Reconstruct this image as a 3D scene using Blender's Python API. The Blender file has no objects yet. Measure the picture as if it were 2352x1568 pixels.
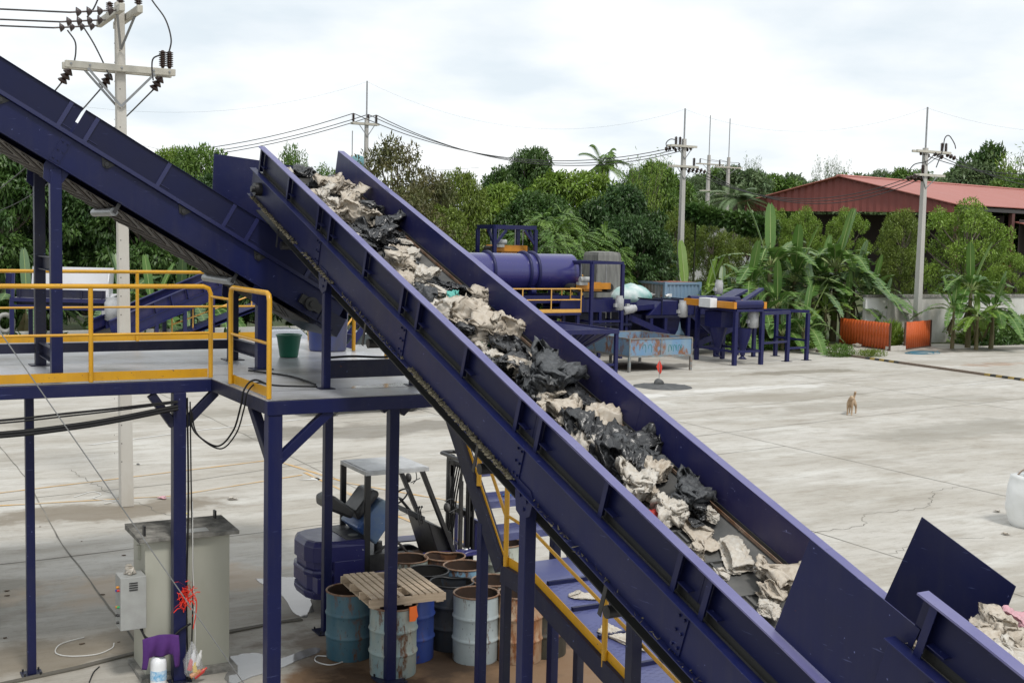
import bpy, math, random
import numpy as np
from math import sin, cos, tan, pi, radians, sqrt, atan2
from mathutils import Vector, Matrix, noise as mnoise

S = bpy.context.scene
COL = S.collection
rnd = random.Random(7)
R = radians

# ---------------------------------------------------------------- camera
F, CX, CY = 2800.0, 1176.0, 784.0            # focal length and centre in a 2352 x 1568 picture
PITCH, ROLL, CAMH = math.atan(232 / 2800), R(1.3), 5.4
_fwd = Vector((0, cos(PITCH), -sin(PITCH))); _r0 = Vector((1, 0, 0)); _u0 = _r0.cross(_fwd)
_right = cos(ROLL) * _r0 + sin(ROLL) * _u0
_up = -sin(ROLL) * _r0 + cos(ROLL) * _u0
cam = bpy.data.objects.new('Camera', bpy.data.cameras.new('Camera'))
COL.objects.link(cam)
cam.matrix_world = Matrix(((_right.x, _up.x, -_fwd.x, 0), (_right.y, _up.y, -_fwd.y, 0), (_right.z, _up.z, -_fwd.z, CAMH), (0, 0, 0, 1)))
cam.data.sensor_width = 36; cam.data.lens = F / 2352 * 36
cam.data.clip_end = 3000; cam.data.clip_start = 0.05
S.camera = cam

# ---------------------------------------------------------------- sky, sun, exposure
SUN_EL, SUN_AZ = R(58), R(152)               # azimuth clockwise from +Y (behind the camera, to its right)
w = bpy.data.worlds.new('World'); S.world = w; w.use_nodes = True
nt = w.node_tree; nt.nodes.clear()
def wn(t, **k):
    n = nt.nodes.new(t)
    for a, b in k.items(): setattr(n, a, b)
    return n
out = wn('ShaderNodeOutputWorld'); bg = wn('ShaderNodeBackground'); bg.inputs['Strength'].default_value = 0.1
sky = wn('ShaderNodeTexSky', sky_type='NISHITA', sun_disc=False, sun_elevation=SUN_EL, sun_rotation=SUN_AZ)
tc = wn('ShaderNodeTexCoord'); sep = wn('ShaderNodeSeparateXYZ')
add = wn('ShaderNodeMath', operation='ADD'); add.inputs[1].default_value = 0.22
mx = wn('ShaderNodeMath', operation='MAXIMUM'); mx.inputs[1].default_value = 0.08
dvx = wn('ShaderNodeMath', operation='DIVIDE'); dvy = wn('ShaderNodeMath', operation='DIVIDE'); cmb = wn('ShaderNodeCombineXYZ')
L = nt.links.new
L(tc.outputs['Generated'], sep.inputs[0]); L(sep.outputs['Z'], add.inputs[0]); L(add.outputs[0], mx.inputs[0])
L(sep.outputs['X'], dvx.inputs[0]); L(mx.outputs[0], dvx.inputs[1]); L(sep.outputs['Y'], dvy.inputs[0]); L(mx.outputs[0], dvy.inputs[1])
L(dvx.outputs[0], cmb.inputs[0]); L(dvy.outputs[0], cmb.inputs[1])
n1 = wn('ShaderNodeTexNoise'); n1.inputs['Scale'].default_value = 0.9; n1.inputs['Detail'].default_value = 7; n1.inputs['Roughness'].default_value = 0.52
n1.inputs['Distortion'].default_value = 0.35
L(cmb.outputs[0], n1.inputs['Vector'])
r1 = wn('ShaderNodeValToRGB')
e = r1.color_ramp.elements
e[0].position = 0.36; e[0].color = (0.88, 0.88, 0.88, 1); e[1].position = 0.58; e[1].color = (0.985, 0.985, 0.985, 1)
L(n1.outputs['Fac'], r1.inputs[0])
n2 = wn('ShaderNodeTexNoise'); n2.inputs['Scale'].default_value = 1.9; n2.inputs['Detail'].default_value = 6
off = wn('ShaderNodeVectorMath', operation='ADD'); off.inputs[1].default_value = (7.3, 2.1, 0)
L(cmb.outputs[0], off.inputs[0]); L(off.outputs[0], n2.inputs['Vector'])
r2 = wn('ShaderNodeValToRGB'); e = r2.color_ramp.elements
e[0].position = 0.34; e[0].color = (8.3, 9.15, 9.8, 1); e[1].position = 0.60; e[1].color = (11.2, 11.4, 11.5, 1)
L(n2.outputs['Fac'], r2.inputs[0])
mix = wn('ShaderNodeMix', data_type='RGBA')
L(r1.outputs[0], mix.inputs['Factor']); L(sky.outputs[0], mix.inputs['A']); L(r2.outputs[0], mix.inputs['B'])
L(mix.outputs['Result'], bg.inputs['Color']); L(bg.outputs[0], out.inputs[0])
sd = bpy.data.lights.new('Sun', 'SUN'); sd.energy = 2.2; sd.angle = R(10); sd.color = (1.0, 0.96, 0.90)
so = bpy.data.objects.new('Sun', sd); COL.objects.link(so)
_sv = Vector((sin(SUN_AZ) * cos(SUN_EL), cos(SUN_AZ) * cos(SUN_EL), sin(SUN_EL)))
so.rotation_euler = _sv.to_track_quat('Z', 'Y').to_euler(); so.location = (0, -20, 40)
S.view_settings.view_transform = 'Standard'; S.view_settings.look = 'None'
S.view_settings.exposure = 0.0; S.view_settings.gamma = 1.0
S.render.engine = 'CYCLES'
S.cycles.max_bounces = 6; S.cycles.diffuse_bounces = 3; S.cycles.glossy_bounces = 3; S.cycles.transmission_bounces = 4; S.cycles.transparent_max_bounces = 6

# ---------------------------------------------------------------- the plant's own grid: u along the platform, v away from the camera, z up
TH = R(29.4); CT, ST = cos(TH), sin(TH)
def W(u, v, z): return Vector((u * CT - v * ST, u * ST + v * CT, z))
def UV(p): return Vector((p[0] * CT + p[1] * ST, -p[0] * ST + p[1] * CT, p[2]))
def ray(x, y): return ((x - CX) / F) * _right + (-(y - CY) / F) * _up + _fwd
def at(x, y, Y):                              # the place at distance Y ahead seen at picture point x, y -> grid coordinates
    d = ray(x, y); return UV(Vector((0, 0, CAMH)) + d * (Y / d.y))
def gnd(x, y, z=0.0):
    d = ray(x, y); return UV(Vector((0, 0, CAMH)) + d * ((z - CAMH) / d.z))

# ---------------------------------------------------------------- mesh building
class MB:
    def __init__(self): self.v = []; self.f = []; self.s = []
    def add(self, vs, fs, smooth=False):
        b = len(self.v); self.v += [Vector(p) for p in vs]
        self.f += [tuple(i + b for i in f) for f in fs]; self.s += [smooth] * len(fs); return self
    def hexa(self, p):                        # 8 corners: 0-3 bottom loop, 4-7 top loop
        return self.add(p, [(3, 2, 1, 0), (4, 5, 6, 7), (0, 1, 5, 4), (1, 2, 6, 5), (2, 3, 7, 6), (3, 0, 4, 7)])
    def box(self, a, b):
        x0, y0, z0 = [min(a[i], b[i]) for i in range(3)]; x1, y1, z1 = [max(a[i], b[i]) for i in range(3)]
        return self.hexa([(x0, y0, z0), (x1, y0, z0), (x1, y1, z0), (x0, y1, z0), (x0, y0, z1), (x1, y0, z1), (x1, y1, z1), (x0, y1, z1)])
    def boxm(self, P, a0, a1, s0, s1, t0, t1):
        return self.hexa([P(a0, s0, t0), P(a1, s0, t0), P(a1, s1, t0), P(a0, s1, t0), P(a0, s0, t1), P(a1, s0, t1), P(a1, s1, t1), P(a0, s1, t1)])
    def bar(self, p, q, w, h, up=(0, 0, 1)):
        p, q = Vector(p), Vector(q); d = (q - p).normalized(); up = Vector(up)
        x = d.cross(up)
        if x.length < 1e-4: x = d.cross(Vector((1, 0, 0)))
        x.normalize(); y = x.cross(d).normalized(); x = x * (w / 2); y = y * (h / 2)
        return self.hexa([p - x - y, p + x - y, q + x - y, q - x - y, p - x + y, p + x + y, q + x + y, q - x + y])
    def ibar(self, p, q, w, h, t=0.012, up=(0, 0, 1), kind='I'):
        p, q = Vector(p), Vector(q); d = (q - p).normalized(); up = Vector(up); x = d.cross(up).normalized(); y = x.cross(d).normalized()
        self.bar(p + y * (h / 2 - t / 2), q + y * (h / 2 - t / 2), w, t, y); self.bar(p - y * (h / 2 - t / 2), q - y * (h / 2 - t / 2), w, t, y)
        o = x * (0 if kind == 'I' else (w / 2 - t / 2))
        return self.bar(p + o, q + o, t, h - 2 * t - 0.002, y)
    def tube(self, pts, r, n=8, caps=True, smooth=True):
        pts = [Vector(p) for p in pts]; m = len(pts)
        rs = r if isinstance(r, (list, tuple)) else [r] * m
        vs = []; prev = None
        for i in range(m):
            d = (pts[min(i + 1, m - 1)] - pts[max(i - 1, 0)]).normalized()
            if prev is None:
                x = d.cross(Vector((0, 0, 1)))
                if x.length < 1e-3: x = d.cross(Vector((1, 0, 0)))
            else: x = prev - d * prev.dot(d)
            x.normalize(); y = d.cross(x); prev = x
            for k in range(n):
                a = 2 * pi * k / n; vs.append(pts[i] + (x * cos(a) + y * sin(a)) * rs[i])
        fs = [(i * n + k, i * n + (k + 1) % n, (i + 1) * n + (k + 1) % n, (i + 1) * n + k) for i in range(m - 1) for k in range(n)]
        self.add(vs, fs, smooth)
        if caps:
            self.add([vs[k] for k in range(n)], [tuple(range(n - 1, -1, -1))]); self.add([vs[(m - 1) * n + k] for k in range(n)], [tuple(range(n))])
        return self
    def cyl(self, p, q, r, n=20, r2=None, caps=True): return self.tube([p, q], [r, r if r2 is None else r2], n, caps)
    def lathe(self, prof, c, n=28, smooth=True, P=None):   # prof: (radius, height) along +z at c
        c = Vector(c); m = len(prof); vs = []
        for r, z in prof:
            for k in range(n):
                a = 2 * pi * k / n; vs.append(c + Vector((r * cos(a), r * sin(a), z)))
        fs = [(i * n + k, i * n + (k + 1) % n, (i + 1) * n + (k + 1) % n, (i + 1) * n + k) for i in range(m - 1) for k in range(n)]
        return self.add(vs, fs, smooth)
    def plate(self, pts, n, t):               # flat polygon with thickness t along n
        n = Vector(n).normalized() * t; k = len(pts); a = [Vector(p) for p in pts]; b = [p + n for p in a]
        fs = [tuple(range(k - 1, -1, -1)), tuple(range(k, 2 * k))] + [(i, (i + 1) % k, k + (i + 1) % k, k + i) for i in range(k)]
        return self.add(a + b, fs)
    def prism(self, pts, q):                  # polygon swept by vector q
        return self.plate(pts, q, Vector(q).length)
    def sphere(self, c, r, n=12, m=8, sc=(1, 1, 1)):
        c = Vector(c); vs = []; fs = []
        for i in range(m + 1):
            th = pi * i / m
            for k in range(n):
                a = 2 * pi * k / n; vs.append(c + Vector((r * sc[0] * sin(th) * cos(a), r * sc[1] * sin(th) * sin(a), r * sc[2] * cos(th))))
        for i in range(m):
            for k in range(n): fs.append((i * n + k, (i + 1) * n + k, (i + 1) * n + (k + 1) % n, i * n + (k + 1) % n))
        return self.add(vs, fs, True)
    def mesh(self, name, o=(0, 0, 0)):
        o = Vector(o); me = bpy.data.meshes.new(name)
        me.from_pydata([tuple(p - o) for p in self.v], [], self.f)
        me.polygons.foreach_set('use_smooth', self.s); me.update(); return me

def mesh_obj(name, me, mat, parent=None):
    o = bpy.data.objects.new(name, me)
    if mat is not None and len(me.materials) == 0: me.materials.append(mat)
    COL.objects.link(o); o.parent = parent; return o
def tag(o, label=None, cat=None, group=None, kind=None):
    if label: o['label'] = label
    if cat: o['category'] = cat
    if group: o['group'] = group
    if kind: o['kind'] = kind
    return o
class Thing:
    """an Empty at a thing's base, turned with the plant's grid; parts are given in grid coordinates"""
    def __init__(s, name, label, cat, o, group=None):
        s.o = Vector(o); s.e = bpy.data.objects.new(name, None); COL.objects.link(s.e)
        s.e.empty_display_size = 0.2
        s.e.location = W(*s.o); s.e.rotation_euler = (0, 0, TH); tag(s.e, label, cat, group)
    def part(s, name, mb, mat, parent=None, label=None, bevel=0):
        o = mesh_obj(name, mb.mesh(name, s.o), mat, parent or s.e)
        if label: o['label'] = label
        if bevel:
            m = o.modifiers.new('Bevel', 'BEVEL'); m.width = bevel; m.segments = 2; m.limit_method = 'ANGLE'
        return o
def solo(name, mb, mat, o, label=None, cat=None, group=None, kind=None, bevel=0):
    ob = mesh_obj(name, mb.mesh(name, o), mat); ob.location = W(*o); ob.rotation_euler = (0, 0, TH)
    tag(ob, label, cat, group, kind)
    if bevel:
        m = ob.modifiers.new('Bevel', 'BEVEL'); m.width = bevel; m.segments = 2; m.limit_method = 'ANGLE'
    return ob
def copy_tree(o, parent=None):
    c = o.copy(); COL.objects.link(c); c.parent = parent
    for ch in list(o.children): copy_tree(ch, c)
    return c
def catmull(pts, k=6):
    p = [Vector(q) for q in pts]; p = [p[0] * 2 - p[1]] + p + [p[-1] * 2 - p[-2]]; o = []
    for i in range(1, len(p) - 2):
        for j in range(k):
            t = j / k; a, b, c, d = p[i - 1], p[i], p[i + 1], p[i + 2]
            o.append(0.5 * (2 * b + (c - a) * t + (2 * a - 5 * b + 4 * c - d) * t * t + (3 * b - a - 3 * c + d) * t ** 3))
    o.append(p[-2]); return o
def sag(p, q, drop, k=24):
    p, q = Vector(p), Vector(q)
    return [p.lerp(q, i / k) - Vector((0, 0, drop * 4 * (i / k) * (1 - i / k))) for i in range(k + 1)]

# ---------------------------------------------------------------- materials
MATS = {}
def M(name, base, rough=0.5, metal=0.0, vary=None, vscale=3.0, vamt=0.5, rust=0.0, rustcol=(0.12, 0.045, 0.018), rscale=5.0, bump=0.0, bscale=40.0,
      rvar=0.12, trans=0.0, coat=0.0, spec=0.5, stretch=(1, 1, 1), island=0.0, chips=0.0, chipcol=(0.3, 0.33, 0.5), alpha=1.0, translucent=0.0, detail=6, streak=0.0, streakcol=(0.05, 0.045, 0.05), scratch=0.0):
    if name in MATS: return MATS[name]
    m = bpy.data.materials.new(name); m.use_nodes = True; t = m.node_tree; N = t.nodes; l = t.links.new
    b = N['Principled BSDF']; b.inputs['Base Color'].default_value = (*base, 1); b.inputs['Roughness'].default_value = rough
    b.inputs['Metallic'].default_value = metal; b.inputs['Specular IOR Level'].default_value = spec
    if coat: b.inputs['Coat Weight'].default_value = coat; b.inputs['Coat Roughness'].default_value = 0.2
    if trans: b.inputs['Transmission Weight'].default_value = trans
    if alpha < 1: b.inputs['Alpha'].default_value = alpha
    tcn = N.new('ShaderNodeTexCoord'); mp = N.new('ShaderNodeMapping'); mp.inputs['Scale'].default_value = stretch
    l(tcn.outputs['Object'], mp.inputs['Vector'])
    def noise(scale, det=detail, o=0.0, rg=0.6):
        n = N.new('ShaderNodeTexNoise'); n.inputs['Scale'].default_value = scale; n.inputs['Detail'].default_value = det; n.inputs['Roughness'].default_value = rg
        if o:
            ad = N.new('ShaderNodeVectorMath'); ad.operation = 'ADD'; ad.inputs[1].default_value = (o, o * 0.7, -o); l(mp.outputs[0], ad.inputs[0]); l(ad.outputs[0], n.inputs['Vector'])
        else: l(mp.outputs[0], n.inputs['Vector'])
        return n.outputs['Fac']
    def ramp(f, a, b2):
        r = N.new('ShaderNodeMapRange'); r.inputs['From Min'].default_value = a; r.inputs['From Max'].default_value = b2; r.clamp = True; l(f, r.inputs['Value']); return r.outputs[0]
    def mixc(f, A, B):
        x = N.new('ShaderNodeMix'); x.data_type = 'RGBA'
        if isinstance(f, float): x.inputs['Factor'].default_value = f
        else: l(f, x.inputs['Factor'])
        for s_, v_ in (('A', A), ('B', B)):
            if isinstance(v_, tuple): x.inputs[s_].default_value = (*v_, 1)
            else: l(v_, x.inputs[s_])
        return x.outputs['Result']
    def mul(f, k):
        x = N.new('ShaderNodeMath'); x.operation = 'MULTIPLY'; l(f, x.inputs[0]); x.inputs[1].default_value = k; return x.outputs[0]
    c = None
    if vary: c = mixc(mul(ramp(noise(vscale), 0.35, 0.68), vamt), base, vary)
    if island:
        gi = N.new('ShaderNodeNewGeometry'); hs = N.new('ShaderNodeHueSaturation')
        mr = N.new('ShaderNodeMapRange'); mr.inputs['To Min'].default_value = 1 - island; mr.inputs['To Max'].default_value = 1 + island; l(gi.outputs['Random Per Island'], mr.inputs['Value']); l(mr.outputs[0], hs.inputs['Value'])
        if c is None: hs.inputs['Color'].default_value = (*base, 1)
        else: l(c, hs.inputs['Color'])
        c = hs.outputs[0]
    if streak:
        sm_ = N.new('ShaderNodeMapping'); sm_.inputs['Scale'].default_value = (7, 7, 0.7); l(tcn.outputs['Object'], sm_.inputs['Vector'])
        sn = N.new('ShaderNodeTexNoise'); sn.inputs['Scale'].default_value = 1.3; sn.inputs['Detail'].default_value = 6; sn.inputs['Roughness'].default_value = 0.65; l(sm_.outputs[0], sn.inputs['Vector'])
        c = mixc(mul(ramp(sn.outputs['Fac'], 0.50, 0.72), streak), c if c is not None else base, streakcol)
        c = mixc(mul(ramp(noise(0.9, 9, 12.0, 0.7), 0.50, 0.68), streak), c, tuple(x * 1.3 for x in streakcol))
    if scratch:
        sm_ = N.new('ShaderNodeMapping'); sm_.inputs['Scale'].default_value = (5, 5, 60); sm_.inputs['Rotation'].default_value = (0.35, 0.3, 0); l(tcn.outputs['Object'], sm_.inputs['Vector'])
        sn = N.new('ShaderNodeTexNoise'); sn.inputs['Scale'].default_value = 1.0; sn.inputs['Detail'].default_value = 3; l(sm_.outputs[0], sn.inputs['Vector'])
        c = mixc(mul(ramp(sn.outputs['Fac'], 0.70, 0.74), scratch), c if c is not None else base, chipcol)
    if chips: c = mixc(ramp(noise(26, 3, 3.3), 0.735 - chips, 0.75 - chips), c if c is not None else base, chipcol)
    rf = None
    if rust:
        rf = ramp(noise(rscale, 8, 5.1, 0.7), 0.72 - rust, 0.80 - rust); c = mixc(rf, c if c is not None else base, rustcol)
    if c is not None: l(c, b.inputs['Base Color'])
    if rvar:
        rr = N.new('ShaderNodeMapRange'); rr.inputs['To Min'].default_value = max(0.04, rough - rvar); rr.inputs['To Max'].default_value = min(1, rough + rvar)
        l(noise(vscale * 2.3, 4, 9.0), rr.inputs['Value']); l(rr.outputs[0], b.inputs['Roughness'])
    if bump:
        bp = N.new('ShaderNodeBump'); bp.inputs['Strength'].default_value = bump; bp.inputs['Distance'].default_value = 0.02; l(noise(bscale, 5, 2.0), bp.inputs['Height']); l(bp.outputs[0], b.inputs['Normal'])
    if translucent:
        o = N['Material Output']; tl = N.new('ShaderNodeBsdfTranslucent'); ms = N.new('ShaderNodeMixShader'); ms.inputs[0].default_value = translucent
        if c is not None: l(c, tl.inputs[0])
        else: tl.inputs[0].default_value = (*base, 1)
        l(b.outputs[0], ms.inputs[1]); l(tl.outputs[0], ms.inputs[2]); l(ms.outputs[0], o.inputs[0])
    MATS[name] = m; return m

BLUE = M('navy paint', (0.0050, 0.0085, 0.060), 0.40, vary=(0.0085, 0.0105, 0.046), vscale=1.1, vamt=0.9, rust=0.012, rscale=6, bump=0.06, bscale=7, chips=0.012, rvar=0.12, spec=0.32, streak=0.30, streakcol=(0.030, 0.029, 0.055), scratch=0.35, chipcol=(0.13, 0.15, 0.32))
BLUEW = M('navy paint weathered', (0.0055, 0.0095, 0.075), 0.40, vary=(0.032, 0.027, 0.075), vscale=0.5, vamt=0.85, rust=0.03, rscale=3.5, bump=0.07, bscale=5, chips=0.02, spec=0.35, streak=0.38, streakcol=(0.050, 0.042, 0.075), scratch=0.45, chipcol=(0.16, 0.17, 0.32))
BLUED = M('navy paint dull', (0.0065, 0.0090, 0.036), 0.46, vary=(0.020, 0.020, 0.036), vscale=1.6, vamt=0.8, rust=0.02, rscale=4, bump=0.08, bscale=9, chips=0.02, spec=0.32, chipcol=(0.10, 0.14, 0.30), streak=0.35, streakcol=(0.040, 0.038, 0.045), scratch=0.35)
BLUEF = M('navy paint far', (0.0065, 0.0095, 0.072), 0.38, vary=(0.014, 0.014, 0.07), vscale=0.8, vamt=0.7, spec=0.35, streak=0.25, streakcol=(0.04, 0.038, 0.06))
BLUEN = M('shaded navy board', (0.0045, 0.0070, 0.042), 0.42, vary=(0.008, 0.009, 0.034), vscale=1.0, vamt=0.8, rust=0.015, spec=0.3, scratch=0.3, chipcol=(0.08, 0.10, 0.22))  # near boards: their shade is put into this darker navy
LIPM = M('navy lip with dust and sky glare', (0.095, 0.092, 0.235), 0.42, vary=(0.17, 0.165, 0.30), vscale=1.4, vamt=0.8, chips=0.02, chipcol=(0.03, 0.03, 0.10))  # pale colour holds the sky's glare on the lips, along with dust
YEL = M('yellow rail paint', (0.60, 0.31, 0.010), 0.34, vary=(0.46, 0.225, 0.008), vscale=2.5, vamt=0.7, rust=0.045, rscale=10, chips=0.035, chipcol=(0.10, 0.07, 0.05), bump=0.05, bscale=20, streak=0.2, streakcol=(0.22, 0.14, 0.05))
YELF = M('pale yellow rail paint', (0.72, 0.40, 0.09), 0.45, vary=(0.5, 0.25, 0.05), vscale=2, rust=0.03)
RUBBER = M('black rubber', (0.018, 0.018, 0.018), 0.65, vary=(0.04, 0.038, 0.033), vscale=3, bump=0.1)
BELT = M('grey rubber belt', (0.070, 0.072, 0.072), 0.62, vary=(0.15, 0.145, 0.135), vscale=2.2, vamt=0.9, bump=0.15, bscale=30)
BELTU = M('brown rubber belt', (0.055, 0.046, 0.037), 0.6, vary=(0.09, 0.075, 0.06), vscale=2.5, bump=0.1)
STEEL = M('dull galvanised steel', (0.33, 0.34, 0.35), 0.45, 0.6, vary=(0.2, 0.2, 0.2), vscale=6, rust=0.03)
RUSTY = M('rusty steel', (0.16, 0.075, 0.035), 0.75, vary=(0.30, 0.24, 0.19), vscale=9, vamt=0.8, bump=0.2)
BLACK = M('black paint', (0.014, 0.014, 0.016), 0.42, vary=(0.035, 0.034, 0.033), vscale=5, rust=0.02)
CABLE = M('black cable sheath', (0.010, 0.010, 0.011), 0.6, spec=0.25)
WHITEP = M('white plastic', (0.72, 0.73, 0.74), 0.4, vary=(0.55, 0.55, 0.53), vscale=4)
CREAM = M('cream sheet steel', (0.42, 0.42, 0.36), 0.42, vary=(0.33, 0.33, 0.27), vscale=1.6, vamt=0.7, rust=0.02, rscale=8, stretch=(1, 1, 0.4))
GREYB = M('grey sheet steel', (0.36, 0.37, 0.36), 0.38, vary=(0.25, 0.25, 0.24), vscale=6)
CONCP = M('pale concrete pole', (0.52, 0.50, 0.46), 0.8, vary=(0.40, 0.36, 0.30), vscale=2.5, rust=0.03, rustcol=(0.33, 0.22, 0.13), rscale=2.2, stretch=(1, 1, 0.35), bump=0.15)
CONCW = M('weathered white wall', (0.62, 0.62, 0.59), 0.85, vary=(0.30, 0.29, 0.25), vscale=0.5, vamt=0.9, bump=0.1, stretch=(1, 1, 0.6))
CONCD = M('dark stained concrete', (0.10, 0.097, 0.088), 0.9, vary=(0.33, 0.32, 0.29), vscale=7, vamt=0.9, bump=0.2)
PORC = M('brown porcelain', (0.035, 0.016, 0.011), 0.25)
WOODX = M('grey crossarm concrete', (0.50, 0.48, 0.42), 0.8, vary=(0.36, 0.33, 0.27), vscale=5, bump=0.1)
ORANGE = M('orange painted sheet', (0.50, 0.095, 0.018), 0.45, vary=(0.36, 0.06, 0.012), vscale=1.0)
WOOD = M('pale pallet wood', (0.58, 0.46, 0.33), 0.75, vary=(0.38, 0.29, 0.20), vscale=7, vamt=0.9, stretch=(0.25, 3, 3), bump=0.12, island=0.14, rust=0.02, rustcol=(0.08, 0.05, 0.03))
WHITEC = M('white car paint', (0.78, 0.79, 0.80), 0.22, coat=0.6)
SILVER = M('silver car paint', (0.42, 0.44, 0.48), 0.25, 0.5, coat=0.5)
GLASS = M('dark car glass', (0.03, 0.045, 0.045), 0.06, spec=0.8)
CHROME = M('alloy', (0.6, 0.6, 0.6), 0.25, 0.9)
LIGHTG = M('light grey plate', (0.60, 0.60, 0.62), 0.4, vary=(0.48, 0.48, 0.50), vscale=1.2)
# ================================================================ ground
def ground_material(name, base, alt):
    m = bpy.data.materials.new(name); m.use_nodes = True; t = m.node_tree; N = t.nodes; l = t.links.new; b = N['Principled BSDF']
    g = N.new('ShaderNodeTexCoord')
    def noise(scale, det, st=(1, 1, 1), o=0, rg=0.6):
        mp = N.new('ShaderNodeMapping'); mp.inputs['Scale'].default_value = st; mp.inputs['Location'].default_value = (o, o * .6, 0); l(g.outputs['Object'], mp.inputs[0])
        n = N.new('ShaderNodeTexNoise'); n.inputs['Scale'].default_value = scale; n.inputs['Detail'].default_value = det; n.inputs['Roughness'].default_value = rg; l(mp.outputs[0], n.inputs[0]); return n.outputs['Fac']
    def rm(f, a, c, lo=0, hi=1):
        r = N.new('ShaderNodeMapRange'); r.inputs[1].default_value = a; r.inputs[2].default_value = c; r.inputs[3].default_value = lo; r.inputs[4].default_value = hi; l(f, r.inputs[0]); return r.outputs[0]
    def mixc(f, A, B):
        x = N.new('ShaderNodeMix'); x.data_type = 'RGBA'; l(f, x.inputs['Factor'])
        for s_, v_ in (('A', A), ('B', B)):
            if isinstance(v_, tuple): x.inputs[s_].default_value = (*v_, 1)
            else: l(v_, x.inputs[s_])
        return x.outputs['Result']
    def mth(op, a, c):
        x = N.new('ShaderNodeMath'); x.operation = op
        for i, q in enumerate((a, c)):
            if isinstance(q, (int, float)): x.inputs[i].default_value = q
            else: l(q, x.inputs[i])
        return x.outputs[0]
    sp = N.new('ShaderNodeSeparateXYZ'); l(g.outputs['Object'], sp.inputs[0])
    def blob(cx, cy, rx, ry, amp, sc=0.8, edge=0.35):      # a ragged patch for stains and darker ground, in grid metres
        dx = mth('DIVIDE', mth('SUBTRACT', sp.outputs['X'], cx), rx); dy = mth('DIVIDE', mth('SUBTRACT', sp.outputs['Y'], cy), ry)
        d = mth('SQRT', mth('ADD', mth('MULTIPLY', dx, dx), mth('MULTIPLY', dy, dy)), 0)
        d = mth('ADD', d, rm(noise(sc, 6, o=cx * 1.7), 0.25, 0.75, -0.55, 0.55))
        return mth('MULTIPLY', rm(d, 1.0, 1.0 - edge), amp)
    c = mixc(rm(noise(0.16, 5, (1, 1.8, 1)), 0.38, 0.62), base, alt)
    c = mixc(rm(noise(0.55, 9, (0.55, 2.6, 1), 3, 0.68), 0.50, 0.72, 0, 0.55), c, (0.225, 0.20, 0.162))
    c = mixc(rm(noise(0.42, 7, (0.5, 2.2, 1), 17, 0.62), 0.52, 0.68, 0, 0.55), c, (0.59, 0.585, 0.55))
    c = mixc(rm(noise(2.6, 8, (0.55, 2.8, 1), 6, 0.7), 0.52, 0.74, 0, 0.55), c, (0.21, 0.19, 0.158))
    c = mixc(rm(noise(9, 6, (0.7, 1.6, 1), 8, 0.7), 0.60, 0.78, 0, 0.6), c, (0.15, 0.135, 0.11))
    c = mixc(rm(noise(1.4, 10, (0.8, 1.5, 1), 21, 0.74), 0.50, 0.64, 0, 0.42), c, (0.245, 0.212, 0.165))
    c = mixc(rm(noise(24, 5, (1, 1, 1), 5, 0.6), 0.63, 0.70, 0, 0.6), c, (0.13, 0.118, 0.098))
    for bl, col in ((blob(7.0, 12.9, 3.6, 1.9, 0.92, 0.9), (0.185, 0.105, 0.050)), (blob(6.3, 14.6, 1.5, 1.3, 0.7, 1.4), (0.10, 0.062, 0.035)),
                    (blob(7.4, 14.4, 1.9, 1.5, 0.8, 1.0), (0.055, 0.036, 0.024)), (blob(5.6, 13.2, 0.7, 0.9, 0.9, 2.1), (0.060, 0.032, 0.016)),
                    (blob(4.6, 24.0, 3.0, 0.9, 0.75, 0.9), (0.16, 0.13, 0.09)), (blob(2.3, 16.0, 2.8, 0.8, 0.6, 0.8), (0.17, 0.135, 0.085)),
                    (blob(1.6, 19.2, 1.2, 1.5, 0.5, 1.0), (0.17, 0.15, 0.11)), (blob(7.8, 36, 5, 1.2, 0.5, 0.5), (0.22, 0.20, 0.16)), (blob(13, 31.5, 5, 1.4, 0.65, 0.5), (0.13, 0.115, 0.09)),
                    (blob(31.5, 43.6, 2.6, 1.6, 0.8, 0.6), (0.06, 0.055, 0.048)), (blob(37.2, 39.6, 4.2, 0.7, 0.75, 0.7), (0.185, 0.165, 0.125)),  # first entry darkens the slab beneath the blue tank
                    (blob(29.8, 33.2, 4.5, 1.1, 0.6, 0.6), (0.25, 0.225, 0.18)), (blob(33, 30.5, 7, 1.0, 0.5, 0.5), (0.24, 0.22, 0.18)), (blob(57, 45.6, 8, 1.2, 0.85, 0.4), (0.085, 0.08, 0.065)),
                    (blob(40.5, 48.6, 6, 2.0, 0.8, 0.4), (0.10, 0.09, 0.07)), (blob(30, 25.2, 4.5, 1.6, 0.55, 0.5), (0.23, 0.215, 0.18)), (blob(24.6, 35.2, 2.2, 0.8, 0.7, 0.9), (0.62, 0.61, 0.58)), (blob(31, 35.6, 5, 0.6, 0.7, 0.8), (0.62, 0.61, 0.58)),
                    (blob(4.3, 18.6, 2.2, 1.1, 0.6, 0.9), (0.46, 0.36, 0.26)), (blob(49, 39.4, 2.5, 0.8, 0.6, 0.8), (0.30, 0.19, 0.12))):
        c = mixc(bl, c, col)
    l(c, b.inputs['Base Color'])
    l(rm(noise(0.6, 5, (1, 1.6, 1), 4), 0.35, 0.65, 0.62, 0.92), b.inputs['Roughness']); b.inputs['Specular IOR Level'].default_value = 0.3
    bp = N.new('ShaderNodeBump'); bp.inputs['Strength'].default_value = 0.25; bp.inputs['Distance'].default_value = 0.02; l(noise(14, 8), bp.inputs['Height']); l(bp.outputs[0], b.inputs['Normal'])
    return m
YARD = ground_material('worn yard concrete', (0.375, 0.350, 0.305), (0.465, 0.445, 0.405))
GRASSG = M('rough grass soil', (0.045, 0.075, 0.018), 0.95, vary=(0.12, 0.095, 0.05), vscale=0.12, vamt=0.8, bump=0.3)

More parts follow.
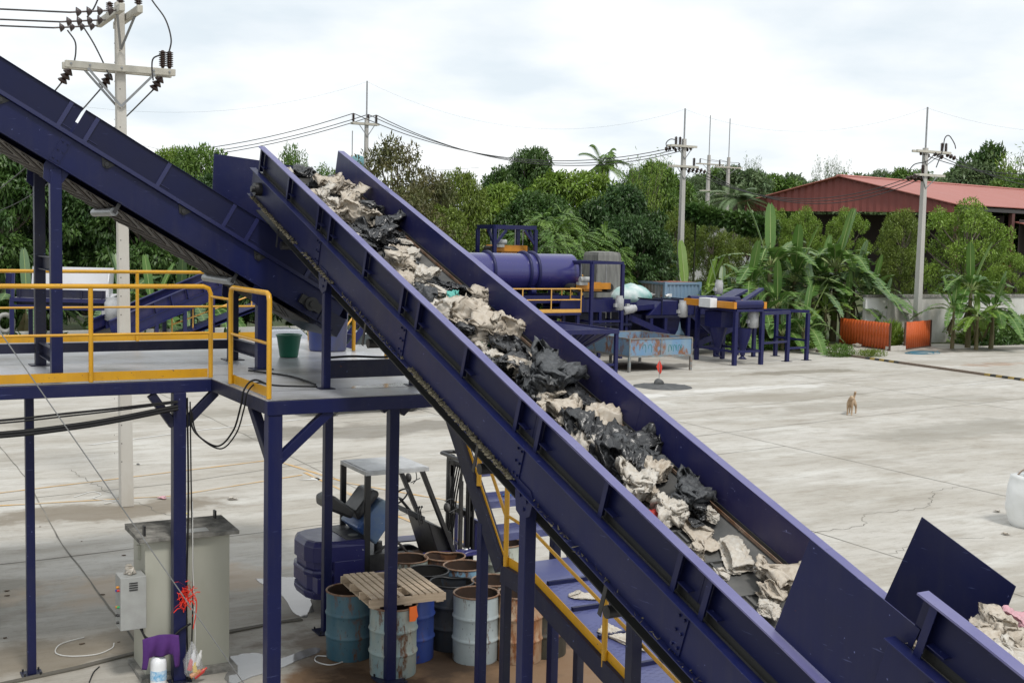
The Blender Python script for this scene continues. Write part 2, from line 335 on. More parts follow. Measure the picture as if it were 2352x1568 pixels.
# land: one sheet to the horizon, level under the yard and rising gently beyond the boundary
def land_z(u, v):
    t = max(0.0, min(1.0, (v - 56) / 60)); return -0.012 + 2.6 * t * t * (3 - 2 * t)
b = MB(); us = [-900, -400, -200, -120, -60, -30, 0, 20, 40, 55, 70, 90, 120, 170, 260, 420, 900]; vs = [-300, -40, 0, 30, 50, 56, 62, 70, 78, 86, 95, 105, 116, 150, 250, 500, 1200]
b.add([(u, v, land_z(u, v)) for v in vs for u in us], [(j * len(us) + i, j * len(us) + i + 1, (j + 1) * len(us) + i + 1, (j + 1) * len(us) + i) for j in range(len(vs) - 1) for i in range(len(us) - 1)], True)
solo('ground', b, GRASSG, (0, 0, 0), kind='structure')
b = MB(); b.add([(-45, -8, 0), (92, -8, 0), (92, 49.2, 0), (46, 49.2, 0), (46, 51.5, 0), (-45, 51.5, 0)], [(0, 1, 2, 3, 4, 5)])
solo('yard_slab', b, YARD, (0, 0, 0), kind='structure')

# slab joints and cracks: thin dark strips 4 mm above the slab
def strip(b, pts, wd, z, jit=0.0, step=0.5):
    P = [Vector((p[0], p[1], 0)) for p in pts]; q = []
    for i in range(len(P) - 1):
        k = max(1, int((P[i + 1] - P[i]).length / step))
        for j in range(k): q.append(P[i].lerp(P[i + 1], j / k))
    q.append(P[-1]); vs = []
    for i, p in enumerate(q):
        d = (q[min(i + 1, len(q) - 1)] - q[max(i - 1, 0)]).normalized(); n = Vector((-d.y, d.x, 0)); o = n * (rnd.uniform(-1, 1) * jit); hw = wd * rnd.uniform(0.7, 1.3) / 2 if jit else wd / 2
        vs += [p + o - n * hw + Vector((0, 0, z)), p + o + n * hw + Vector((0, 0, z))]
    b.add(vs, [(2 * i, 2 * i + 2, 2 * i + 3, 2 * i + 1) for i in range(len(q) - 1)])
b = MB()
for l_ in ([(22.9, 2), (22.62, 25.5), (22.64, 31), (22.9, 51)], [(16.32, 2), (16.3, 51)], [(3.5, 2), (3.45, 21.8), (3.7, 28), (3.6, 51)], [(9.9, 20), (9.6, 51)], [(-2.7, 10), (-2.8, 51)], [(35.6, 8), (35.4, 51)],
           [(17, 30.2), (23.2, 31.1), (28.3, 31.9), (35.9, 33.4), (44.4, 34.8), (62, 37.6)], [(16.7, 26.3), (22.6, 27.4), (40, 30)], [(-6, 25.6), (2.9, 25.8), (6.4, 26.2), (11.5, 27.9)],
           [(16, 24.0), (22.6, 24.9)], [(-6, 20.4), (3.45, 20.9), (9.7, 21.5), (16, 22.4)], [(12, 33), (27.4, 34.9), (37, 36.8), (52, 40.3)]): strip(b, l_, 0.026, 0.004, 0.012)
for l_ in ([(4.7, 28.6), (5.0, 26), (5.7, 22.9)], [(16.2, 17.0), (17.6, 17.0), (18.3, 17.8), (20.1, 17.7), (21.6, 18.9), (22.7, 19.0)], [(16.4, 15.2), (17.8, 15.7), (19.0, 15.3)]): strip(b, l_, 0.014, 0.004, 0.07, 0.14)
solo('slab_joints', b, M('dark joint', (0.10, 0.095, 0.082), 0.9, vary=(0.26, 0.24, 0.20), vscale=0.8, vamt=0.9), (0, 0, 0), kind='structure')
b = MB()
for l_ in ([(-2, 25.6), (2.9, 25.35), (6.1, 24.95), (9.3, 26.05)], [(9.45, 26.3), (9.58, 21.6), (9.9, 18.5), (10.0, 15.4)], [(9.3, 28.1), (9.9, 24.8), (11.3, 22)], [(-2, 27.0), (3, 26.6), (9.3, 28.1)]): strip(b, l_, 0.085, 0.008, 0.006)
solo('parking_lines', b, M('faded orange line paint', (0.52, 0.31, 0.10), 0.8, vary=(0.44, 0.38, 0.29), vscale=2.2, vamt=0.9), (0, 0, 0), kind='structure')
b = MB()
for l_ in ([(40, 33.6), (47, 35.0), (54, 37.2), (64, 40.0)], [(5.7, 31.8), (9, 33.2), (14, 34.6)]): strip(b, l_, 0.10, 0.008, 0.01)
b.add([(9.42 + .35 * cos(a) * k, 25.5 + .22 * sin(a) * k, 0.008) for a, k in ((0, .4), (.5, 1), (.9, .4), (1.7, .9), (2.3, .35), (3.1, 1.2), (3.9, .4), (4.6, .8), (5.4, .5))], [tuple(range(9))])
solo('white_line_paint', b, M('worn white line', (0.62, 0.62, 0.60), 0.8, vary=(0.44, 0.42, 0.38), vscale=3, vamt=0.9), (0, 0, 0), kind='structure')

# puddles
WATER = M('puddle water', (0.20, 0.195, 0.185), 0.07, spec=0.9, rvar=0.03, vary=(0.30, 0.295, 0.285), vscale=2.0)
def puddle(pts, z=0.006, name='puddle', mat=None):
    k = 16; q = catmull([(p[0], p[1], 0) for p in pts] + [(pts[0][0], pts[0][1], 0)], k)[:-1]
    c = sum(q, Vector()) / len(q); r = []
    for i, p in enumerate(q):
        d = p - c; r.append(c + d * (1 + 0.16 * mnoise.noise(p * 2.2) + 0.10 * mnoise.noise(p * 6.0) + 0.05 * mnoise.noise(p * 17.0)) + Vector((0, 0, z)))
    b = MB(); b.add(r, [tuple(range(len(r)))]); return solo(name, b, mat or WATER, (0, 0, 0), kind='structure')
puddle([gnd(*p)[:2] for p in ((580, 1326), (640, 1322), (690, 1330), (708, 1352), (716, 1400), (700, 1420), (672, 1402), (650, 1370), (610, 1345))])
puddle([gnd(*p)[:2] for p in ((528, 1506), (590, 1500), (640, 1512), (700, 1492), (732, 1490), (716, 1505), (650, 1530), (600, 1545), (528, 1570))])
# broken slab edge and ragged mat of old concrete near the cabinet
b = MB(); e0 = [(1.2, 15.15), (2.6, 15.45), (3.9, 15.85), (4.73, 16.02), (5.4, 16.1), (5.75, 16.12)]
b.plate([(u, v, 0.004) for u, v in e0] + [(u, v - 0.07 - 0.03 * (i % 2), 0.004) for i, (u, v) in reversed(list(enumerate(e0)))], (0, 0, 1), 0.018)
solo('slab_edge', b, M('crumbled concrete', (0.12, 0.11, 0.09), 0.95, bump=0.5, bscale=20), (0, 0, 0), kind='structure')

# ================================================================ steel platform
DZ = 3.67
DECK = M('chequer plate', (0.50, 0.51, 0.54), 0.34, 0.25, vary=(0.17, 0.16, 0.13), vscale=0.7, vamt=0.9, bump=0.0, rust=0.015, rscale=2)
def chequer(m, sc=26, st=0.5):
    t = m.node_tree; N = t.nodes; l = t.links.new; b = N['Principled BSDF']; g = N.new('ShaderNodeTexCoord')
    o = []
    for a in (45, -45):
        mp = N.new('ShaderNodeMapping'); mp.inputs['Rotation'].default_value = (0, 0, R(a)); mp.inputs['Scale'].default_value = (1, 3.0, 1); l(g.outputs['Object'], mp.inputs[0])
        v = N.new('ShaderNodeTexVoronoi'); v.inputs['Scale'].default_value = sc * 0.42; v.inputs['Randomness'].default_value = 0.0; l(mp.outputs[0], v.inputs[0])
        r = N.new('ShaderNodeMapRange'); r.inputs[1].default_value = 0.42; r.inputs[2].default_value = 0.25; l(v.outputs['Distance'], r.inputs[0]); o.append(r.outputs[0])
    mxn = N.new('ShaderNodeMath'); mxn.operation = 'MAXIMUM'; l(o[0], mxn.inputs[0]); l(o[1], mxn.inputs[1])
    bp = N.new('ShaderNodeBump'); bp.inputs['Strength'].default_value = st; bp.inputs['Distance'].default_value = 0.004; l(mxn.outputs[0], bp.inputs['Height']); l(bp.outputs[0], b.inputs['Normal'])
chequer(DECK, 22, 0.7)
BDECK = M('blue chequer plate', (0.075, 0.088, 0.23), 0.40, 0.1, vary=(0.12, 0.125, 0.22), vscale=1.5, vamt=0.7, rust=0.01, rscale=3); chequer(BDECK, 22, 0.8)

plat = Thing('steel_platform', 'raised navy steel platform with chequer plate deck and yellow guardrails', 'platform', (0, 14, 0))
UL = -6.0
b = MB(); b.plate([(UL, 14.43, DZ - .008), (4.0, 14.43, DZ - .008), (4.0, 12.3, DZ - .008), (7.15, 12.3, DZ - .008), (7.05, 19.5, DZ - .008), (6.6, 19.85, DZ - .008), (UL, 19.85, DZ - .008)], (0, 0, 1), 0.008)
plat.part('deck_plate', b, DECK)
b = MB()
for v in (13.0, 14.7): strip(b, [(UL if v > 14 else 4.1, v), (7.0, v)], 0.014, DZ + 0.003)
strip(b, [(3.3, 14.5), (3.3, 14.7)], 0.012, DZ + 0.003); strip(b, [(2.1, 14.5), (2.1, 14.7)], 0.012, DZ + 0.003)
plat.part('plate_seam', b, M('dark seam', (0.02, 0.02, 0.02), 0.9))
zb, zt = 3.515, DZ - .012
b = MB(); b.box((UL, 14.40, zb), (3.998, 14.50, zt)); plat.part('edge_beam', b, BLUE, bevel=.006)
b = MB(); b.box((4.0, 12.305, zb), (4.1, 14.50, zt)); plat.part('edge_beam', b, BLUED, bevel=.006)
b = MB(); b.box((3.995, 12.27, zb - .003), (7.12, 12.37, zt)); plat.part('edge_beam', b, BLUE, bevel=.006)
b = MB(); b.box((7.0, 12.40, zb), (7.1, 19.4, zt)); plat.part('edge_beam', b, BLUED, bevel=.006)
b = MB(); b.box((UL, 19.75, zb), (6.6, 19.85, zt)); plat.part('edge_beam', b, BLUED)
for v in (15.42, 17.2):
    b = MB(); b.box((UL, v - .05, zb + .01), (6.98, v + .05, zt - .002)); plat.part('floor_beam', b, BLUED)
def column(u, v, wd, top, base=0.26, mat=BLUE, th=plat, nm='column'):
    b = MB(); hw = wd / 2
    b.box((u - hw, v - hw, 0.02), (u + hw, v + hw, top)); c = th.part(nm, b, mat, bevel=.008)
    b = MB(); b.box((u - base / 2, v - base / 2, 0.004), (u + base / 2, v + base / 2, 0.02)); p = th.part('base_plate', b, BLUED, c)
    for i in (-1, 1):
        for j in (-1, 1): b = MB(); b.cyl((u + i * (base / 2 - .03), v + j * (base / 2 - .03), .02), (u + i * (base / 2 - .03), v + j * (base / 2 - .03), .055), .012, 8); th.part('anchor_bolt', b, BLACK, c)
    return c
column(3.62, 14.47, .15, zb); column(4.09, 12.36, .155, zb - .004); column(2.08, 15.42, .10, zb + .008, .24); column(5.87, 15.43, .115, zb + .008, .30); column(5.91, 13.36, .125, zb, .34)
pass
b = MB(); b.box((4.1, 13.31, zb + .01), (7.0, 13.41, zt - .002)); plat.part('floor_beam', b, BLUED)
for p, q, m in (((3.68, 14.47, 3.12), (4.06, 14.47, 3.50), BLUED), ((3.56, 14.47, 3.12), (3.30, 14.47, 3.50), BLUED), ((4.14, 12.35, 3.02), (4.72, 12.35, 3.53), BLUE), ((4.08, 12.42, 3.02), (4.08, 13.05, 3.53), BLUED), ((6.0, 13.36, 3.3), (6.25, 13.36, 3.53), BLUED), ((5.82, 13.36, 3.34), (5.66, 13.36, 3.53), BLUED)):
    b = MB(); b.bar(p, q, .10, .10, (0, 1, 0) if abs(p[1] - q[1]) < .01 else (1, 0, 0)); plat.part('brace', b, m, bevel=.006)
def guardrail(u0, u1, v, ends, posts, toe=True, mat=YEL):
    """straight run along u"""
    r = .024; zt_ = DZ + 1.10; zm = DZ + .545
    b = MB(); p = []
    if ends[0]: p += [(u0, v, DZ + .01), (u0, v, zt_ - .09), (u0 + .025, v, zt_ - .025), (u0 + .09, v, zt_)]
    else: p += [(u0, v, zt_)]
    if ends[1]: p += [(u1 - .09, v, zt_), (u1 - .025, v, zt_ - .025), (u1, v, zt_ - .09), (u1, v, DZ + .01)]
    else: p += [(u1, v, zt_)]
    b.tube(p, .028, 12); g = plat.part('guardrail', b, mat)
    b = MB(); b.tube([(u0, v, zm), (u1, v, zm)], .017, 10); plat.part('mid_rail', b, mat, g)
    for u in posts:
        b = MB(); b.cyl((u, v, DZ + .005), (u, v, zt_ - .02), .027, 12); plat.part('post', b, mat, g)
    b = MB(); b.box((u0, v + .02, DZ + .012), (u1 - .03, v + .026, DZ + .115)); plat.part('toe_board', b, mat, g)
    return g
guardrail(UL, 4.0, 14.455, (0, 1), (-.35, 2.62, -3.2))
guardrail(UL, 6.3, 19.70, (0, 1), (-1.5, 1.4, 4.28))
r = .028; zt_ = DZ + 1.12; b = MB()
b.tube([(4.04, 13.76, DZ + .01), (4.04, 13.76, zt_ - .08), (4.04, 13.735, zt_ - .02), (4.04, 13.67, zt_), (4.04, 12.44, zt_), (4.04, 12.385, zt_ - .02), (4.04, 12.36, zt_ - .08), (4.04, 12.36, DZ + .01)], r, 12); g = plat.part('guardrail', b, YEL)
b = MB(); b.cyl((4.04, 13.76, DZ + .59), (4.04, 12.36, DZ + .59), .017, 10); plat.part('mid_rail', b, YEL, g)
b = MB(); b.box((4.065, 12.38, DZ + .012), (4.071, 13.75, DZ + .115)); plat.part('toe_board', b, YEL, g)
b = MB(); b.cyl((4.0, 14.43, DZ + .98), (4.04, 13.76, DZ + .98), .016, 10); plat.part('link_tube', b, YEL, g)
# far right guardrail along v, partly behind the conveyors
b = MB(); b.tube([(6.98, 19.25, DZ + .01), (6.98, 19.25, zt_ - .08), (6.98, 19.15, zt_), (6.98, 12.9, zt_)], r, 12); g = plat.part('guardrail', b, YEL)
for v in (19.25, 18.9, 17.3, 16.05, 14.4): b = MB(); b.cyl((6.98, v, DZ + .005), (6.98, v, zt_ - .02), .03, 12); plat.part('post', b, YEL, g)
b = MB(); b.cyl((6.98, 19.2, DZ + .55), (6.98, 17.3, DZ + .55), .017, 10); plat.part('mid_rail', b, YEL, g)
b = MB(); b.box((6.96, 18.0, DZ + .01), (6.966, 19.22, DZ + .13)); plat.part('toe_board', b, YEL, g)
puddle([(5.2, 12.98), (5.55, 12.9), (6.1, 12.95), (6.5, 12.88), (6.6, 13.1), (6.1, 13.28), (5.6, 13.2), (5.3, 13.16)], DZ + .004, 'puddle', M('deck water', (0.36, 0.36, 0.37), 0.12, spec=0.9, vary=(0.2, 0.2, 0.2), vscale=9))

# ================================================================ inclined belt conveyors
AB, AA = R(19.1), R(30)
def PB(a, s, t): return (a, s * cos(AB) - t * sin(AB), s * sin(AB) + t * cos(AB))
def PA(a, s, t): return (-s * cos(AA) + t * sin(AA), a, s * sin(AA) + t * cos(AA))
def conveyor(name, label, P, s0, s1, t0, near, far, ribs, joints, origin, mat=BLUE, matw=BLUEW, h=.36, beltu=BELTU, chevron=False, lip=.075, returns=(), skirt_range=None, side=1, skirt_h=.32, gap=.006, rdrop=.05, ribm=None):
    """near/far: across positions of the channel webs; t0: bottom of the channels; P maps (across, along, normal) to the grid"""
    th = Thing(name, label, 'conveyor', origin)
    tt = t0 + h
    k0, k1 = skirt_range or (s0, s1)
    for a, sg, mm in ((near, -1, mat), (far, 1, mat)):
        b = MB(); b.boxm(P, a, a + .008 * -sg, s0, s1, t0 + .01, tt - .01)
        b.boxm(P, a - .05 * -sg, a + .035 * -sg, s0, s1, tt - .01, tt); b.boxm(P, a - .05 * -sg, a + .035 * -sg, s0, s1, t0, t0 + .01)
        ch = th.part('side_channel', b, mm, bevel=.003)
        for j in joints:
            b = MB(); b.boxm(P, a + .001 * sg, a + .011 * sg, j - .06, j + .06, t0 + .02, tt - .02)
            for q in (t0 + .07, t0 + .18, t0 + .29):
                for e_ in (-.03, .03):
                    c0 = Vector(P(a + .011 * sg, j + e_, q)); c1 = Vector(P(a + .026 * sg, j + e_, q)); b.cyl(c0, c1, .012, 6)
            th.part('splice_plate', b, mm, ch)
    for a, sg in ((near + .08, -1), (far - .07, 1)):
        cuts = [k0] + [j for j in joints if k0 < j < k1] + [k1]; b = MB()
        for c0, c1 in zip(cuts[:-1], cuts[1:]):
            o = rnd.uniform(-.004, .004); n = max(2, int((c1 - c0) / .35))
            tb, tp = t0 + .38 + (.02 if sg < 0 else 0), t0 + .38 + skirt_h - .02
            vs = []                                # skirt board with slightly dented lip
            for i in range(n + 1):
                s = c0 + gap + (c1 - c0 - 2 * gap) * i / n; w1 = .004 * mnoise.noise(Vector((s * 2.1, sg * 5, 1))); w2 = .008 * mnoise.noise(Vector((s * 1.7, sg * 9, 4)))
                vs += [P(a + o, s, tb), P(a + o + w1, s, tp + w2 * .5), P(a + sg * lip + o, s, tp + w2), P(a + sg * lip + o, s, tp - .006 + w2), P(a + sg * .006 + o + w1, s, tp - .006 + w2 * .5), P(a + sg * .006 + o, s, tb)]
            fs = []
            for i in range(n):
                for k in range(6): fs.append((i * 6 + k, i * 6 + (k + 1) % 6, (i + 1) * 6 + (k + 1) % 6, (i + 1) * 6 + k))
            fs += [tuple(range(6)), tuple(n * 6 + k for k in range(5, -1, -1))]
            b.add(vs, fs)
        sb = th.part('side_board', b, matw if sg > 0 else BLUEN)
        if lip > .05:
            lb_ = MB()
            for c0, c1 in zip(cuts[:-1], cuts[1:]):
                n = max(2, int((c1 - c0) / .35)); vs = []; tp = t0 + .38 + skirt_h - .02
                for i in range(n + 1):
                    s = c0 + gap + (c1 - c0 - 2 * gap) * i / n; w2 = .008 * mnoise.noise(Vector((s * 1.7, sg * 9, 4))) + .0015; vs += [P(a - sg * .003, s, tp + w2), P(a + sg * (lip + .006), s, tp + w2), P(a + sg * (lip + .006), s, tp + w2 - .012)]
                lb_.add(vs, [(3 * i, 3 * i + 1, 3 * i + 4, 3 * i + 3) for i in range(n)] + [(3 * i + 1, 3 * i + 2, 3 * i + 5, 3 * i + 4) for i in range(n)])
            th.part('lip_glare_strip', lb_, LIPM, sb)  # thin strip over the lip, glare put into its colour
        for s in ribs:
            tb = t0 + h; tp = t0 + .38 + skirt_h - .028; e0 = a + sg * (lip - .012)
            b = MB(); b.boxm(P, e0, e0 + sg * .006, s - .025, s + .025, tb + .001, tp); b.boxm(P, a + sg * .008, e0, s + .019, s + .025, tb + .001, tp)
            b.boxm(P, a + sg * .008, e0 - sg * .002, s - .15, s - .028, tb + .09, tb + .096)
            th.part('rib', b, ribm or mat)
    # belt: carrying run, return run
    b = MB(); na, fa = near + .05, far - .05; prof = [(na, t0 + .345), (na + .2, t0 + .27), (fa - .2, t0 + .27), (fa, t0 + .345)]
    vs = []; n = 2
    for s in (s0 + .05, s1 - .05):
        for a, t in prof: vs.append(P(a, s, t))
        for a, t in reversed(prof): vs.append(P(a, s, t - .012))
    b.add(vs, [tuple(range(7, -1, -1)), tuple(range(8, 16))] + [(k, (k + 1) % 8, 8 + (k + 1) % 8, 8 + k) for k in range(8)])
    if not chevron:
        s = s0 + .3
        while s < s1 - .3:                         # raised cleats on the belt
            b.boxm(P, na + .25, fa - .25, s, s + .02, t0 + .271, t0 + .292)
            for a in (na + .24, na + .45, fa - .5): b.boxm(P, a, a + .02, s - .14, s - .003, t0 + .271, t0 + .290)
            s += .42
    blt = th.part('belt', b, BELT)
    b = MB(); zr = t0 - rdrop; b.boxm(P, na + .03, fa - .03, s0 + .3, s1 - .05, zr - .012, zr)
    if chevron:
        s = s0 + .4; am = (na + fa) / 2
        while s < s1 - .6:
            for sg in (-1, 1):
                for dd in (0, .055):
                    p = [(am, s + dd), (am + sg * (fa - na) * .46, s + .33 + dd)]
                    q0 = Vector(P(p[0][0], p[0][1], zr - .018)); q1 = Vector(P(p[1][0], p[1][1], zr - .018)); b.bar(q0, q1, .022, .016, Vector(P(0, 0, 1)) - Vector(P(0, 0, 0)))
            s += .21
    th.part('return_belt', b, beltu, blt)
    for s in returns:
        b = MB(); b.cyl(P(na + .0, s, zr - .066), P(fa, s, zr - .066), .05, 16); th.part('return_roller', b, STEEL if chevron else BLACK)
        
        for a_ in (near - .012, far + .004): b = MB(); b.boxm(P, a_, a_ + .008, s - .022, s + .022, zr - .085, t0 + .02); th.part('roller_bracket', b, BLACK)
    s = s0 + .6
    while s < s1 - .3:
        b = MB(); b.boxm(P, na + .01, fa - .01, s - .02, s + .02, t0 + .20, t0 + .225); th.part('idler', b, BLACK); s += 1.05
    # rubber seal strip and its clamp bar inside the far board
    b = MB(); b.boxm(P, far - .082, far - .073, k0, k1 - .05, t0 + .31, t0 + .40); th.part('seal_strip', b, RUBBER)
    b = MB(); b.boxm(P, far - .092, far - .083, k0, k1 - .05, t0 + .345, t0 + .372)
    s = k0 + .3
    while s < k1 - .2: b.cyl(P(far - .098, s, t0 + .358), P(far - .092, s, t0 + .358), .012, 6); s += .62
    th.part('clamp_bar', b, RUSTY)
    b = MB(); b.boxm(P, near + .084, near + .093, k0, k1 - .05, t0 + .30, t0 + .42); th.part('seal_strip', b, RUBBER)
    return th
def leg_frame(th, P, s, t0, near, far, zbase, wd, ties, drop=None, platebase=True, matn=BLUE):
    for a in (near, far):
        top = Vector(P(a, s, t0 - .005))
        if P is PB: u, v = a, top.y
        else: u, v = top.x, a
        b = MB(); b.box((u - wd / 2, v - wd / 2, zbase + .012), (u + wd / 2, v + wd / 2, top.z - .03)); c = th.part('support_leg', b, matn if a == near else BLUED, bevel=.006)
        b = MB(); b.box((u - wd, v - wd, zbase + .002), (u + wd, v + wd, zbase + .012)); th.part('foot_plate', b, BLUED, c)
        sg = -1 if a == near else 1; ao = a + (-.052 if a == near else .052)
        b = MB(); b.plate([P(ao, s - .10, t0 + .06), P(ao, s - .17, t0 + .01), P(ao, s - .16, t0 - .14), P(ao, s - .06, t0 - .22), P(ao, s + .05, t0 - .2), P(ao, s + .12, t0 - .06), P(ao, s + .12, t0 + .06)],
                (Vector(P(1, 0, 0)) - Vector(P(0, 0, 0))) * (1 if a == near else -1), .012)
        for e_ in ((-.08, -.05), (.03, -.05), (-.06, -.13)): b.cyl(P(ao - .012 * (1 if a == near else -1), s + e_[0], t0 + e_[1]), P(ao, s + e_[0], t0 + e_[1]), .016, 6)
        th.part('leg_bracket', b, matn, c)
    for zz, hh in ties:
        p = Vector(P(near, s, t0)); q = Vector(P(far, s, t0)); p.z = q.z = zz; d = (q - p).normalized() * (wd / 2 + .001)
        b = MB(); b.ibar(p + d, q - d, .07, hh, .012, (0, 0, 1), 'C'); th.part('tie_beam', b, BLUED)

NB, FB = 4.89, 6.05
rs = [16.65, 15.5, 14.4, 14.0, 12.9, 11.9, 11.5, 10.45, 9.42, 9.06, 8.05, 7.1, 6.77]
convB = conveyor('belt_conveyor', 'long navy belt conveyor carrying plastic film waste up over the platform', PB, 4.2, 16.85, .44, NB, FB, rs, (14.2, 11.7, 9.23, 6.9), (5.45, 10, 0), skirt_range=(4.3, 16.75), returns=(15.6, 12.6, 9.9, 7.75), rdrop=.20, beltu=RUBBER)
leg_frame(convB, PB, 13.95, .44, 4.93, 6.02, DZ, .085, [(DZ + .22, .20)])
leg_frame(convB, PB, 9.06, .44, 4.93, 6.02, 0, .105, [(.5, .16)])
leg_frame(convB, PB, 5.6, .44, 4.93, 6.02, 0, .105, [(1.2, .16)])
# head pulley, bearing, scraped debris along the near bottom flange
b = MB(); b.cyl(PB(4.93, 16.45, .63), PB(6.01, 16.45, .63), .17, 24); convB.part('head_pulley', b, RUBBER)
b = MB(); b.cyl(PB(4.80, 16.45, .63), PB(4.89, 16.45, .63), .085, 18); b.cyl(PB(4.76, 16.45, .63), PB(4.8, 16.45, .63), .04, 12); convB.part('bearing', b, BLACK)
DEB = M('matted fibre debris', (0.15, 0.13, 0.085), 0.95, vary=(0.05, 0.047, 0.038), vscale=30, bump=0.4)
b = MB()
for (a0, a1, n) in ((9.25, 11.4, 1500), (11.6, 13.3, 160), (13.6, 14.6, 260), (14.9, 16.7, 1300), (6.4, 8.9, 80)):
    for i in range(n):
        s = rnd.uniform(a0, a1); x = 4.84 + rnd.random() * .045; h_ = .008 + .035 * rnd.random() ** 3
        p = Vector(PB(x, s, .45)); d = Vector((rnd.gauss(0, .02), rnd.gauss(0, .03), h_)); sd_ = Vector((rnd.gauss(0, .004), rnd.gauss(0, .006), rnd.gauss(0, .002)))
        b.add([p - sd_, p + sd_, p + d], [(0, 1, 2)])
        if i % 5 == 0 and n > 200: b.sphere(p, .008 + .012 * rnd.random(), 6, 4, (1.2, 2.2, .5))
convB.part('debris', b, DEB)
# chute plates round the transfer at the bottom
for a, poly, mm in ((4.955, [(6.19, 1.13), (6.14, 1.80), (5.25, 1.80), (5.26, 1.68), (5.05, 1.62), (4.4, 1.62), (4.4, 1.13)], BLUE), (5.985, [(6.30, 1.12), (6.24, 1.78), (5.48, 1.77), (5.48, 1.55), (5.70, 1.36), (5.72, 1.12)], BLUE)):
    b = MB(); b.plate([PB(a, s, t) for s, t in poly], (1, 0, 0), .006); convB.part('chute_plate', b, mm)
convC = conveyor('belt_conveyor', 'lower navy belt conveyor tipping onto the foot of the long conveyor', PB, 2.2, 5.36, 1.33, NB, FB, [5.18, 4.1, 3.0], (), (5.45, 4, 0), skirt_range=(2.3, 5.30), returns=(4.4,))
leg_frame(convC, PB, 3.4, 1.33, 4.93, 6.02, 0, .105, [(1.2, .16)])
b = MB(); b.cyl(PB(4.80, 4.93, 1.47), PB(4.885, 4.93, 1.47), .075, 24); b.boxm(PB, 4.86, 4.88, 4.80, 5.06, 1.36, 1.62); b.cyl(PB(4.775, 4.93, 1.47), PB(4.8, 4.93, 1.47), .045, 16); convC.part('bearing', b, BLUED)
b = MB(); b.cyl(PB(4.93, 5.05, 1.5), PB(6.01, 5.05, 1.5), .15, 24); convC.part('head_pulley', b, RUBBER)

convA = conveyor('belt_conveyor', 'steep navy belt conveyor with chevron belt climbing off to the upper left', PA, -2.95, 4.2, 6.51, 15.17, 16.50, [2.9, 1.23, .89, -.09, -1.035, -1.375, -2.3], (1.07,), (4.9, 15.8, DZ), skirt_range=(-2.9, 4.15), chevron=True, returns=(2.6, .19, -1.47), lip=.03, skirt_h=.40, matw=BLUE, h=.38, gap=.017, ribm=M('pale lit navy', (.020, .023, .085), .3))  # ribs paler: light caught by their faces is put into the paint
# (its two side boards are cut by an open slot at the joint)
for s, ties in ((1.02, [(DZ + .22, .17), (DZ + 1.32, .17)]), (-1.87, [(DZ + .22, .17)])):
    leg_frame(convA, PA, s, 6.51, 15.24, 16.50, DZ, .13, ties)
p = PA(16.50, 1.02, 6.5); q = PA(16.50, -1.87, 6.5)
b = MB(); b.bar((p[0] + .07, 16.5, DZ + .22), (q[0] - .07, 16.5, DZ + .22), .09, .12); b.bar((UL, 16.5, DZ + .22), (p[0] - .07, 16.5, DZ + .22), .09, .12); convA.part('tie_beam', b, BLUED)
# receiving hood at its foot
b = MB(); b.plate([(4.56, 16.55, 5.0), (4.62, 16.55, 6.48), (5.27, 16.55, 6.42), (6.03, 16.55, 6.34), (6.03, 16.55, 4.3), (5.2, 16.55, 4.55)], (0, 1, 0), .008)
b.plate([(6.03, 15.2, 4.3), (6.03, 16.54, 4.3), (6.03, 16.54, 6.2), (6.03, 15.2, 5.6)], (1, 0, 0), .008); convA.part('receiving_hood', b, BLUE)
b = MB(); b.boxm(PA, 15.15, 16.5, -3.05, -2.7, 6.46, 6.72); convA.part('tail_guard', b, BLUED)
b = MB(); b.cyl(PA(15.06, -2.5, 6.66), PA(15.15, -2.5, 6.66), .09, 20); b.boxm(PA, 15.10, 15.16, -2.66, -2.34, 6.60, 6.72); b.cyl(PA(15.03, -2.5, 6.66), PA(15.06, -2.5, 6.66), .04, 12); convA.part('bearing', b, BLACK)
for s in (1.9, .55, -.5, -1.6): b = MB(); b.cyl(PA(15.13, s, 6.83), PA(15.168, s, 6.83), .026, 14); b.plate([PA(15.155, s - .09, 6.875), PA(15.155, s + .09, 6.875), PA(15.155, s + .03, 6.79), PA(15.155, s - .03, 6.79)], (0, 1, 0), .01); convA.part('idler_hanger', b, BLACK)
b = MB(); b.boxm(PA, 15.225, 15.232, -2.9, 4.15, 6.892, 6.945); convA.part('angle_strip', b, M('pale lit navy', (.020, .023, .085), .3))
# ================================================================ stairs and ramp beneath the long conveyor
st = Thing('steel_staircase', 'navy steel stairs and cleated chequer plate ramp with yellow handrail under the conveyor', 'staircase', (6.6, 10.9, 0))
def strg(u, pts, w_, h_, mat, th=st, nm='stringer'):
    b = MB()
    for p, q in zip(pts[:-1], pts[1:]): b.ibar((u, *p), (u, *q), w_, h_, .012, (0, 0, 1), 'C')
    th.part(nm, b, mat)
SU, SV = 6.13, 7.05
for u in (SU, SV):
    strg(u, [(12.26, 3.46), (10.98, 1.97)], .09, .20, BLUED); strg(u, [(10.94, 1.93), (10.34, 1.90)], .09, .19, BLUED); strg(u, [(10.34, 1.90), (6.2, .72)], .09, .19, BLUED)
for i, (v, z) in enumerate([(12.26 - (3.40 - z) / 1.164, z) for z in (3.18, 2.88, 2.58, 2.28)]):
    b = MB(); b.box((SU + .05, v - .13, z - .03), (SV - .05, v + .10, z)); b.box((SU + .05, v - .142, z - .075), (SV - .05, v - .131, z + .006)); b.box((SU + .05, v + .101, z - .03), (SV - .05, v + .107, z + .05)); st.part('tread', b, BDECK, bevel=.003)
b = MB(); sl = (1.90 - .72) / (10.34 - 6.2)
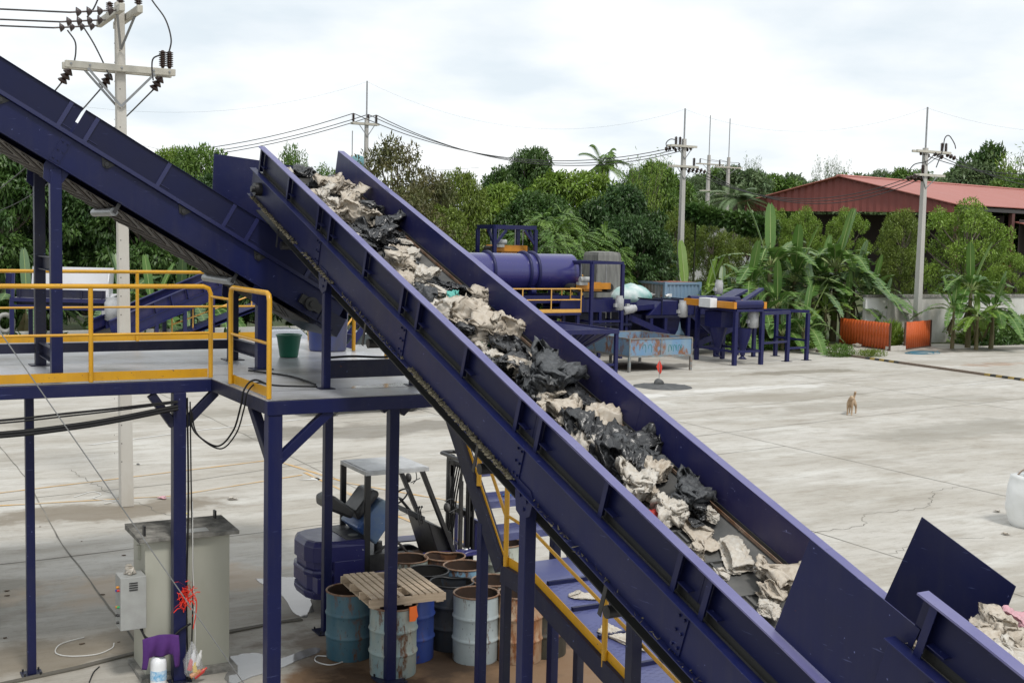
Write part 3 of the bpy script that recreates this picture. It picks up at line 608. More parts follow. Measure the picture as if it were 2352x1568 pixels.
b.plate([(SU + .03, 10.98, 1.99), (SV - .03, 10.98, 1.99), (SV - .03, 10.34, 1.98), (SU + .03, 10.34, 1.98)], (0, 0, 1), .008)
b.plate([(SU + .03, 10.338, 1.98), (SV - .03, 10.338, 1.98), (SV - .03, 6.2, 1.98 - sl * 4.138), (SU + .03, 6.2, 1.98 - sl * 4.138)], (0, 0, 1), .008); st.part('ramp_plate', b, BDECK)
for k in range(9):
    v = 10.25 - k * .47; z = 1.99 - sl * (10.34 - v)
    b = MB(); b.bar((SU + .12, v, z + .018), (SV - .04, v, z + .018), .04, .035); st.part('cleat', b, BLUE)
hp = [(11.5, 2.75), (10.87, 2.02), (9.0, 1.55), (7.2, 1.02)]
for i, (v, z) in enumerate(hp):
    for u in ((SU - .02,) if i else (SU - .02,)):
        b = MB(); b.cyl((u, v, z), (u, v, z + 1.02), .027, 12); st.part('handrail_post', b, YEL)
for du, o in ((1.0, .027), (.52, .018)):
    b = MB(); b.tube([(SU - .02, 12.1, 3.45 + du), (SU - .02, 10.9, 2.04 + du), (SU - .02, 10.3, 1.98 + du), (SU - .02, 6.3, .76 + du)], o, 10); st.part('handrail', b, YEL)
b = MB(); b.plate([(SU - .0, 12.2, 3.62), (SU - .0, 10.93, 2.10), (SU - .0, 10.93, 1.98), (SU - .0, 12.2, 3.50)], (1, 0, 0), .006)
b.plate([(SU - .0, 10.925, 2.12), (SU - .0, 10.33, 2.09), (SU - .0, 10.33, 1.98), (SU - .0, 10.925, 1.99)], (1, 0, 0), .006)
b.plate([(SU - .0, 10.325, 2.09), (SU - .0, 6.3, 2.09 - sl * 4.03), (SU - .0, 6.3, 1.98 - sl * 4.03), (SU - .0, 10.325, 1.98)], (1, 0, 0), .006); st.part('toe_board', b, YEL)
for u, v, zt2, wd in ((6.13, 11.42, 2.36, .10), (6.13, 10.88, 1.83, .09), (6.13, 8.55, 1.26, .09), (7.05, 11.42, 2.36, .10), (7.05, 10.88, 1.83, .09)): column(u, v, wd, zt2, .2, BLUED if wd < .1 else BLUE, st)
FILM = M('dirty beige film', (0.60, 0.52, 0.42), 0.40, vary=(0.75, 0.69, 0.60), vscale=4, vamt=0.9, bump=0.35, bscale=9, spec=0.45, translucent=0.3, rust=0.03, rustcol=(0.38, 0.29, 0.21), rscale=5)
FILMW = M('dirty white film', (0.76, 0.73, 0.67), 0.4, vary=(0.62, 0.54, 0.44), vscale=5, vamt=0.8, bump=0.35, bscale=9, spec=0.45, translucent=0.3)
FILMK = M('black film', (0.019, 0.0195, 0.021), 0.27, vary=(0.035, 0.036, 0.038), vscale=4, vamt=0.9, bump=0.35, bscale=8, spec=0.7, rvar=0.08)
FILMG = M('grey film', (0.085, 0.09, 0.095), 0.36, vary=(0.03, 0.031, 0.034), vscale=7, vamt=0.9, bump=0.5, bscale=18, spec=0.5)
FILMR = M('red film', (0.62, 0.065, 0.05), 0.45, vary=(0.40, 0.03, 0.03), vscale=8, bump=0.4, bscale=22, translucent=0.15)
FILMP = M('pink film', (0.75, 0.40, 0.46), 0.45, vary=(0.70, 0.55, 0.55), vscale=4, bump=0.4, bscale=18, translucent=0.2)
FILMGR = M('green film', (0.05, 0.30, 0.17), 0.45, vary=(0.25, 0.5, 0.36), vscale=8, bump=0.4, bscale=22, translucent=0.2)
FILMT = M('turquoise film', (0.16, 0.55, 0.48), 0.45, bump=0.4, bscale=22, translucent=0.2)

# ================================================================ plastic film bags
def bag_mesh(seed, flat=0.6, crease=0.35, ears=2, sub=5, folds=11):
    """a limp film bag: a soft closed skin folded over random planes, then creased"""
    bmesh = __import__('bmesh'); rr = random.Random(seed); bm = bmesh.new(); bmesh.ops.create_icosphere(bm, subdivisions=sub, radius=1)
    off = Vector((seed * 3.7, seed * 1.3, seed * 5.1)); lob = Vector((rr.uniform(1.0, 1.45), rr.uniform(.8, 1.1), 1)); ear = []
    for _ in range(ears):
        a = rr.uniform(0, 2 * pi); ear.append(Vector((cos(a), sin(a), rr.uniform(-.1, .8))).normalized())
    fl = []
    for _ in range(folds):
        n = Vector((rr.gauss(0, 1), rr.gauss(0, 1), rr.gauss(0, .30))).normalized(); fl.append((n, rr.uniform(.22, .72), Matrix.Rotation(rr.uniform(-.7, .7), 3, Vector((rr.gauss(0, .5), rr.gauss(0, .5), rr.gauss(0, 1))).normalized()), rr.uniform(.55, .98)))
    for v in bm.verts:
        n = v.co.normalized(); q = n * 1.1 + off; r0 = 1 + .55 * mnoise.noise(q * .9)
        for e_ in ear:
            d = n.dot(e_); r0 += .75 * max(0, (d - .80) / .20) ** 1.5
        p = Vector((n.x * lob.x, n.y * lob.y, n.z * flat)) * r0
        for (fn, fd, fm, fk) in fl:
            x = p.dot(fn) - fd
            if x > 0:
                b0 = p - fn * x; p = b0 - fn * (x * fk) + (fm @ (fn * x) - fn * x) * .35
        w_ = Vector((mnoise.noise(q * 2.2), mnoise.noise(q * 2.2 + Vector((9, 0, 0))), mnoise.noise(q * 2.2 + Vector((0, 9, 0)))))
        dsp = 0
        for k, (fr, am) in enumerate(((1.6, .20), (3.2, .15), (6.5, .085), (13.0, .035))):
            dsp += crease * am * (.30 - abs(mnoise.noise(q * fr + w_ * 1.6 + Vector((k * 7, 0, 0))))) * 2.0
        p = p + (n * .55 + Vector((0, 0, .5 * (1 if n.z > 0 else -1)))) * dsp + w_ * .05
        if p.z < -.36 * flat: p.z = -.36 * flat + (p.z + .36 * flat) * .12
        v.co = p
    zm = max(v.co.z for v in bm.verts); zk = min(1.0, (flat * 1.25) / max(.05, zm))
    for v in bm.verts: v.co.z *= zk
    s_ = 1.15 / max(.4, max(max(abs(v.co.x), abs(v.co.y)) for v in bm.verts))
    for v in bm.verts: v.co *= s_
    me = bpy.data.meshes.new('film_bag'); bm.to_mesh(me); bm.free()
    me.polygons.foreach_set('use_smooth', [True] * len(me.polygons)); me.materials.append(None)
    return me
BAGS = [bag_mesh(i, f, c, e_) for i, (f, c, e_) in enumerate([(.46, .75, 2), (.36, .9, 1), (.52, .75, 3), (.30, .95, 2), (.48, .6, 0), (.26, 1.0, 2), (.48, .9, 3), (.34, .75, 1), (.44, .8, 2), (.38, 1.0, 3)])]
SHEETS = [bag_mesh(20 + i, f, .55, 0, 5, 3) for i, f in enumerate((.15, .2, .12))]
def bag(mesh, mat, pos, size, label, group, rot, tilt=None, cat='plastic bag', name='plastic_bag', sz=1.0, xy=(1, 1)):
    o = bpy.data.objects.new(name, mesh); COL.objects.link(o)
    o.material_slots[0].link = 'OBJECT'; o.material_slots[0].material = mat
    q = Matrix.Rotation(TH, 3, 'Z') @ (tilt if tilt else Matrix.Identity(3)) @ Matrix.Rotation(rot, 3, 'Z')
    o.rotation_euler = q.to_euler(); o.location = W(*pos); o.scale = (size * xy[0], size * xy[1], size * sz)
    tag(o, label, cat, group); return o
TB = Matrix.Rotation(AB, 3, 'X')               # lies on the sloping belt
def onbelt(x, y, tl=.92, t0=.44):
    d = ray(x, y); d = Vector(UV(d)); c = Vector((0, 0, CAMH)); n = Vector((0, -sin(AB), cos(AB))); k = (tl - c.dot(n)) / d.dot(n); return c + d * k
GB = 'film bags on the long sloping belt'
K, BG, WH, GY = FILMK, FILM, FILMW, FILMG
items = [  # picture x, y, size, colour, mesh, label
 (664, 388, .17, WH, 0, 'small white film bag at the very top end of the sloping belt'), (700, 398, .22, K, 1, 'shiny black bag heaped behind the white one at the head of the belt'),
 (728, 420, .16, GY, 5, 'grey and white creased film near the head pulley, beside the near board'), (745, 425, .22, BG, 2, 'wrinkled grey beige bag standing at the head of the belt'),
 (772, 425, .13, M('tan film', (.40, .26, .10), .5, vary=(.5, .36, .18), vscale=9, bump=.4), 4, 'small tan brown bag against the far board near the head'), (738, 452, .20, WH, 3, 'white film with pale blue folds near the head of the belt'),
 (800, 432, .20, BG, 0, 'pale beige bag leaning on the far board, left of the pair near the head'), (838, 440, .22, BG, 6, 'pale beige bag with a pointed ear sticking over the far board'),
 (768, 468, .20, WH, 3, 'silvery white crumpled film between beige bags near the head'), (800, 462, .26, BG, 1, 'folded beige bag below the pair that leans on the far board'), (808, 488, .30, BG, 4, 'large smooth beige bag bulging in the upper heap'),
 (770, 494, .15, BG, 5, 'torn beige film tucked under the near board beside the large smooth bag'), (858, 492, .24, K, 2, 'glossy black bag just below the large smooth beige bag'), (830, 520, .22, K, 1, 'black bag with silver folds beside the near board, upper third'),
 (880, 522, .27, K, 6, 'tall draped black bag against the far board, upper third'), (862, 548, .25, K, 3, 'flat creased black bag with white edge in the upper third'), (900, 556, .22, K, 5, 'small black bag wedged over the seal strip, upper third'),
 (930, 572, .20, BG, 2, 'ridged pinkish beige bag alone at the far side of the belt'), (898, 585, .20, K, 4, 'black bag under the ridged pinkish beige bag'), (912, 608, .26, BG, 1, 'creased beige bag just below the ridged pinkish one'), (940, 598, .17, WH, 5, 'thin white film strip beside the bare patch of belt'),
 (925, 640, .22, BG, 6, 'beige bag with a peak pointing up, by the near board'), (958, 628, .18, BG, 2, 'narrow twisted beige film in the middle of the belt'), (985, 630, .27, WH, 0, 'plump off-white bag beside the clamp bar'), (962, 660, .18, GY, 3, 'small grey bag under the plump off-white bag'),
 (1000, 652, .17, GY, 1, 'grey bag folded against the plump off-white bag'), (1012, 668, .22, K, 5, 'dark grey bag by the far seal strip above the wide beige bag'), (985, 678, .25, GY, 4, 'shiny grey bag lying at the near board above the wide beige bag'), (1042, 668, .22, K, 3, 'black bag half under the wide beige bag'),
 (1040, 692, .12, FILMT, 5, 'turquoise scrap of film lying at the edge of the wide beige bag'), (1068, 700, .42, BG, 3, 'wide wrinkled beige bag filling the middle of the belt'), (1030, 716, .26, WH, 1, 'off-white bag between the near board and the wide beige bag'), (1112, 696, .17, BG, 6, 'beige bag with two ears touching the far board'),
 (1112, 735, .23, K, 0, 'crumpled black bag above the bright red one'), (1138, 748, .15, FILMR, 5, 'bright red film bag pressed against the far board'), (1072, 765, .20, K, 3, 'black bag by the near board level with the bright red one'), (1165, 760, .27, BG, 6, 'beige bag with crown-like top just below the bright red one'),
 (1120, 770, .24, BG, 1, 'tan folded bag in the middle below the bright red one'), (1115, 788, .10, FILMGR, 5, 'green film scrap under the tan folded bag'), (1100, 795, .13, WH, 2, 'small white bag near the green scrap by the near board'), (1160, 805, .36, K, 3, 'wide glossy black bag below the green scrap'),
 (1138, 818, .17, WH, 6, 'white bag with a peak lying on the wide glossy black bag'), (1165, 840, .22, K, 5, 'black bag under the white peaked bag'), (1195, 850, .20, BG, 2, 'small brownish beige bag below the wide glossy black bag'), (1228, 832, .19, BG, 1, 'pinkish beige bag beside the rusty clamp bar, mid belt'),
 (1215, 872, .26, GY, 4, 'smooth dark grey bag with upright fold, mid belt'), (1262, 882, .34, GY, 3, 'broad dark grey bag with fan folds, mid belt'), (1228, 905, .20, K, 5, 'black bag beneath the fan-folded grey bag at the near board'), (1318, 912, .34, K, 6, 'tall shiny black bag rising by the far board, lower half'),
 (1280, 938, .20, BG, 4, 'round beige bag left of the tall shiny black bag'), (1310, 965, .30, BG, 3, 'flattened cream film below the round beige bag'), (1385, 955, .30, BG, 2, 'square-topped beige bag against the far board below the tall black bag'), (1335, 985, .32, K, 1, 'creased black bag lying on the flattened cream film'),
 (1380, 1000, .20, BG, 5, 'crushed beige film under the square-topped bag'), (1345, 1018, .26, WH, 3, 'dirty white film beside the near board, lower half'), (1412, 1012, .32, K, 0, 'large black bag just below the square-topped beige bag'), (1440, 1030, .24, K, 3, 'black bag with scarf-like fold at the far seal strip'),
 (1410, 1055, .32, K, 6, 'dark draped bag hanging toward the near board, lower half'), (1470, 1062, .26, GY, 4, 'smooth grey bag above the bare stretch of belt'), (1508, 1085, .29, BG, 2, 'beige bag with a yellow mark at the top of the bare stretch'), (1458, 1118, .24, WH, 1, 'pale bag by the near board beside the bare stretch'),
 (1488, 1132, .20, BG, 6, 'grey beige bag next to the pale one on the near side'), (1578, 1148, .24, FILMG, 5, 'thin dark rag of film at the far side of the bare stretch'), (1515, 1168, .20, WH, 5, 'crumpled off-white strip across the belt above the small red bag'), (1503, 1183, .10, FILMR, 2, 'small red bag low on the belt by the near board'),
 (1540, 1178, .18, WH, 6, 'off-white bag beside the small red bag')]
for i, (x, y, sz, m, k, lb) in enumerate(items):
    bag(BAGS[(k + (i * 3)) % 10], m, onbelt(x, y + 6, .44 + .29 + sz * .26), sz * (.90 if y < 1060 else .82), lb, GB, rnd.uniform(0, 6.3), TB, sz=rnd.uniform(.95, 1.3), xy=(rnd.uniform(.9, 1.2), rnd.uniform(.85, 1.05)))
SCM = {'beige': FILM, 'off-white': FILMW, 'black': FILMK, 'grey': FILMG}
rs_ = random.Random(77)
for k in range(78):
    cn = rs_.choice(('beige', 'beige', 'off-white', 'off-white', 'black', 'black', 'grey')); s__ = rs_.uniform(7.6, 16.3); u__ = rs_.uniform(5.12, 5.90); p__ = PB(u__, s__, .44 + .30 + rs_.uniform(0, .10))
    bag(BAGS[rs_.randrange(10)], SCM[cn], p__, rs_.uniform(.06, .14), 'small torn ' + cn + ' film scrap among the bags on the long sloping belt', cn + ' film scraps on the sloping belt', rs_.uniform(0, 6.3), TB, cat='film scrap', name='film_scrap', sz=rs_.uniform(.6, 1.1), xy=(rs_.uniform(.9, 1.7), 1))
for x, y, sz, m, k, lb, xy in ((1592, 1222, .26, BG, 0, 'flat beige film sheet spread on the bare lower belt, upper of two', (1.15, .8)), (1690, 1282, .26, WH, 1, 'flat oval cream film sheet on the bare lower belt, lower of two', (1.1, .85))):
    bag(SHEETS[k], m, onbelt(x, y, .44 + .31), sz, lb, GB, .5, TB, xy=xy)
for x, y, sz, m, k, lb in ((1600, 1268, .09, BG, 2, 'tiny knotted beige film below the upper film sheet'), (1652, 1332, .08, WH, 2, 'tiny white film scrap by the near board low on the belt'), (1790, 1335, .20, BG, 1, 'ruffled beige bag against the chute plate at the belt foot'), (1765, 1368, .16, BG, 6, 'brown stained bag in front of the chute plate'), (1768, 1390, .14, WH, 3, 'off-white film at the lowest visible point of the belt')):
    bag(BAGS[k], m, onbelt(x, y, .44 + .29 + sz * .3), sz, lb, GB, rnd.uniform(0, 6), TB)
GC = 'film bags on the lower conveyor'
for x, y, sz, m, k, lb in ((2262, 1452, .13, BG, 6, 'beige peaked bag at the head of the lower conveyor'), (2240, 1474, .13, BG, 1, 'brown beige folded bag by the near board of the lower conveyor'), (2325, 1440, .15, FILMP, 4, 'pale pink bag on the lower conveyor'), (2290, 1462, .13, BG, 2, 'wrinkled beige bag left of the pale pink bag'),
                           (2300, 1494, .16, BG, 3, 'brownish film heap below the pale pink bag'), (2345, 1490, .16, BG, 0, 'smooth beige bag at the picture edge under the pale pink bag'), (2330, 1530, .16, WH, 1, 'off-white bag at the lower picture edge on the lower conveyor'), (2100, 1470, .12, BG, 5, 'beige film crushed under the lower conveyor head')):
    bag(BAGS[k], m, onbelt(x, y, 1.33 + .29 + sz * .35), sz, lb, GC, rnd.uniform(0, 6), TB)
TR = Matrix.Rotation(math.atan(sl), 3, 'X')
for u, v, k, lb, sz in ((6.48, 9.95, 0, 'small white film scrap, upper of two on the blue ramp', .15), (6.42, 9.35, 2, 'larger crumpled white film sheet, lower of two on the blue ramp', .25)):
    bag(SHEETS[k], FILMW, (u, v, 1.995 - sl * (10.34 - v) + .012), sz, lb, 'film scraps on the ramp', rnd.random() * 6, TR, xy=(1.4, .8))
bag(SHEETS[1], M('blue glove', (.05, .25, .65), .5), (6.5, 11.56, 2.60), .06, 'small blue glove lying on a stair tread', None, 1, cat='glove', name='glove')
# ================================================================ oil drums
def drum(u, v, mat, label, rim=RUSTY, inner=None, dent=0, r=.292, h=.88, contents=None):
    t = Thing('oil_drum', label, 'drum', (u, v, 0), 'open oil drums standing together under the platform')
    prof = [(r * .97, .0), (r, .015), (r, .26), (r + .004, .27), (r + .016, .29), (r + .016, .30), (r + .004, .32), (r, .33), (r, .55), (r + .004, .56), (r + .016, .58), (r + .016, .59), (r + .004, .61), (r, .62), (r, h - .02)]
    b = MB(); b.lathe(prof, (u, v, 0), 36)
    for k in range(len(b.v)):
        p = b.v[k]; a = atan2(p.y - v, p.x - u); f = 1 + .012 * mnoise.noise(Vector((cos(a) * 2 + u * 3, sin(a) * 2 + v * 3, p.z * 3)))
        if dent and p.z > .5: f -= dent * max(0, cos(a - 1.0)) ** 6 * (p.z - .5) * 1.6
        b.v[k] = Vector((u + (p.x - u) * f, v + (p.y - v) * f, p.z))
    sh = t.part('shell', b, mat)
    b = MB(); pts = []
    for k in range(37):
        a = 2 * pi * k / 36; f = 1.0 - (dent * max(0, cos(a - 1.0)) ** 6 * (h - .5) * 1.6 if dent else 0); pts.append((u + r * f * cos(a), v + r * f * sin(a), h - .012 + (-.03 * max(0, cos(a - 1.0)) ** 6 if dent else 0)))
    b.tube(pts, .013, 8, False); t.part('rim', b, rim)
    b = MB(); b.lathe([(r - .008, h - .02), (r - .012, .12), (.001, .12)], (u, v, 0), 32); t.part('inside', b, inner or M('dark drum inside', (.016, .012, .010), .75, vary=(.055, .026, .013), vscale=6, vamt=.8))  # inside lining in a near-black brown tone
    return t
def DM(name, base, vary, rust, rc=(.12, .05, .02)): return M(name, base, .55, vary=vary, vscale=4.5, vamt=.95, rust=rust + .06, rustcol=rc, rscale=6.5, stretch=(1, 1, .4), chips=.055, chipcol=tuple(min(1, c * .35) for c in base), bump=.15, bscale=14)
d1 = DM('teal drum paint', (.035, .11, .16), (.09, .15, .17), .10); d2 = DM('pale blue drum paint', (.21, .31, .33), (.36, .36, .30), .13); d3 = DM('bright blue drum paint', (.022, .055, .30), (.05, .09, .30), .06)
d4 = DM('sooty blue drum paint', (.028, .040, .058), (.05, .05, .055), .10, (.05, .03, .02)); d5 = DM('pale grey blue drum paint', (.40, .46, .47), (.33, .39, .41), .085); d6 = M('black drum paint', (.012, .012, .013), .5)
d7 = DM('pale green drum paint', (.30, .35, .30), (.42, .43, .38), .14); d8 = DM('rust brown drum', (.12, .05, .025), (.20, .09, .045), .16, (.05, .03, .025)); d9 = DM('sky blue drum paint', (.12, .26, .42), (.20, .33, .40), .14)
d11 = DM('rust stained cream drum', (.46, .36, .26), (.28, .14, .065), .17, (.22, .085, .03)); d12 = DM('olive and black drum', (.07, .07, .05), (.03, .03, .03), .1)
drum(5.80, 14.42, d1, 'dark teal drum standing left of the others under the pallet')
drum(6.06, 13.60, d2, 'pale blue rust streaked drum nearest the post under the pallet, orange cloth on its rim')
drum(6.50, 14.02, d3, 'bright blue ribbed drum under the right end of the pallet')
drum(7.16, 14.19, d4, 'dark sooty drum with a dented rim, right of the pallet', rim=BLACK, inner=M('black inside', (.012, .011, .010), .8), dent=.22)
drum(7.22, 13.60, d5, 'whitish blue drum at the front, right of the pallet')
drum(7.09, 14.80, d6, 'all black open drum behind the dented sooty one', rim=BLACK, inner=M('black inside', (.012, .011, .010), .8))
drum(7.12, 15.52, d7, 'pale green drum with rusty inside next to the forklift step')
drum(7.66, 15.42, d8, 'rust brown drum with a torn rim in front of the forklift mast', dent=.15)
drum(7.68, 14.84, d9, 'sky blue drum with rust flakes beside the brown drum')
drum(7.70, 14.02, d7, 'small greenish drum half hidden behind the blue posts')
drum(7.74, 13.36, d11, 'cream drum running with orange rust behind the stair posts')
drum(8.15, 13.42, d12, 'olive drum with black lower half beside the ramp')
drum(8.80, 15.75, d7, 'yellowish drum far behind the stair posts')
b = MB(); o = (6.18, 13.30, .80); b.plate([(6.14, 13.31, .90), (6.24, 13.33, .90), (6.25, 13.30, .78), (6.21, 13.30, .72), (6.13, 13.28, .73)], (.1, -1, .1), .012)
solo('cloth', b, M('orange cloth', (.85, .16, .02), .7, bump=.4, bscale=14), o, 'bright orange cloth hanging over the rim of the pale blue drum', 'cloth')
# pallet lying on three drums
pal = Thing('wooden_pallet', 'pale wooden pallet lying on top of the drums', 'pallet', (6.2, 14.0, .885))
pc = Vector((6.22, 14.02, .885)); pa = R(-4); ex = Vector((cos(pa), sin(pa), 0)); ey = Vector((-sin(pa), cos(pa), 0)); Lx, Ly = .98, 1.22
def pp(x, y, z): return pc + ex * x + ey * y + Vector((0, 0, z))
for y in (-.58, -.20, .18, .56):
    b = MB(); b.hexa([pp(-.50, y - .02, .02), pp(.50, y - .02, .02), pp(.50, y + .02, .02), pp(-.50, y + .02, .02), pp(-.50, y - .02, .11), pp(.50, y - .02, .11), pp(.50, y + .02, .11), pp(-.50, y + .02, .11)]); pal.part('stringer', b, WOOD)
for i in range(11):
    x = -.43 + i * .087; y0, y1 = -.60, .58
    if i == 5: continue
    if i == 6: y1 = .12
    b = MB(); o = rnd.uniform(-.012, .012); b.hexa([pp(x - .032, y0 + o, .112), pp(x + .032, y0 + o, .112), pp(x + .032, y1 + o, .112), pp(x - .032, y1 + o, .112), pp(x - .032, y0 + o, .13), pp(x + .032, y0 + o, .13), pp(x + .032, y1 + o, .13), pp(x - .032, y1 + o, .13)]); pal.part('deck_board', b, WOOD)
for x in (-.42, 0, .42):
    b = MB(); b.hexa([pp(x - .05, -.6, .002), pp(x + .05, -.6, .002), pp(x + .05, .58, .002), pp(x - .05, .58, .002), pp(x - .05, -.6, .018), pp(x + .05, -.6, .018), pp(x + .05, .58, .018), pp(x - .05, .58, .018)]); pal.part('bottom_board', b, WOOD)

# ================================================================ forklift (faces +u)
fk = Thing('forklift', 'old navy forklift with raised blue hood and grey overhead guard behind the drums', 'forklift', (7.1, 16.5, 0))
FB_ = M('forklift navy', (.026, .026, .13), .33, vary=(.035, .034, .11), vscale=2, chips=.03, chipcol=(.45, .45, .5), bump=.06, bscale=8)
DG = M('oily dark frame', (.035, .034, .034), .5, vary=(.10, .095, .09), vscale=4, vamt=.7, rust=.05, bump=.1)
b = MB(); pr = [(6.72, 15.98), (6.08, 16.02), (5.93, 16.12), (5.86, 16.30), (5.86, 16.72), (5.93, 16.90), (6.08, 17.0), (6.72, 17.03)]
def loft(b, prs):
    k = len(prs[0]); vs = [p for pr_ in prs for p in pr_]; fs = [(i * k + j, i * k + (j + 1) % k, (i + 1) * k + (j + 1) % k, (i + 1) * k + j) for i in range(len(prs) - 1) for j in range(k)]
    b.add(vs, fs + [tuple(range(k - 1, -1, -1)), tuple((len(prs) - 1) * k + j for j in range(k))]); return b
cen = Vector((6.35, 16.5))
def ring(sc, z, front=0): return [((6.72 if p[0] > 6.7 else cen.x + (p[0] - cen.x) * sc), cen.y + (p[1] - cen.y) * (1 if p[0] > 6.7 else sc), z) for p in pr]
loft(b, [ring(.93, .24), ring(1.0, .32), ring(1.0, .36)]); loft(b, [ring(.9, .36), ring(.9, .58)]); loft(b, [ring(1.0, .58), ring(1.02, .63), ring(1.0, .67)]); loft(b, [ring(.93, .67), ring(.93, .78)]); loft(b, [ring(1.0, .78), ring(1.0, 1.0), ring(.93, 1.06), ring(.85, 1.075)])
b.box((5.95, 15.99, .36), (6.1, 16.2, .58)); b.box((5.95, 16.8, .36), (6.1, 17.0, .58)); b.box((6.2, 15.985, .42), (6.72, 16.1, .80)); b.box((6.2, 16.9, .42), (6.72, 17.025, .80))
fk.part('counterweight', b, FB_, bevel=.012)
b = MB(); b.box((6.42, 16.08, 1.072), (6.74, 16.95, 1.085)); fk.part('cover_plate', b, DG)
b = MB(); b.cyl((6.58, 16.72, 1.086), (6.58, 16.72, 1.088), .075, 20); fk.part('cover_hole', b, BLACK)
b = MB(); b.cyl((6.60, 16.30, 1.086), (6.60, 16.30, 1.088), .075, 20); fk.part('cover_hole', b, CREAM)
b = MB(); b.box((6.72, 16.0, .36), (7.9, 16.12, .56)); b.box((6.72, 16.88, .36), (7.9, 17.0, .56)); b.box((6.72, 16.12, .3), (7.9, 16.88, .46)); fk.part('chassis', b, FB_, bevel=.01)
b = MB(); b.box((6.74, 16.14, .47), (7.2, 16.86, .80)); b.box((7.3, 16.3, .47), (7.75, 16.8, .62)); b.cyl((7.0, 16.3, .8), (7.0, 16.3, .95), .06); b.tube(catmull([(6.9, 16.2, .8), (7.2, 16.15, .95), (7.5, 16.3, .7)]), .02); fk.part('engine', b, DG)
# wheels
for u, v, rr in ((6.42, 16.10, .25), (6.42, 16.90, .25), (7.80, 15.96, .32), (7.80, 17.04, .32)):
    b = MB(); v0, v1 = v - .085, v + .085
    b.tube([(u, v0, rr), (u, v0 + .03, rr), (u, v1 - .03, rr), (u, v1, rr)], [rr - .03, rr, rr, rr - .03], 28); wl = fk.part('wheel', b, RUBBER)
    b = MB(); b.cyl((u, v0 - .004, rr), (u, v1 + .004, rr), rr * .55, 20); fk.part('rim', b, DG, wl)
# overhead guard
b = MB(); b.box((6.66, 15.98, 2.00), (7.66, 16.06, 2.06)); b.box((6.66, 16.90, 2.00), (7.66, 16.98, 2.06)); b.box((6.66, 16.06, 2.002), (6.74, 16.90, 2.058)); b.box((7.60, 16.06, 2.002), (7.66, 16.90, 2.058)); b.box((6.70, 16.0, 2.061), (7.62, 16.96, 2.067))
g_ = fk.part('overhead_guard', b, M('scratched grey roof', (.52, .53, .54), .42, .2, vary=(.30, .30, .30), vscale=7, vamt=.6), bevel=.006)
for p, q in (((6.70, 16.01, .60), (6.70, 16.01, 2.0)), ((6.70, 16.95, .60), (6.70, 16.95, 2.0)), ((7.56, 16.01, 2.0), (8.18, 16.05, .58)), ((7.56, 16.95, 2.0), (8.18, 16.9, .58))):
    b = MB(); b.bar(p, q, .06, .085, (1, 0, 0) if p[0] == q[0] else (0, 1, 0)); fk.part('guard_post', b, BLACK, g_, bevel=.006)
# raised hood with seat
hm = Matrix.Rotation(R(-47), 3, 'Y'); hc = Vector((6.80, 16.08, 1.02))
def hp_(x, y, z): return hc + hm @ Vector((x, y, z))
b = MB(); b.hexa([hp_(.0, .0, -.10), hp_(.62, .0, -.04), hp_(.62, .72, -.04), hp_(0, .72, -.10), hp_(.0, .02, .30), hp_(.56, .02, .28), hp_(.56, .70, .28), hp_(0, .70, .30)])
HOODM = M('scuffed blue hood', (.16, .22, .27), .38, vary=(.035, .10, .33), vscale=1.6, vamt=1.0, chips=.04, chipcol=(.5, .55, .6), rust=.03)
fk.part('hood', b, HOODM, bevel=.03)
b = MB(); q = [hp_(.10, .10, .31), hp_(.16, .10, .44), hp_(.55, .12, .46), hp_(.62, .12, .36), hp_(.58, .10, .31)]; b.plate(q, hm @ Vector((0, 1, 0)), .50); s_ = fk.part('seat', b, M('black vinyl', (.025, .025, .028), .36, vary=(.07, .07, .07), vscale=5, vamt=.6), bevel=.04)
b = MB(); q = [hp_(.06, .10, .40), hp_(-.08, .10, .82), hp_(.02, .10, .92), hp_(.14, .10, .86), hp_(.18, .10, .46)]; b.plate(q, hm @ Vector((0, 1, 0)), .46); fk.part('seat_back', b, M('black vinyl', (.025, .025, .028), .36), bevel=.04)
# front cowl, dash, steering
b = MB(); b.hexa([(7.95, 16.1, .55), (8.22, 16.1, .50), (8.22, 16.9, .50), (7.95, 16.9, .55), (7.72, 16.12, 1.20), (8.10, 16.1, 1.02), (8.10, 16.9, 1.02), (7.72, 16.88, 1.20)]); fk.part('front_cowl', b, BLACK, bevel=.012)
b = MB(); b.hexa([(7.48, 16.35, 1.30), (7.78, 16.35, 1.14), (7.78, 16.85, 1.14), (7.48, 16.85, 1.30), (7.50, 16.38, 1.37), (7.80, 16.38, 1.22), (7.80, 16.82, 1.22), (7.50, 16.82, 1.37)]); fk.part('dashboard', b, BLACK, bevel=.01)
b = MB(); b.cyl((7.75, 16.55, 1.15), (7.45, 16.55, 1.50), .022, 10); ax = Vector((-.3, 0, .35)).normalized(); c0 = Vector((7.43, 16.55, 1.52)); e1 = Vector((0, 1, 0)); e2 = ax.cross(e1)
b.tube([c0 + (e1 * cos(2 * pi * k / 24) + e2 * sin(2 * pi * k / 24)) * .17 for k in range(25)], .013, 8, False); b.cyl(c0 - e1 * .17, c0 + e1 * .17, .010, 6); b.cyl(c0, c0 + e2 * .17, .01, 6); fk.part('steering_wheel', b, BLACK)
for k in range(3): b = MB(); b.tube([(7.62 + .04 * k, 16.20 + .03 * k, 1.15), (7.58 + .04 * k, 16.2 + .03 * k, 1.36), (7.62 + .04 * k, 16.3, 1.40)], .008, 6); b.sphere((7.62 + .04 * k, 16.3, 1.40), .018, 8, 6); fk.part('lever', b, BLACK)
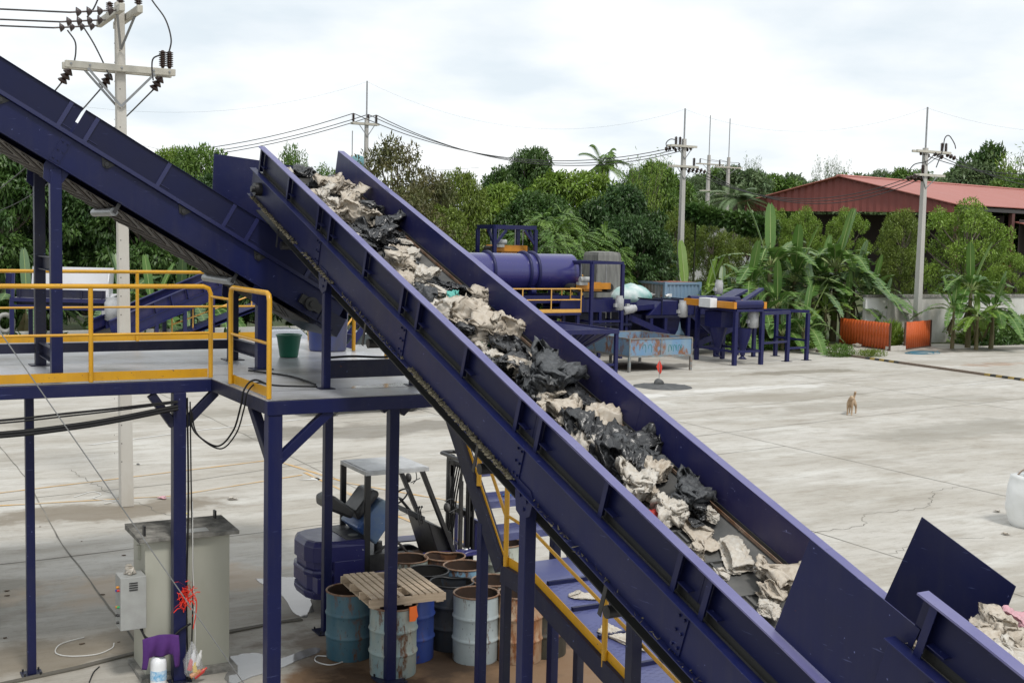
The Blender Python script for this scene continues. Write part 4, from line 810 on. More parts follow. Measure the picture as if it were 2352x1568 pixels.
b = MB(); b.hexa([(7.3, 16.12, .57), (8.1, 16.12, .57), (8.1, 16.88, .57), (7.3, 16.88, .57), (7.3, 16.12, .59), (8.1, 16.12, .59), (8.1, 16.88, .59), (7.3, 16.88, .59)]); fk.part('floor_plate', b, RUSTY)
b = MB(); b.tube([(8.35 - .34 * cos(a), 15.90, .32 + .42 * sin(a)) for a in np.linspace(.05, 2.9, 12)], .03, 8); b.plate([(7.62, 15.82, .72), (8.42, 15.82, .70), (8.42, 16.08, .72), (7.62, 16.08, .74)], (0, 0, 1), .02); b.plate([(7.62, 16.92, .72), (8.42, 16.92, .70), (8.42, 17.16, .72), (7.62, 17.16, .74)], (0, 0, 1), .02); fk.part('fender', b, FB_)
# mast
for v in (16.12, 16.80):
    b = MB(); b.ibar((8.42, v, .10), (8.42, v, 2.06), .11, .09, .02, (1, 0, 0), 'C'); b.box((8.36, v - .03, .1), (8.40, v + .03, 1.98)); fk.part('mast_rail', b, BLACK)
    b = MB(); b.cyl((8.33, v + (.13 if v < 16.5 else -.13), .2), (8.33, v + (.13 if v < 16.5 else -.13), 1.75), .035, 12); b.cyl((8.33, v + (.13 if v < 16.5 else -.13), 1.75), (8.33, v + (.13 if v < 16.5 else -.13), 2.0), .02, 10); fk.part('lift_cylinder', b, DG)
b = MB(); b.tube([(8.30, 16.04, 2.08), (8.30, 16.88, 2.08), (8.34, 16.92, 2.08), (8.50, 16.92, 2.08), (8.54, 16.88, 2.08), (8.54, 16.04, 2.08), (8.50, 16.0, 2.08), (8.34, 16.0, 2.08), (8.30, 16.04, 2.08)], .03, 8, False)
fk.part('mast_hoop', b, BLACK)
for q0_, q1_ in (((8.37, 16.10, 1.22), (8.47, 16.82, 1.30)), ((8.37, 16.10, .3), (8.47, 16.82, .4)), ((8.38, 16.16, 1.92), (8.45, 16.76, 2.0))): b = MB(); b.box(q0_, q1_); fk.part('mast_crossbar', b, BLACK)
b = MB()
for k in range(4): b.tube(catmull([(8.36, 16.30 + k * .07, 1.95), (8.28, 16.30 + k * .07, 1.5), (8.22, 16.34 + k * .06, .9), (8.0, 16.4 + k * .05, .65)]), .012, 6)
fk.part('hydraulic_hose', b, CABLE)
b = MB(); b.cyl((8.0, 16.05, .62), (8.36, 16.08, .72), .045, 12); b.cyl((8.2, 16.07, .68), (8.42, 16.09, .74), .02, 10); fk.part('tilt_cylinder', b, CHROME)
b = MB()
for p, q in (((8.62, 15.95, .1), (8.62, 15.95, 1.10)), ((8.62, 16.97, .1), (8.62, 16.97, 1.10)), ((8.62, 15.95, 1.10), (8.62, 16.97, 1.10)), ((8.62, 15.95, .62), (8.62, 16.97, .62)), ((8.62, 15.95, .22), (8.62, 16.97, .22)), ((8.62, 16.3, .62), (8.62, 16.3, 1.1)), ((8.62, 16.64, .62), (8.62, 16.64, 1.1))): b.bar(p, q, .05, .05, (1, 0, 0))
fk.part('load_backrest', b, FB_, bevel=.006)
for v in (16.2, 16.72): b = MB(); b.box((8.65, v - .05, .05), (9.6, v + .05, .085)); b.box((8.65, v - .05, .05), (8.69, v + .05, .55)); fk.part('fork', b, BLACK)
for c_ in ((7.98, 16.02, 1.42), (7.76, 16.93, 1.72)):
    b = MB(); b.sphere(c_, .075, 14, 8, (.6, 1, 1)); hl = fk.part('headlight', b, DG)
    b = MB(); b.tube(catmull([(c_[0] - .04, c_[1], c_[2] + .10), (c_[0] + .10, c_[1], c_[2] + .12), (c_[0] + .14, c_[1], c_[2] - .02), (c_[0] + .08, c_[1], c_[2] - .10)]), .007, 6); b.cyl((c_[0] + .04, c_[1], c_[2] - .08), (c_[0] + .2, c_[1], c_[2] - .02), .008, 6); fk.part('lamp_guard', b, BLACK, hl)

# ================================================================ grey cabinet, control box and what hangs there
cb = Thing('electrical_cabinet', 'tall cream steel electrical cabinet with a stained sloping lid under the platform', 'cabinet', (3.8, 15.0, 0))
b = MB(); b.box((3.27, 14.66, .06), (4.30, 15.30, 1.70)); cb.part('body', b, CREAM, bevel=.006)
b = MB(); b.box((3.20, 14.50, .004), (4.36, 15.35, .06)); cb.part('plinth', b, CONCD)
b = MB(); b.hexa([(3.18, 14.58, 1.702), (4.40, 14.58, 1.702), (4.40, 15.38, 1.702), (3.18, 15.38, 1.702), (3.18, 14.58, 1.745), (4.40, 14.58, 1.745), (4.40, 15.38, 1.775), (3.18, 15.38, 1.775)]); cb.part('lid', b, CONCD, bevel=.004)
b = MB(); b.hexa([(3.62, 14.68, 1.752), (4.05, 14.68, 1.752), (4.05, 14.84, 1.758), (3.62, 14.84, 1.758), (3.62, 14.68, 1.757), (4.05, 14.68, 1.757), (4.05, 14.84, 1.763), (3.62, 14.84, 1.763)]); cb.part('lid_patch', b, GREYB)
for u, v in ((3.28, 14.76), (4.28, 15.26)): b = MB(); b.box((u - .012, v - .04, 1.75), (u + .012, v + .04, 1.87)); cb.part('lifting_lug', b, BLACK)
b = MB(); b.box((3.235, 14.9, 1.42), (3.269, 14.96, 1.60)); cb.part('hinge', b, CREAM)
bx = Thing('control_box', 'small grey control box with push buttons fixed on the left side of the cabinet', 'control box', (3.1, 14.75, .6))
b = MB(); b.box((2.96, 14.56, .67), (3.262, 14.86, 1.31)); bx.part('housing', b, GREYB, bevel=.008)
b = MB()
for k in range(4): b.box((3.06, 14.552, 1.15 + k * .028), (3.16, 14.559, 1.162 + k * .028))
bx.part('vent', b, BLACK)
for v, z, c in ((14.62, 1.0, 'red'), (14.70, .98, 'blue'), (14.62, .80, 'green'), (14.70, .78, 'amber'), (14.62, .70, 'black'), (14.70, .68, 'black'), (14.66, .6, 'black'), (14.66, 1.03, 'amber')):
    b = MB(); b.cyl((2.93, v, z + .15), (2.959, v, z + .15), .015, 12); bx.part('push_button', b, {'red': M('button red', (.5, .02, .02)), 'blue': M('button blue', (.03, .1, .5)), 'green': M('button green', (.02, .3, .1)), 'amber': M('button amber', (.6, .25, .02)), 'black': BLACK}[c])
bag(BAGS[2], FILMW, (3.1, 14.72, 1.34), .075, 'small knotted clear plastic bag on top of the grey control box', None, 1)
b = MB(); b.tube(catmull([(3.2, 14.60, .66), (3.24, 14.50, .58), (3.34, 14.40, .56), (3.50, 14.36, .58), (3.62, 14.36, .66), (3.74, 14.36, .72)]), .013, 6); b.tube(catmull([(3.22, 14.62, .66), (3.24, 14.52, .56), (3.34, 14.41, .54)]), .011, 6)
solo('cable', b, CABLE, (3.2, 14.6, .5), 'black cable looping from the grey control box to the blue column', 'cable')
# purple cloth folded over that cable
b = MB(); nx, nz = 26, 14; vs = []
for j in range(nz + 1):
    for i in range(nx + 1):
        x = i / nx; z = j / nz; drop = .40 * (1 - .25 * abs(x - .5)) * (1.45 if x < .12 else 1.5 if x > .88 else .9 if x > .12 else 1)
        vs.append((3.17 + .42 * x, 14.37 - .03 * x + .018 * sin(x * 17 + z * 2) * (.3 + z) - .03 * sin(z * 3), .60 + .035 * sin(x * 3.0) - drop * z * .72))
b.add(vs, [(j * (nx + 1) + i, j * (nx + 1) + i + 1, (j + 1) * (nx + 1) + i + 1, (j + 1) * (nx + 1) + i) for j in range(nz) for i in range(nx)], True)
ob = solo('cloth', b, M('purple cloth', (.075, .018, .15), .85, vary=(.05, .012, .11), vscale=6, bump=.3), (3.5, 14.4, .3), 'purple cloth hung over the cable in front of the cabinet', 'cloth'); sm = ob.modifiers.new('Solidify', 'SOLIDIFY'); sm.thickness = .012
# air pot flask
_f = at(364, 1505, 14.20); FLU, FLV = _f.x, _f.y
fl = Thing('vacuum_flask', 'white air pot flask with dark lid and blue pattern standing before the cabinet', 'flask', (FLU, FLV, 0))
b = MB(); b.lathe([(.001, .004), (.09, .004), (.095, .03), (.095, .25), (.093, .30), (.08, .335), (.055, .35), (.05, .36)], (FLU, FLV, 0), 28); fl.part('body', b, M('white enamel', (.78, .80, .82), .25))
b = MB(); b.lathe([(.096, .08), (.0965, .09), (.0965, .19), (.096, .20)], (FLU, FLV, 0), 28); fl.part('pattern_band', b, M('blue pattern', (.55, .68, .78), .3, vary=(.10, .35, .62), vscale=28, vamt=1.0))
b = MB(); b.lathe([(.042, .36), (.042, .44), (.038, .45), (.001, .45)], (FLU, FLV, 0), 24); fl.part('lid', b, M('dark lid', (.06, .06, .065), .3, .5))
# clear bag with bottles tied to the column
kb = Thing('bottle_bag', 'clear plastic bag full of empty bottles tied to the blue column', 'bag', (3.72, 14.32, .4))
b = MB(); b.lathe([(.012, .30), (.03, .24), (.075, .17), (.105, .08), (.11, 0), (.10, -.08), (.07, -.12), (.001, -.13)], (3.74, 14.28, .22), 20)
for k in range(len(b.v)): b.v[k] = b.v[k] + Vector((mnoise.noise(b.v[k] * 11), mnoise.noise(b.v[k] * 11 + Vector((5, 0, 0))), 0)) * .03
kb.part('film', b, M('clear film', (.62, .63, .65), .12, alpha=.26, spec=.8))
for k, (du, dz, c, tl_) in enumerate(((-.04, .0, (.5, .03, .03), .25), (.03, -.03, (.72, .50, .04), -.2), (.0, .06, (.6, .6, .62), .1), (.05, .05, (.62, .62, .60), .3), (-.03, -.08, (.6, .22, .03), 1.2), (.02, -.10, (.55, .05, .04), 1.0))):
    p = Vector((3.74 + du, 14.27, .18 + dz)); d = Vector((sin(tl_), 0, cos(tl_)))
    b = MB(); b.tube([p, p + d * .12, p + d * .15, p + d * .18], [.03, .03, .013, .013], 12); kb.part('bottle', b, M('bottle %d' % k, c, .3))
# red raffia bundle
b = MB(); rr = random.Random(3)
for k in range(90):
    c = Vector((3.68, 14.36, 1.06)); p0 = c + Vector((rr.gauss(0, .035), rr.gauss(0, .015), rr.gauss(0, .07))); d = Vector((rr.gauss(0, .055), rr.gauss(-.02, .03), rr.gauss(0, .055)))
    s_ = Vector((rr.gauss(0, 1), 0, rr.gauss(0, 1))).normalized() * .006; m_ = p0 + d * .6 + Vector((0, -.02, .03)); q = p0 + d
    b.add([p0 - s_, p0 + s_, m_ + s_, m_ - s_], [(0, 1, 2, 3)]); b.add([m_ - s_, m_ + s_, q + s_, q - s_], [(0, 1, 2, 3)])
pts = catmull([(3.74, 14.34, 1.12), (3.80, 14.33, 1.0), (3.79, 14.33, .82), (3.76, 14.33, .66)]); b.tube(pts, .006, 5)
solo('raffia_bundle', b, M('red raffia', (.72, .035, .015), .4), (3.68, 14.36, 1.05), 'bundle of bright red raffia twine tied round the blue column', 'twine')
# cables down the column and across
CG = 'black cables round the platform'
def cable(pts, r_, label, mat=CABLE, k=8, group=None, name='cable', smooth=True):
    b = MB(); q = catmull(pts, k) if smooth else pts; b.tube(q, r_, 7); return solo(name, b, mat, tuple(q[0]), label, 'cable', group)
cable([(3.71, 14.42, 3.45), (3.72, 14.40, 2.2), (3.70, 14.41, 1.0), (3.72, 14.4, .02)], .012, 'thick black cable running down the right side of the cabinet column')
cable([(3.745, 14.42, 3.40), (3.755, 14.40, 2.3), (3.78, 14.41, 1.2), (3.75, 14.4, .02)], .009, 'thinner black cable hanging beside the thick one on the cabinet column')
cable([(3.77, 14.40, 2.2), (3.775, 14.39, 1.3), (3.80, 14.39, .6), (3.78, 14.39, .02)], .006, 'white thin cord hanging beside the cabinet column', M('white cord', (.6, .6, .58), .5))
for i, (z0, z1, rr_, lb) in enumerate(((3.30, 3.42, .014, 'uppermost of the black cables strung across to the cabinet column'), (3.16, 3.36, .026, 'thickest black cable strung across under the platform edge'), (3.13, 3.33, .02, 'black cable lying against the thickest one under the platform edge'), (3.28, 3.41, .010, 'thin black cable just below the uppermost one'))):
    cable([(-2.5, 14.28 - i * .02, z0 + .08), (1.0, 14.28 - i * .02, z0), (2.4, 14.30 - i * .02, z0 + .05), (3.58, 14.36 - i * .01, z1)], rr_, lb)
lp = [(3.74, 14.40, 3.30), (3.78, 14.35, 3.05), (3.95, 14.0, 2.92), (4.02, 13.6, 3.15), (3.93, 13.0, 3.52), (3.94, 12.9, 3.72), (4.1, 13.05, 3.80), (4.35, 13.15, 3.72), (4.85, 13.1, 3.69)]
cable(lp, .011, 'black cable looping below the deck edge and up to the conveyor leg'); cable([(p[0] + .02, p[1] + .02, p[2] - .015) for p in lp[:1]] + [(p[0] + .03, p[1] - .02, p[2] - .03) for p in lp[1:7]] + lp[7:], .009, 'second black cable following the loop below the deck edge')
cable([(4.62, 14.95, DZ + .02), (4.9, 14.3, DZ + .015), (4.93, 13.7, DZ + .015), (4.9, 13.3, DZ + .02)], .012, 'black hose lying on the deck between the conveyor legs')
cable([(4.95, 13.16, DZ + .34), (5.3, 13.16, DZ + .35), (5.7, 13.16, DZ + .33), (6.0, 13.2, DZ + .36), (6.1, 13.3, DZ + .5)], .014, 'black hose tied along the tie beam of the conveyor legs')
cable([tuple(at(-300, 330, 10.6)), tuple(at(560, 1568, 13.0)), tuple(at(760, 1840, 13.5))], .006, 'thin grey guy wire slanting across the left foreground', STEEL, 2, smooth=False, name='guy_wire')
# white strings lying about the yard, rags and litter
def strand(pts, lb, mat=None, r_=.008): cable([(*p, .012) for p in pts], r_, lb, mat or M('white cord', (.6, .6, .58), .5), name='rope')
strand([gnd(*p)[:2] for p in ((194, 1464), (140, 1480), (128, 1500), (160, 1508), (220, 1504), (256, 1490), (262, 1478))], 'white rope lying in a loose curl left of the cabinet')
strand([gnd(*p)[:2] for p in ((752, 1508), (728, 1508), (726, 1520), (760, 1528), (800, 1515), (812, 1500))], 'white rope curled on the stained slab left of the pale drum')
strand([gnd(*p)[:2] for p in ((170, 1142), (210, 1130), (232, 1136), (215, 1145), (250, 1150), (270, 1150), (240, 1158))], 'tangle of pale string beside the big concrete pole')
strand([gnd(*p)[:2] for p in ((205, 1568), (215, 1545), (228, 1532))], 'short dark rope end at the bottom edge left of the cabinet', CABLE)
for x, y, sz, m, lb in ((376, 1145, .12, FILMP, 'pink wrapper lying right of the big concrete pole'), (530, 1147, .13, FILMW, 'grey white rag lying on a slab joint behind the cabinet'), (316, 1068, .06, FILMK, 'dark scrap beside the big concrete pole'), (427, 1182, .05, M('yellow scrap', (.6, .5, .05), .5), 'yellow scrap just behind the cabinet lid'),
                        (1180, 830, .12, K, 'dark rag')):
    if lb == 'dark rag': continue
    bag(BAGS[5], m, (*gnd(x, y)[:2], .03), sz, lb, None, x, cat='litter', name='litter', sz=.5)
rl_ = random.Random(5)
for k in range(14):
    x, y = rl_.uniform(0, 520), rl_.uniform(1180, 1560)
    if 290 < x < 540 and y > 1230: continue
    b = MB(); c = gnd(x, y); s_ = .02 + .04 * rl_.random(); q = [(c.x + s_ * cos(a) * rl_.uniform(.4, 1), c.y + .6 * s_ * sin(a) * rl_.uniform(.4, 1), .006) for a in np.linspace(0, 2 * pi, 8)[:-1]]
    b.plate(q, (0, 0, 1), .006); solo('dead_leaf', b, M('dead leaf', (.09, .06, .035), .8), (c.x, c.y, 0), 'small dead leaf fallen on the stained slab left of the cabinet', 'leaf', 'dead leaves on the slab')
# bucket and big bin on the deck
bk = Thing('bucket', 'green plastic bucket standing on the deck', 'bucket', (5.72, 16.62, DZ))
b = MB(); b.lathe([(.001, .006), (.125, .006), (.13, .02), (.172, .30), (.185, .305), (.185, .325), (.172, .33), (.165, .325), (.122, .03), (.001, .03)], (5.72, 16.62, DZ), 32); bk.part('body', b, M('green plastic', (.006, .115, .065), .35, vary=(.012, .10, .06), vscale=4))
b = MB(); b.tube([(5.72 + .175 * cos(a), 16.62 - .17 * abs(sin(a)) * 1, DZ + .31 + .015 * sin(a)) for a in np.linspace(0, pi, 14)], .005, 6); bk.part('handle', b, STEEL)
bn = Thing('refuse_bin', 'large blue plastic bin with dark lid behind the conveyor leg on the deck', 'bin', (6.62, 17.45, DZ))
b = MB(); b.lathe([(.001, .005), (.27, .005), (.28, .03), (.315, .78), (.33, .80), (.33, .84)], (6.62, 17.45, DZ), 36); bn.part('body', b, M('scuffed blue plastic', (.035, .06, .26), .4, vary=(.07, .07, .085), vscale=1.6, vamt=.9, stretch=(1, 1, .5)))
b = MB(); b.lathe([(.345, .80), (.345, .86), (.33, .885), (.22, .90), (.20, .86), (.001, .85)], (6.62, 17.45, DZ), 36); b.box((6.3, 17.08, DZ + .70), (6.5, 17.12, DZ + .84)); bn.part('lid', b, M('dark grey plastic', (.055, .06, .075), .4))
b = MB(); b.tube(catmull([(6.80, 17.16, DZ + .80), (6.86, 17.10, DZ + .72), (6.93, 17.18, DZ + .72), (6.92, 17.25, DZ + .84)]), .008, 6); bn.part('handle', b, STEEL)
# ================================================================ utility poles and lines
def insul_pin(b, p, h=.30, r=.07, n=6):
    p = Vector(p); prof = [(.02, 0)]
    for k in range(n): z = .04 + (h - .05) * k / n; prof += [(r * .55, z), (r, z + .012), (r * .95, z + .022), (r * .5, z + .03)]
    prof += [(.03, h), (.001, h + .01)]; b.lathe(prof, p, 12)
def insul_string(b, p, q, n=3, r=.10):
    p, q = Vector(p), Vector(q); d = (q - p)
    b.cyl(p, q, .018, 6)
    for k in range(n):
        c = p + d * ((k + .6) / (n + .4)); e = d.normalized(); b.tube([c - e * .05, c - e * .02, c + e * .03, c + e * .045], [.03, r * .6, r, .03], 12)
def tapered(b, u, v, z0, z1, w0, w1):
    h0, h1 = w0 / 2, w1 / 2; b.hexa([(u - h0, v - h0, z0), (u + h0, v - h0, z0), (u + h0, v + h0, z0), (u - h0, v + h0, z0), (u - h1, v - h1, z1), (u + h1, v - h1, z1), (u + h1, v + h1, z1), (u - h1, v + h1, z1)])
HOLE = M('dark hole', (.05, .045, .04), .9)
PG = 'concrete utility poles'
pu, pv = 5.08, 24.40
pl = Thing('utility_pole', 'tall concrete utility pole with dead-end insulators standing in the yard behind the platform', 'utility pole', (pu, pv, 0), PG)
b = MB(); tapered(b, pu, pv, 0, 9.75, .245, .165)
for k in range(4, 8): b.v[k].x -= .10
pl.part('shaft', b, CONCP, bevel=.015); pu -= .10
b = MB()
for k in range(24):
    z = .9 + k * .36; hw = (.245 - .08 * z / 9.75) / 2
    b.box((pu - .02, pv - hw - .002, z), (pu + .0, pv - hw + .003, z + .02)); b.box((pu - hw - .002, pv + .03, z + .15), (pu - hw + .003, pv + .045, z + .17))
pl.part('bolt_hole', b, HOLE)
for dv in (-.155, .155):
    b = MB(); b.box((pu - 1.02, pv + dv - .05, 8.43), (pu + 1.02, pv + dv + .05, 8.56)); pl.part('crossarm', b, WOODX, bevel=.01)
    b = MB()
    for du in (-.92, -.58, .6, .9, 0): b.cyl((pu + du, pv + dv - .075, 8.5), (pu + du, pv + dv + .075, 8.5), .02, 8)
    pl.part('arm_bolt', b, STEEL)
for du in (-.16, .16):
    b = MB(); b.box((pu + du - .05, pv - 1.05, 9.42), (pu + du + .05, pv + 1.15, 9.56)); pl.part('crossarm', b, WOODX, bevel=.01)
for p, q in (((pu - .62, pv - .21, 8.44), (pu, pv - .14, 7.78)), ((pu + .62, pv - .21, 8.44), (pu, pv - .14, 7.78)), ((pu - .62, pv + .12, 8.44), (pu, pv + .14, 7.78)), ((pu - .16, pv - .6, 9.42), (pu, pv - .12, 8.85)), ((pu + .16, pv + .6, 9.42), (pu, pv + .12, 8.85)), ((pu + .16, pv - .6, 9.42), (pu, pv - .12, 8.85))):
    b = MB(); b.bar(p, q, .045, .012, (0, 1, 0)); pl.part('arm_brace', b, STEEL)
for p in ((pu + .78, pv - .16, 8.56), (pu + .91, pv - .16, 8.56), (pu - .16, pv - .9, 9.56), (pu + .16, pv - .9, 9.56), (pu + .0, pv + .9, 9.56)):
    b = MB(); insul_pin(b, p, .34, .075, 8); pl.part('pin_insulator', b, PORC)
E3 = []
for v_, z_ in ((-.75, 9.47), (.25, 9.44), (1.05, 9.44)):
    b = MB(); p = (pu - .2, pv + v_, z_); q = (pu - 1.02, pv + v_ + .05, z_ - .12); insul_string(b, p, q, 4, .095); pl.part('strain_insulator', b, M('grey brown porcelain', (.06, .045, .045), .28)); E3.append(q)
D3 = []
for du in (-.90, -.12, .80):
    b = MB(); p = (pu + du, pv + (.2 if abs(du) < .5 else 0), 8.42); q = (p[0] - .14, p[1] + .16, 8.16); insul_string(b, p, q, 3, .10); pl.part('strain_insulator', b, PORC); D3.append(q)
WG = 'overhead power lines'
WIRE = M('weathered cable', (.035, .035, .037), .6)
def wire(p, q, drop, r_, label, k=24): b = MB(); b.tube(sag(p, q, drop, k), r_, 5); return solo('power_line', b, WIRE, tuple(p), label, 'power line', WG)
for q, nm in zip(E3, ('top', 'middle', 'lowest')): wire(q, (q[0] - 42, q[1] - 1.5, q[2] + .25), .8, .017, nm + ' of the three thick cables leaving the yard pole to the left')
for q, t_, nm in zip(D3, ((-220, 470), (-160, 480), (-100, 490)), ('left', 'middle', 'right')): wire(q, at(*t_, 58), .9, .016, nm + ' cable running down to the left from under the lower crossarm')
for q, pts, nm in ((E3[2], [(155, 70), (172, 95), (174, 120), (170, 146)], 'left jumper cable curving down to the lower crossarm'), (E3[1], [(190, 60), (215, 100), (240, 150), (254, 180)], 'middle jumper cable from the upper arms to under the lower arm'), (E3[0], [(200, 40), (215, 20), (228, -10), (236, -40)], 'jumper cable rising off the top of the picture above the strain insulators'),
                   (None, [(330, -30), (352, 5), (380, 45), (393, 90), (388, 122)], 'right jumper cable bowing out to the pair of pin insulators'), (None, [(370, 126), (352, 135), (349, 158), (352, 185)], 'short jumper loop beside the pair of pin insulators')):
    b = MB(); b.tube(catmull([at(x, y, 23.4) for x, y in pts], 8), .015, 6); solo('jumper_cable', b, WIRE, tuple(at(*pts[0], 23.4)), nm, 'cable', WG)

def far_pole(px, Y, zb, zt, mast, arms, label, wd=.30, up=False):
    g = at(px, 600, Y); u, v = g.x, g.y
    t = Thing('utility_pole', label, 'utility pole', (u, v, zb), PG)
    b = MB(); tapered(b, u, v, zb, zt, wd, wd * .62); t.part('shaft', b, M('far concrete pole', (.46, .45, .43), .8, vary=(.33, .31, .28), vscale=1.5, stretch=(1, 1, .3)))
    if mast: b = MB(); b.cyl((u, v, zt - .3), (u, v, mast), .05, 8); t.part('mast', b, STEEL)
    res = []
    for z, l0, l1, ins, tilt in arms:
        b = MB(); b.bar((u + l0, v - .16 + tilt * l0, z), (u + l1, v - .16 + tilt * l1, z), .10, .13); b.bar((u + l0, v + .16 + tilt * l0, z), (u + l1, v + .16 + tilt * l1, z), .10, .13); t.part('crossarm', b, WOODX)
        b = MB(); b.bar((u + l0 * .6, v - .2, z - .05), (u, v - .14, z - .75), .04, .03, (0, 1, 0)); b.bar((u + l1 * .6, v - .2, z - .05), (u, v - .14, z - .75), .04, .03, (0, 1, 0)); t.part('arm_brace', b, STEEL)
        for k, d in ins:
            b = MB()
            if k == 'p': insul_pin(b, (u + d, v, z + .06), .5, .11, 7); res.append(Vector((u + d, v, z + .58)))
            else:
                dx = .9 if k == 'r' else -.9; insul_string(b, (u + d, v, z - .05), (u + d + dx, v, z - .28), 3, .14); res.append(Vector((u + d + dx, v, z - .28)))
            t.part('insulator', b, PORC)
    return (u, v), res
(p1c, P1) = far_pole(838, 74, .6, 12.5, 14.7, [(12.15, -.95, .75, (('p', -.85), ('p', .1), ('p', .62)), 0)], 'concrete pole with three pin insulators rising behind the brownish tree', .30)
(p2c, P2) = far_pole(1562, 74, .5, 11.7, 13.5, [(11.25, -1.1, .85, (('p', -.6), ('p', -.3), ('l', -.6), ('l', .1), ('l', .7)), 0), (10.05, -1.0, 1.0, (('p', .8), ('r', -.3), ('r', .3), ('r', .9)), 0)], 'concrete pole with two crossarms standing behind the rusty container', .34)
(p3c, P3) = far_pole(2113, 68.7, 0, 11.05, 13.3, [(10.85, -.85, 1.85, (('p', 1.3), ('p', 1.62), ('r', -.5), ('r', .6), ('r', 1.6)), 0), (9.55, -.6, 1.45, (('p', -.15), ('l', -.55), ('l', .0), ('l', .5)), 0)], 'concrete pole with two crossarms beside the orange fence', .36)
(p4c, P4) = far_pole(1620, 135, 2, 15.2, 19.5, [(14.2, -1.6, 2.0, (('p', -1.2), ('p', 0), ('p', 1.5)), 0), (11.3, -1, 1.4, (), 0)], 'left of two distant poles carrying a transformer', .42)
(p5c, P5) = far_pole(1665, 135, 2, 15.0, 19.2, [(13.9, -1.8, 1.8, (('p', -1.2), ('p', 1.5)), 0), (11.0, -1.5, .8, (), 0)], 'right of two distant poles carrying a transformer', .42)
far_pole(806, 118, 2, 13.2, 15.5, [(12.6, -1.2, 1.2, (('p', .5), ('p', 1.0)), 0)], 'small distant pole seen beside the blue water tank', .3)
tf = at(1642, 545, 134); b = MB(); b.box((tf.x - .9, tf.y - .6, 6.2), (tf.x + .9, tf.y + .6, 7.9)); [b.cyl((tf.x - .5 + .5 * k, tf.y, 7.9), (tf.x - .5 + .5 * k, tf.y, 8.5), .12, 8) for k in range(3)]; b.box((tf.x - 1.3, tf.y - .1, 6.0), (tf.x + 1.3, tf.y + .1, 6.2))
solo('transformer', b, GREYB, (tf.x, tf.y, 6), 'grey transformer hung between the two distant poles', 'transformer')
for i in range(3):
    nm = ('first', 'second', 'third')[i]
    wire(P1[i], P2[2 + i], 1.55 + .12 * i, .024, nm + ' conductor between the pole behind the brownish tree and the container pole')
    wire(P1[i], at(-60 - 40 * i, 318 + 5 * i, 84), 1.7 + .15 * i, .024, nm + ' conductor from the pole behind the brownish tree to the left')
    wire(P2[6 + i], P3[6 + i], 1.35 + .12 * i, .024, nm + ' conductor between the container pole and the fence pole')
    wire(P3[2 + i], at(2500, 385 + 22 * i, 62), .6, .024, nm + ' conductor leaving the fence pole to the right')
    wire(P4[min(i, 2)], P5[min(i, 1)], .1, .02, nm + ' short conductor between the two distant poles', 6)
g1 = Vector((*p1c, 14.65)); g2 = Vector((*p2c, 13.45)); g3 = Vector((*p3c, 13.25))
wire(g1, g2, 1.9, .0035, 'thin earth wire from mast to mast in the middle of the sky'); wire(g2, g3, 1.3, .0035, 'thin earth wire from the container pole mast to the fence pole mast')
wire(g1, at(-50, 200, 60), 1.5, .0035, 'thin earth wire running left from the first mast'); wire(g3, at(2500, 305, 66), .4, .0035, 'thin earth wire running off right from the fence pole mast')
wire(at(430, 368, 90), at(1560, 405, 110), 1.2, .02, 'low distant line crossing the tree tops'); wire(at(330, 335, 120), at(1100, 385, 118), 1.2, .012, 'faint distant line where birds sit, above the left trees')
for q, pts, lb in ((None, [(2150, 385), (2165, 345), (2170, 318), (2180, 312), (2192, 330), (2195, 342)], 'looped jumper over the pin insulators of the fence pole'), (None, [(2085, 397), (2100, 378), (2130, 370), (2150, 350)], 'jumper bending down between the crossarms of the fence pole'), (None, [(1536, 347), (1530, 330), (1540, 320), (1555, 322)], 'jumper loop on the upper arm of the container pole')):
    b = MB(); b.tube(catmull([at(x, y, 66.2 if pts[0][0] > 1700 else 73.6) for x, y in pts], 6), .03, 5); solo('jumper_cable', b, WIRE, tuple(at(*pts[0], 66)), lb, 'cable', WG)

# ================================================================ machines across the yard
def frame_legs(th, cs, z0, z1, wd, mat=BLUEF, top=True, low=None, topb=.12):
    for u, v in cs: b = MB(); b.box((u - wd / 2, v - wd / 2, z0), (u + wd / 2, v + wd / 2, z1)); th.part('leg', b, mat)
    n = len(cs)
    for i in range(n):
        (u, v), (u2, v2) = cs[i], cs[(i + 1) % n]
        if top: b = MB(); b.bar((u, v, z1 + topb / 2), (u2, v2, z1 + topb / 2), .12, topb); th.part('top_beam', b, mat)
        if low: b = MB(); b.bar((u, v, low), (u2, v2, low), .08, .10); th.part('low_rail', b, mat)
# trommel drum
tr = Thing('trommel_drum', 'big navy rotating drum screen with raised rings on a steel platform', 'drum screen', (28, 49.5, 0))
TVc, Tz, Tr = 49.4, 3.95, .86
b = MB(); b.tube([(22.5, TVc, Tz), (30.9, TVc, Tz)], Tr, 48); tr.part('drum_shell', b, M('navy glossy drum paint', (.028, .027, .15), .25, vary=(.036, .033, .14), vscale=.6, coat=.6))
for u in (24.6, 26.4, 28.3, 28.75): b = MB(); b.tube([(u - .055, TVc, Tz), (u - .05, TVc, Tz), (u + .05, TVc, Tz), (u + .055, TVc, Tz)], [Tr, Tr + .12, Tr + .12, Tr], 48); tr.part('drum_ring', b, BLUEF)
for u in (24.6, 28.5):
    for dv in (-.6, .6): b = MB(); b.cyl((u - .12, TVc + dv, Tz - Tr - .02), (u + .12, TVc + dv, Tz - Tr - .02), .2, 20); tr.part('support_roller', b, BLUEF)
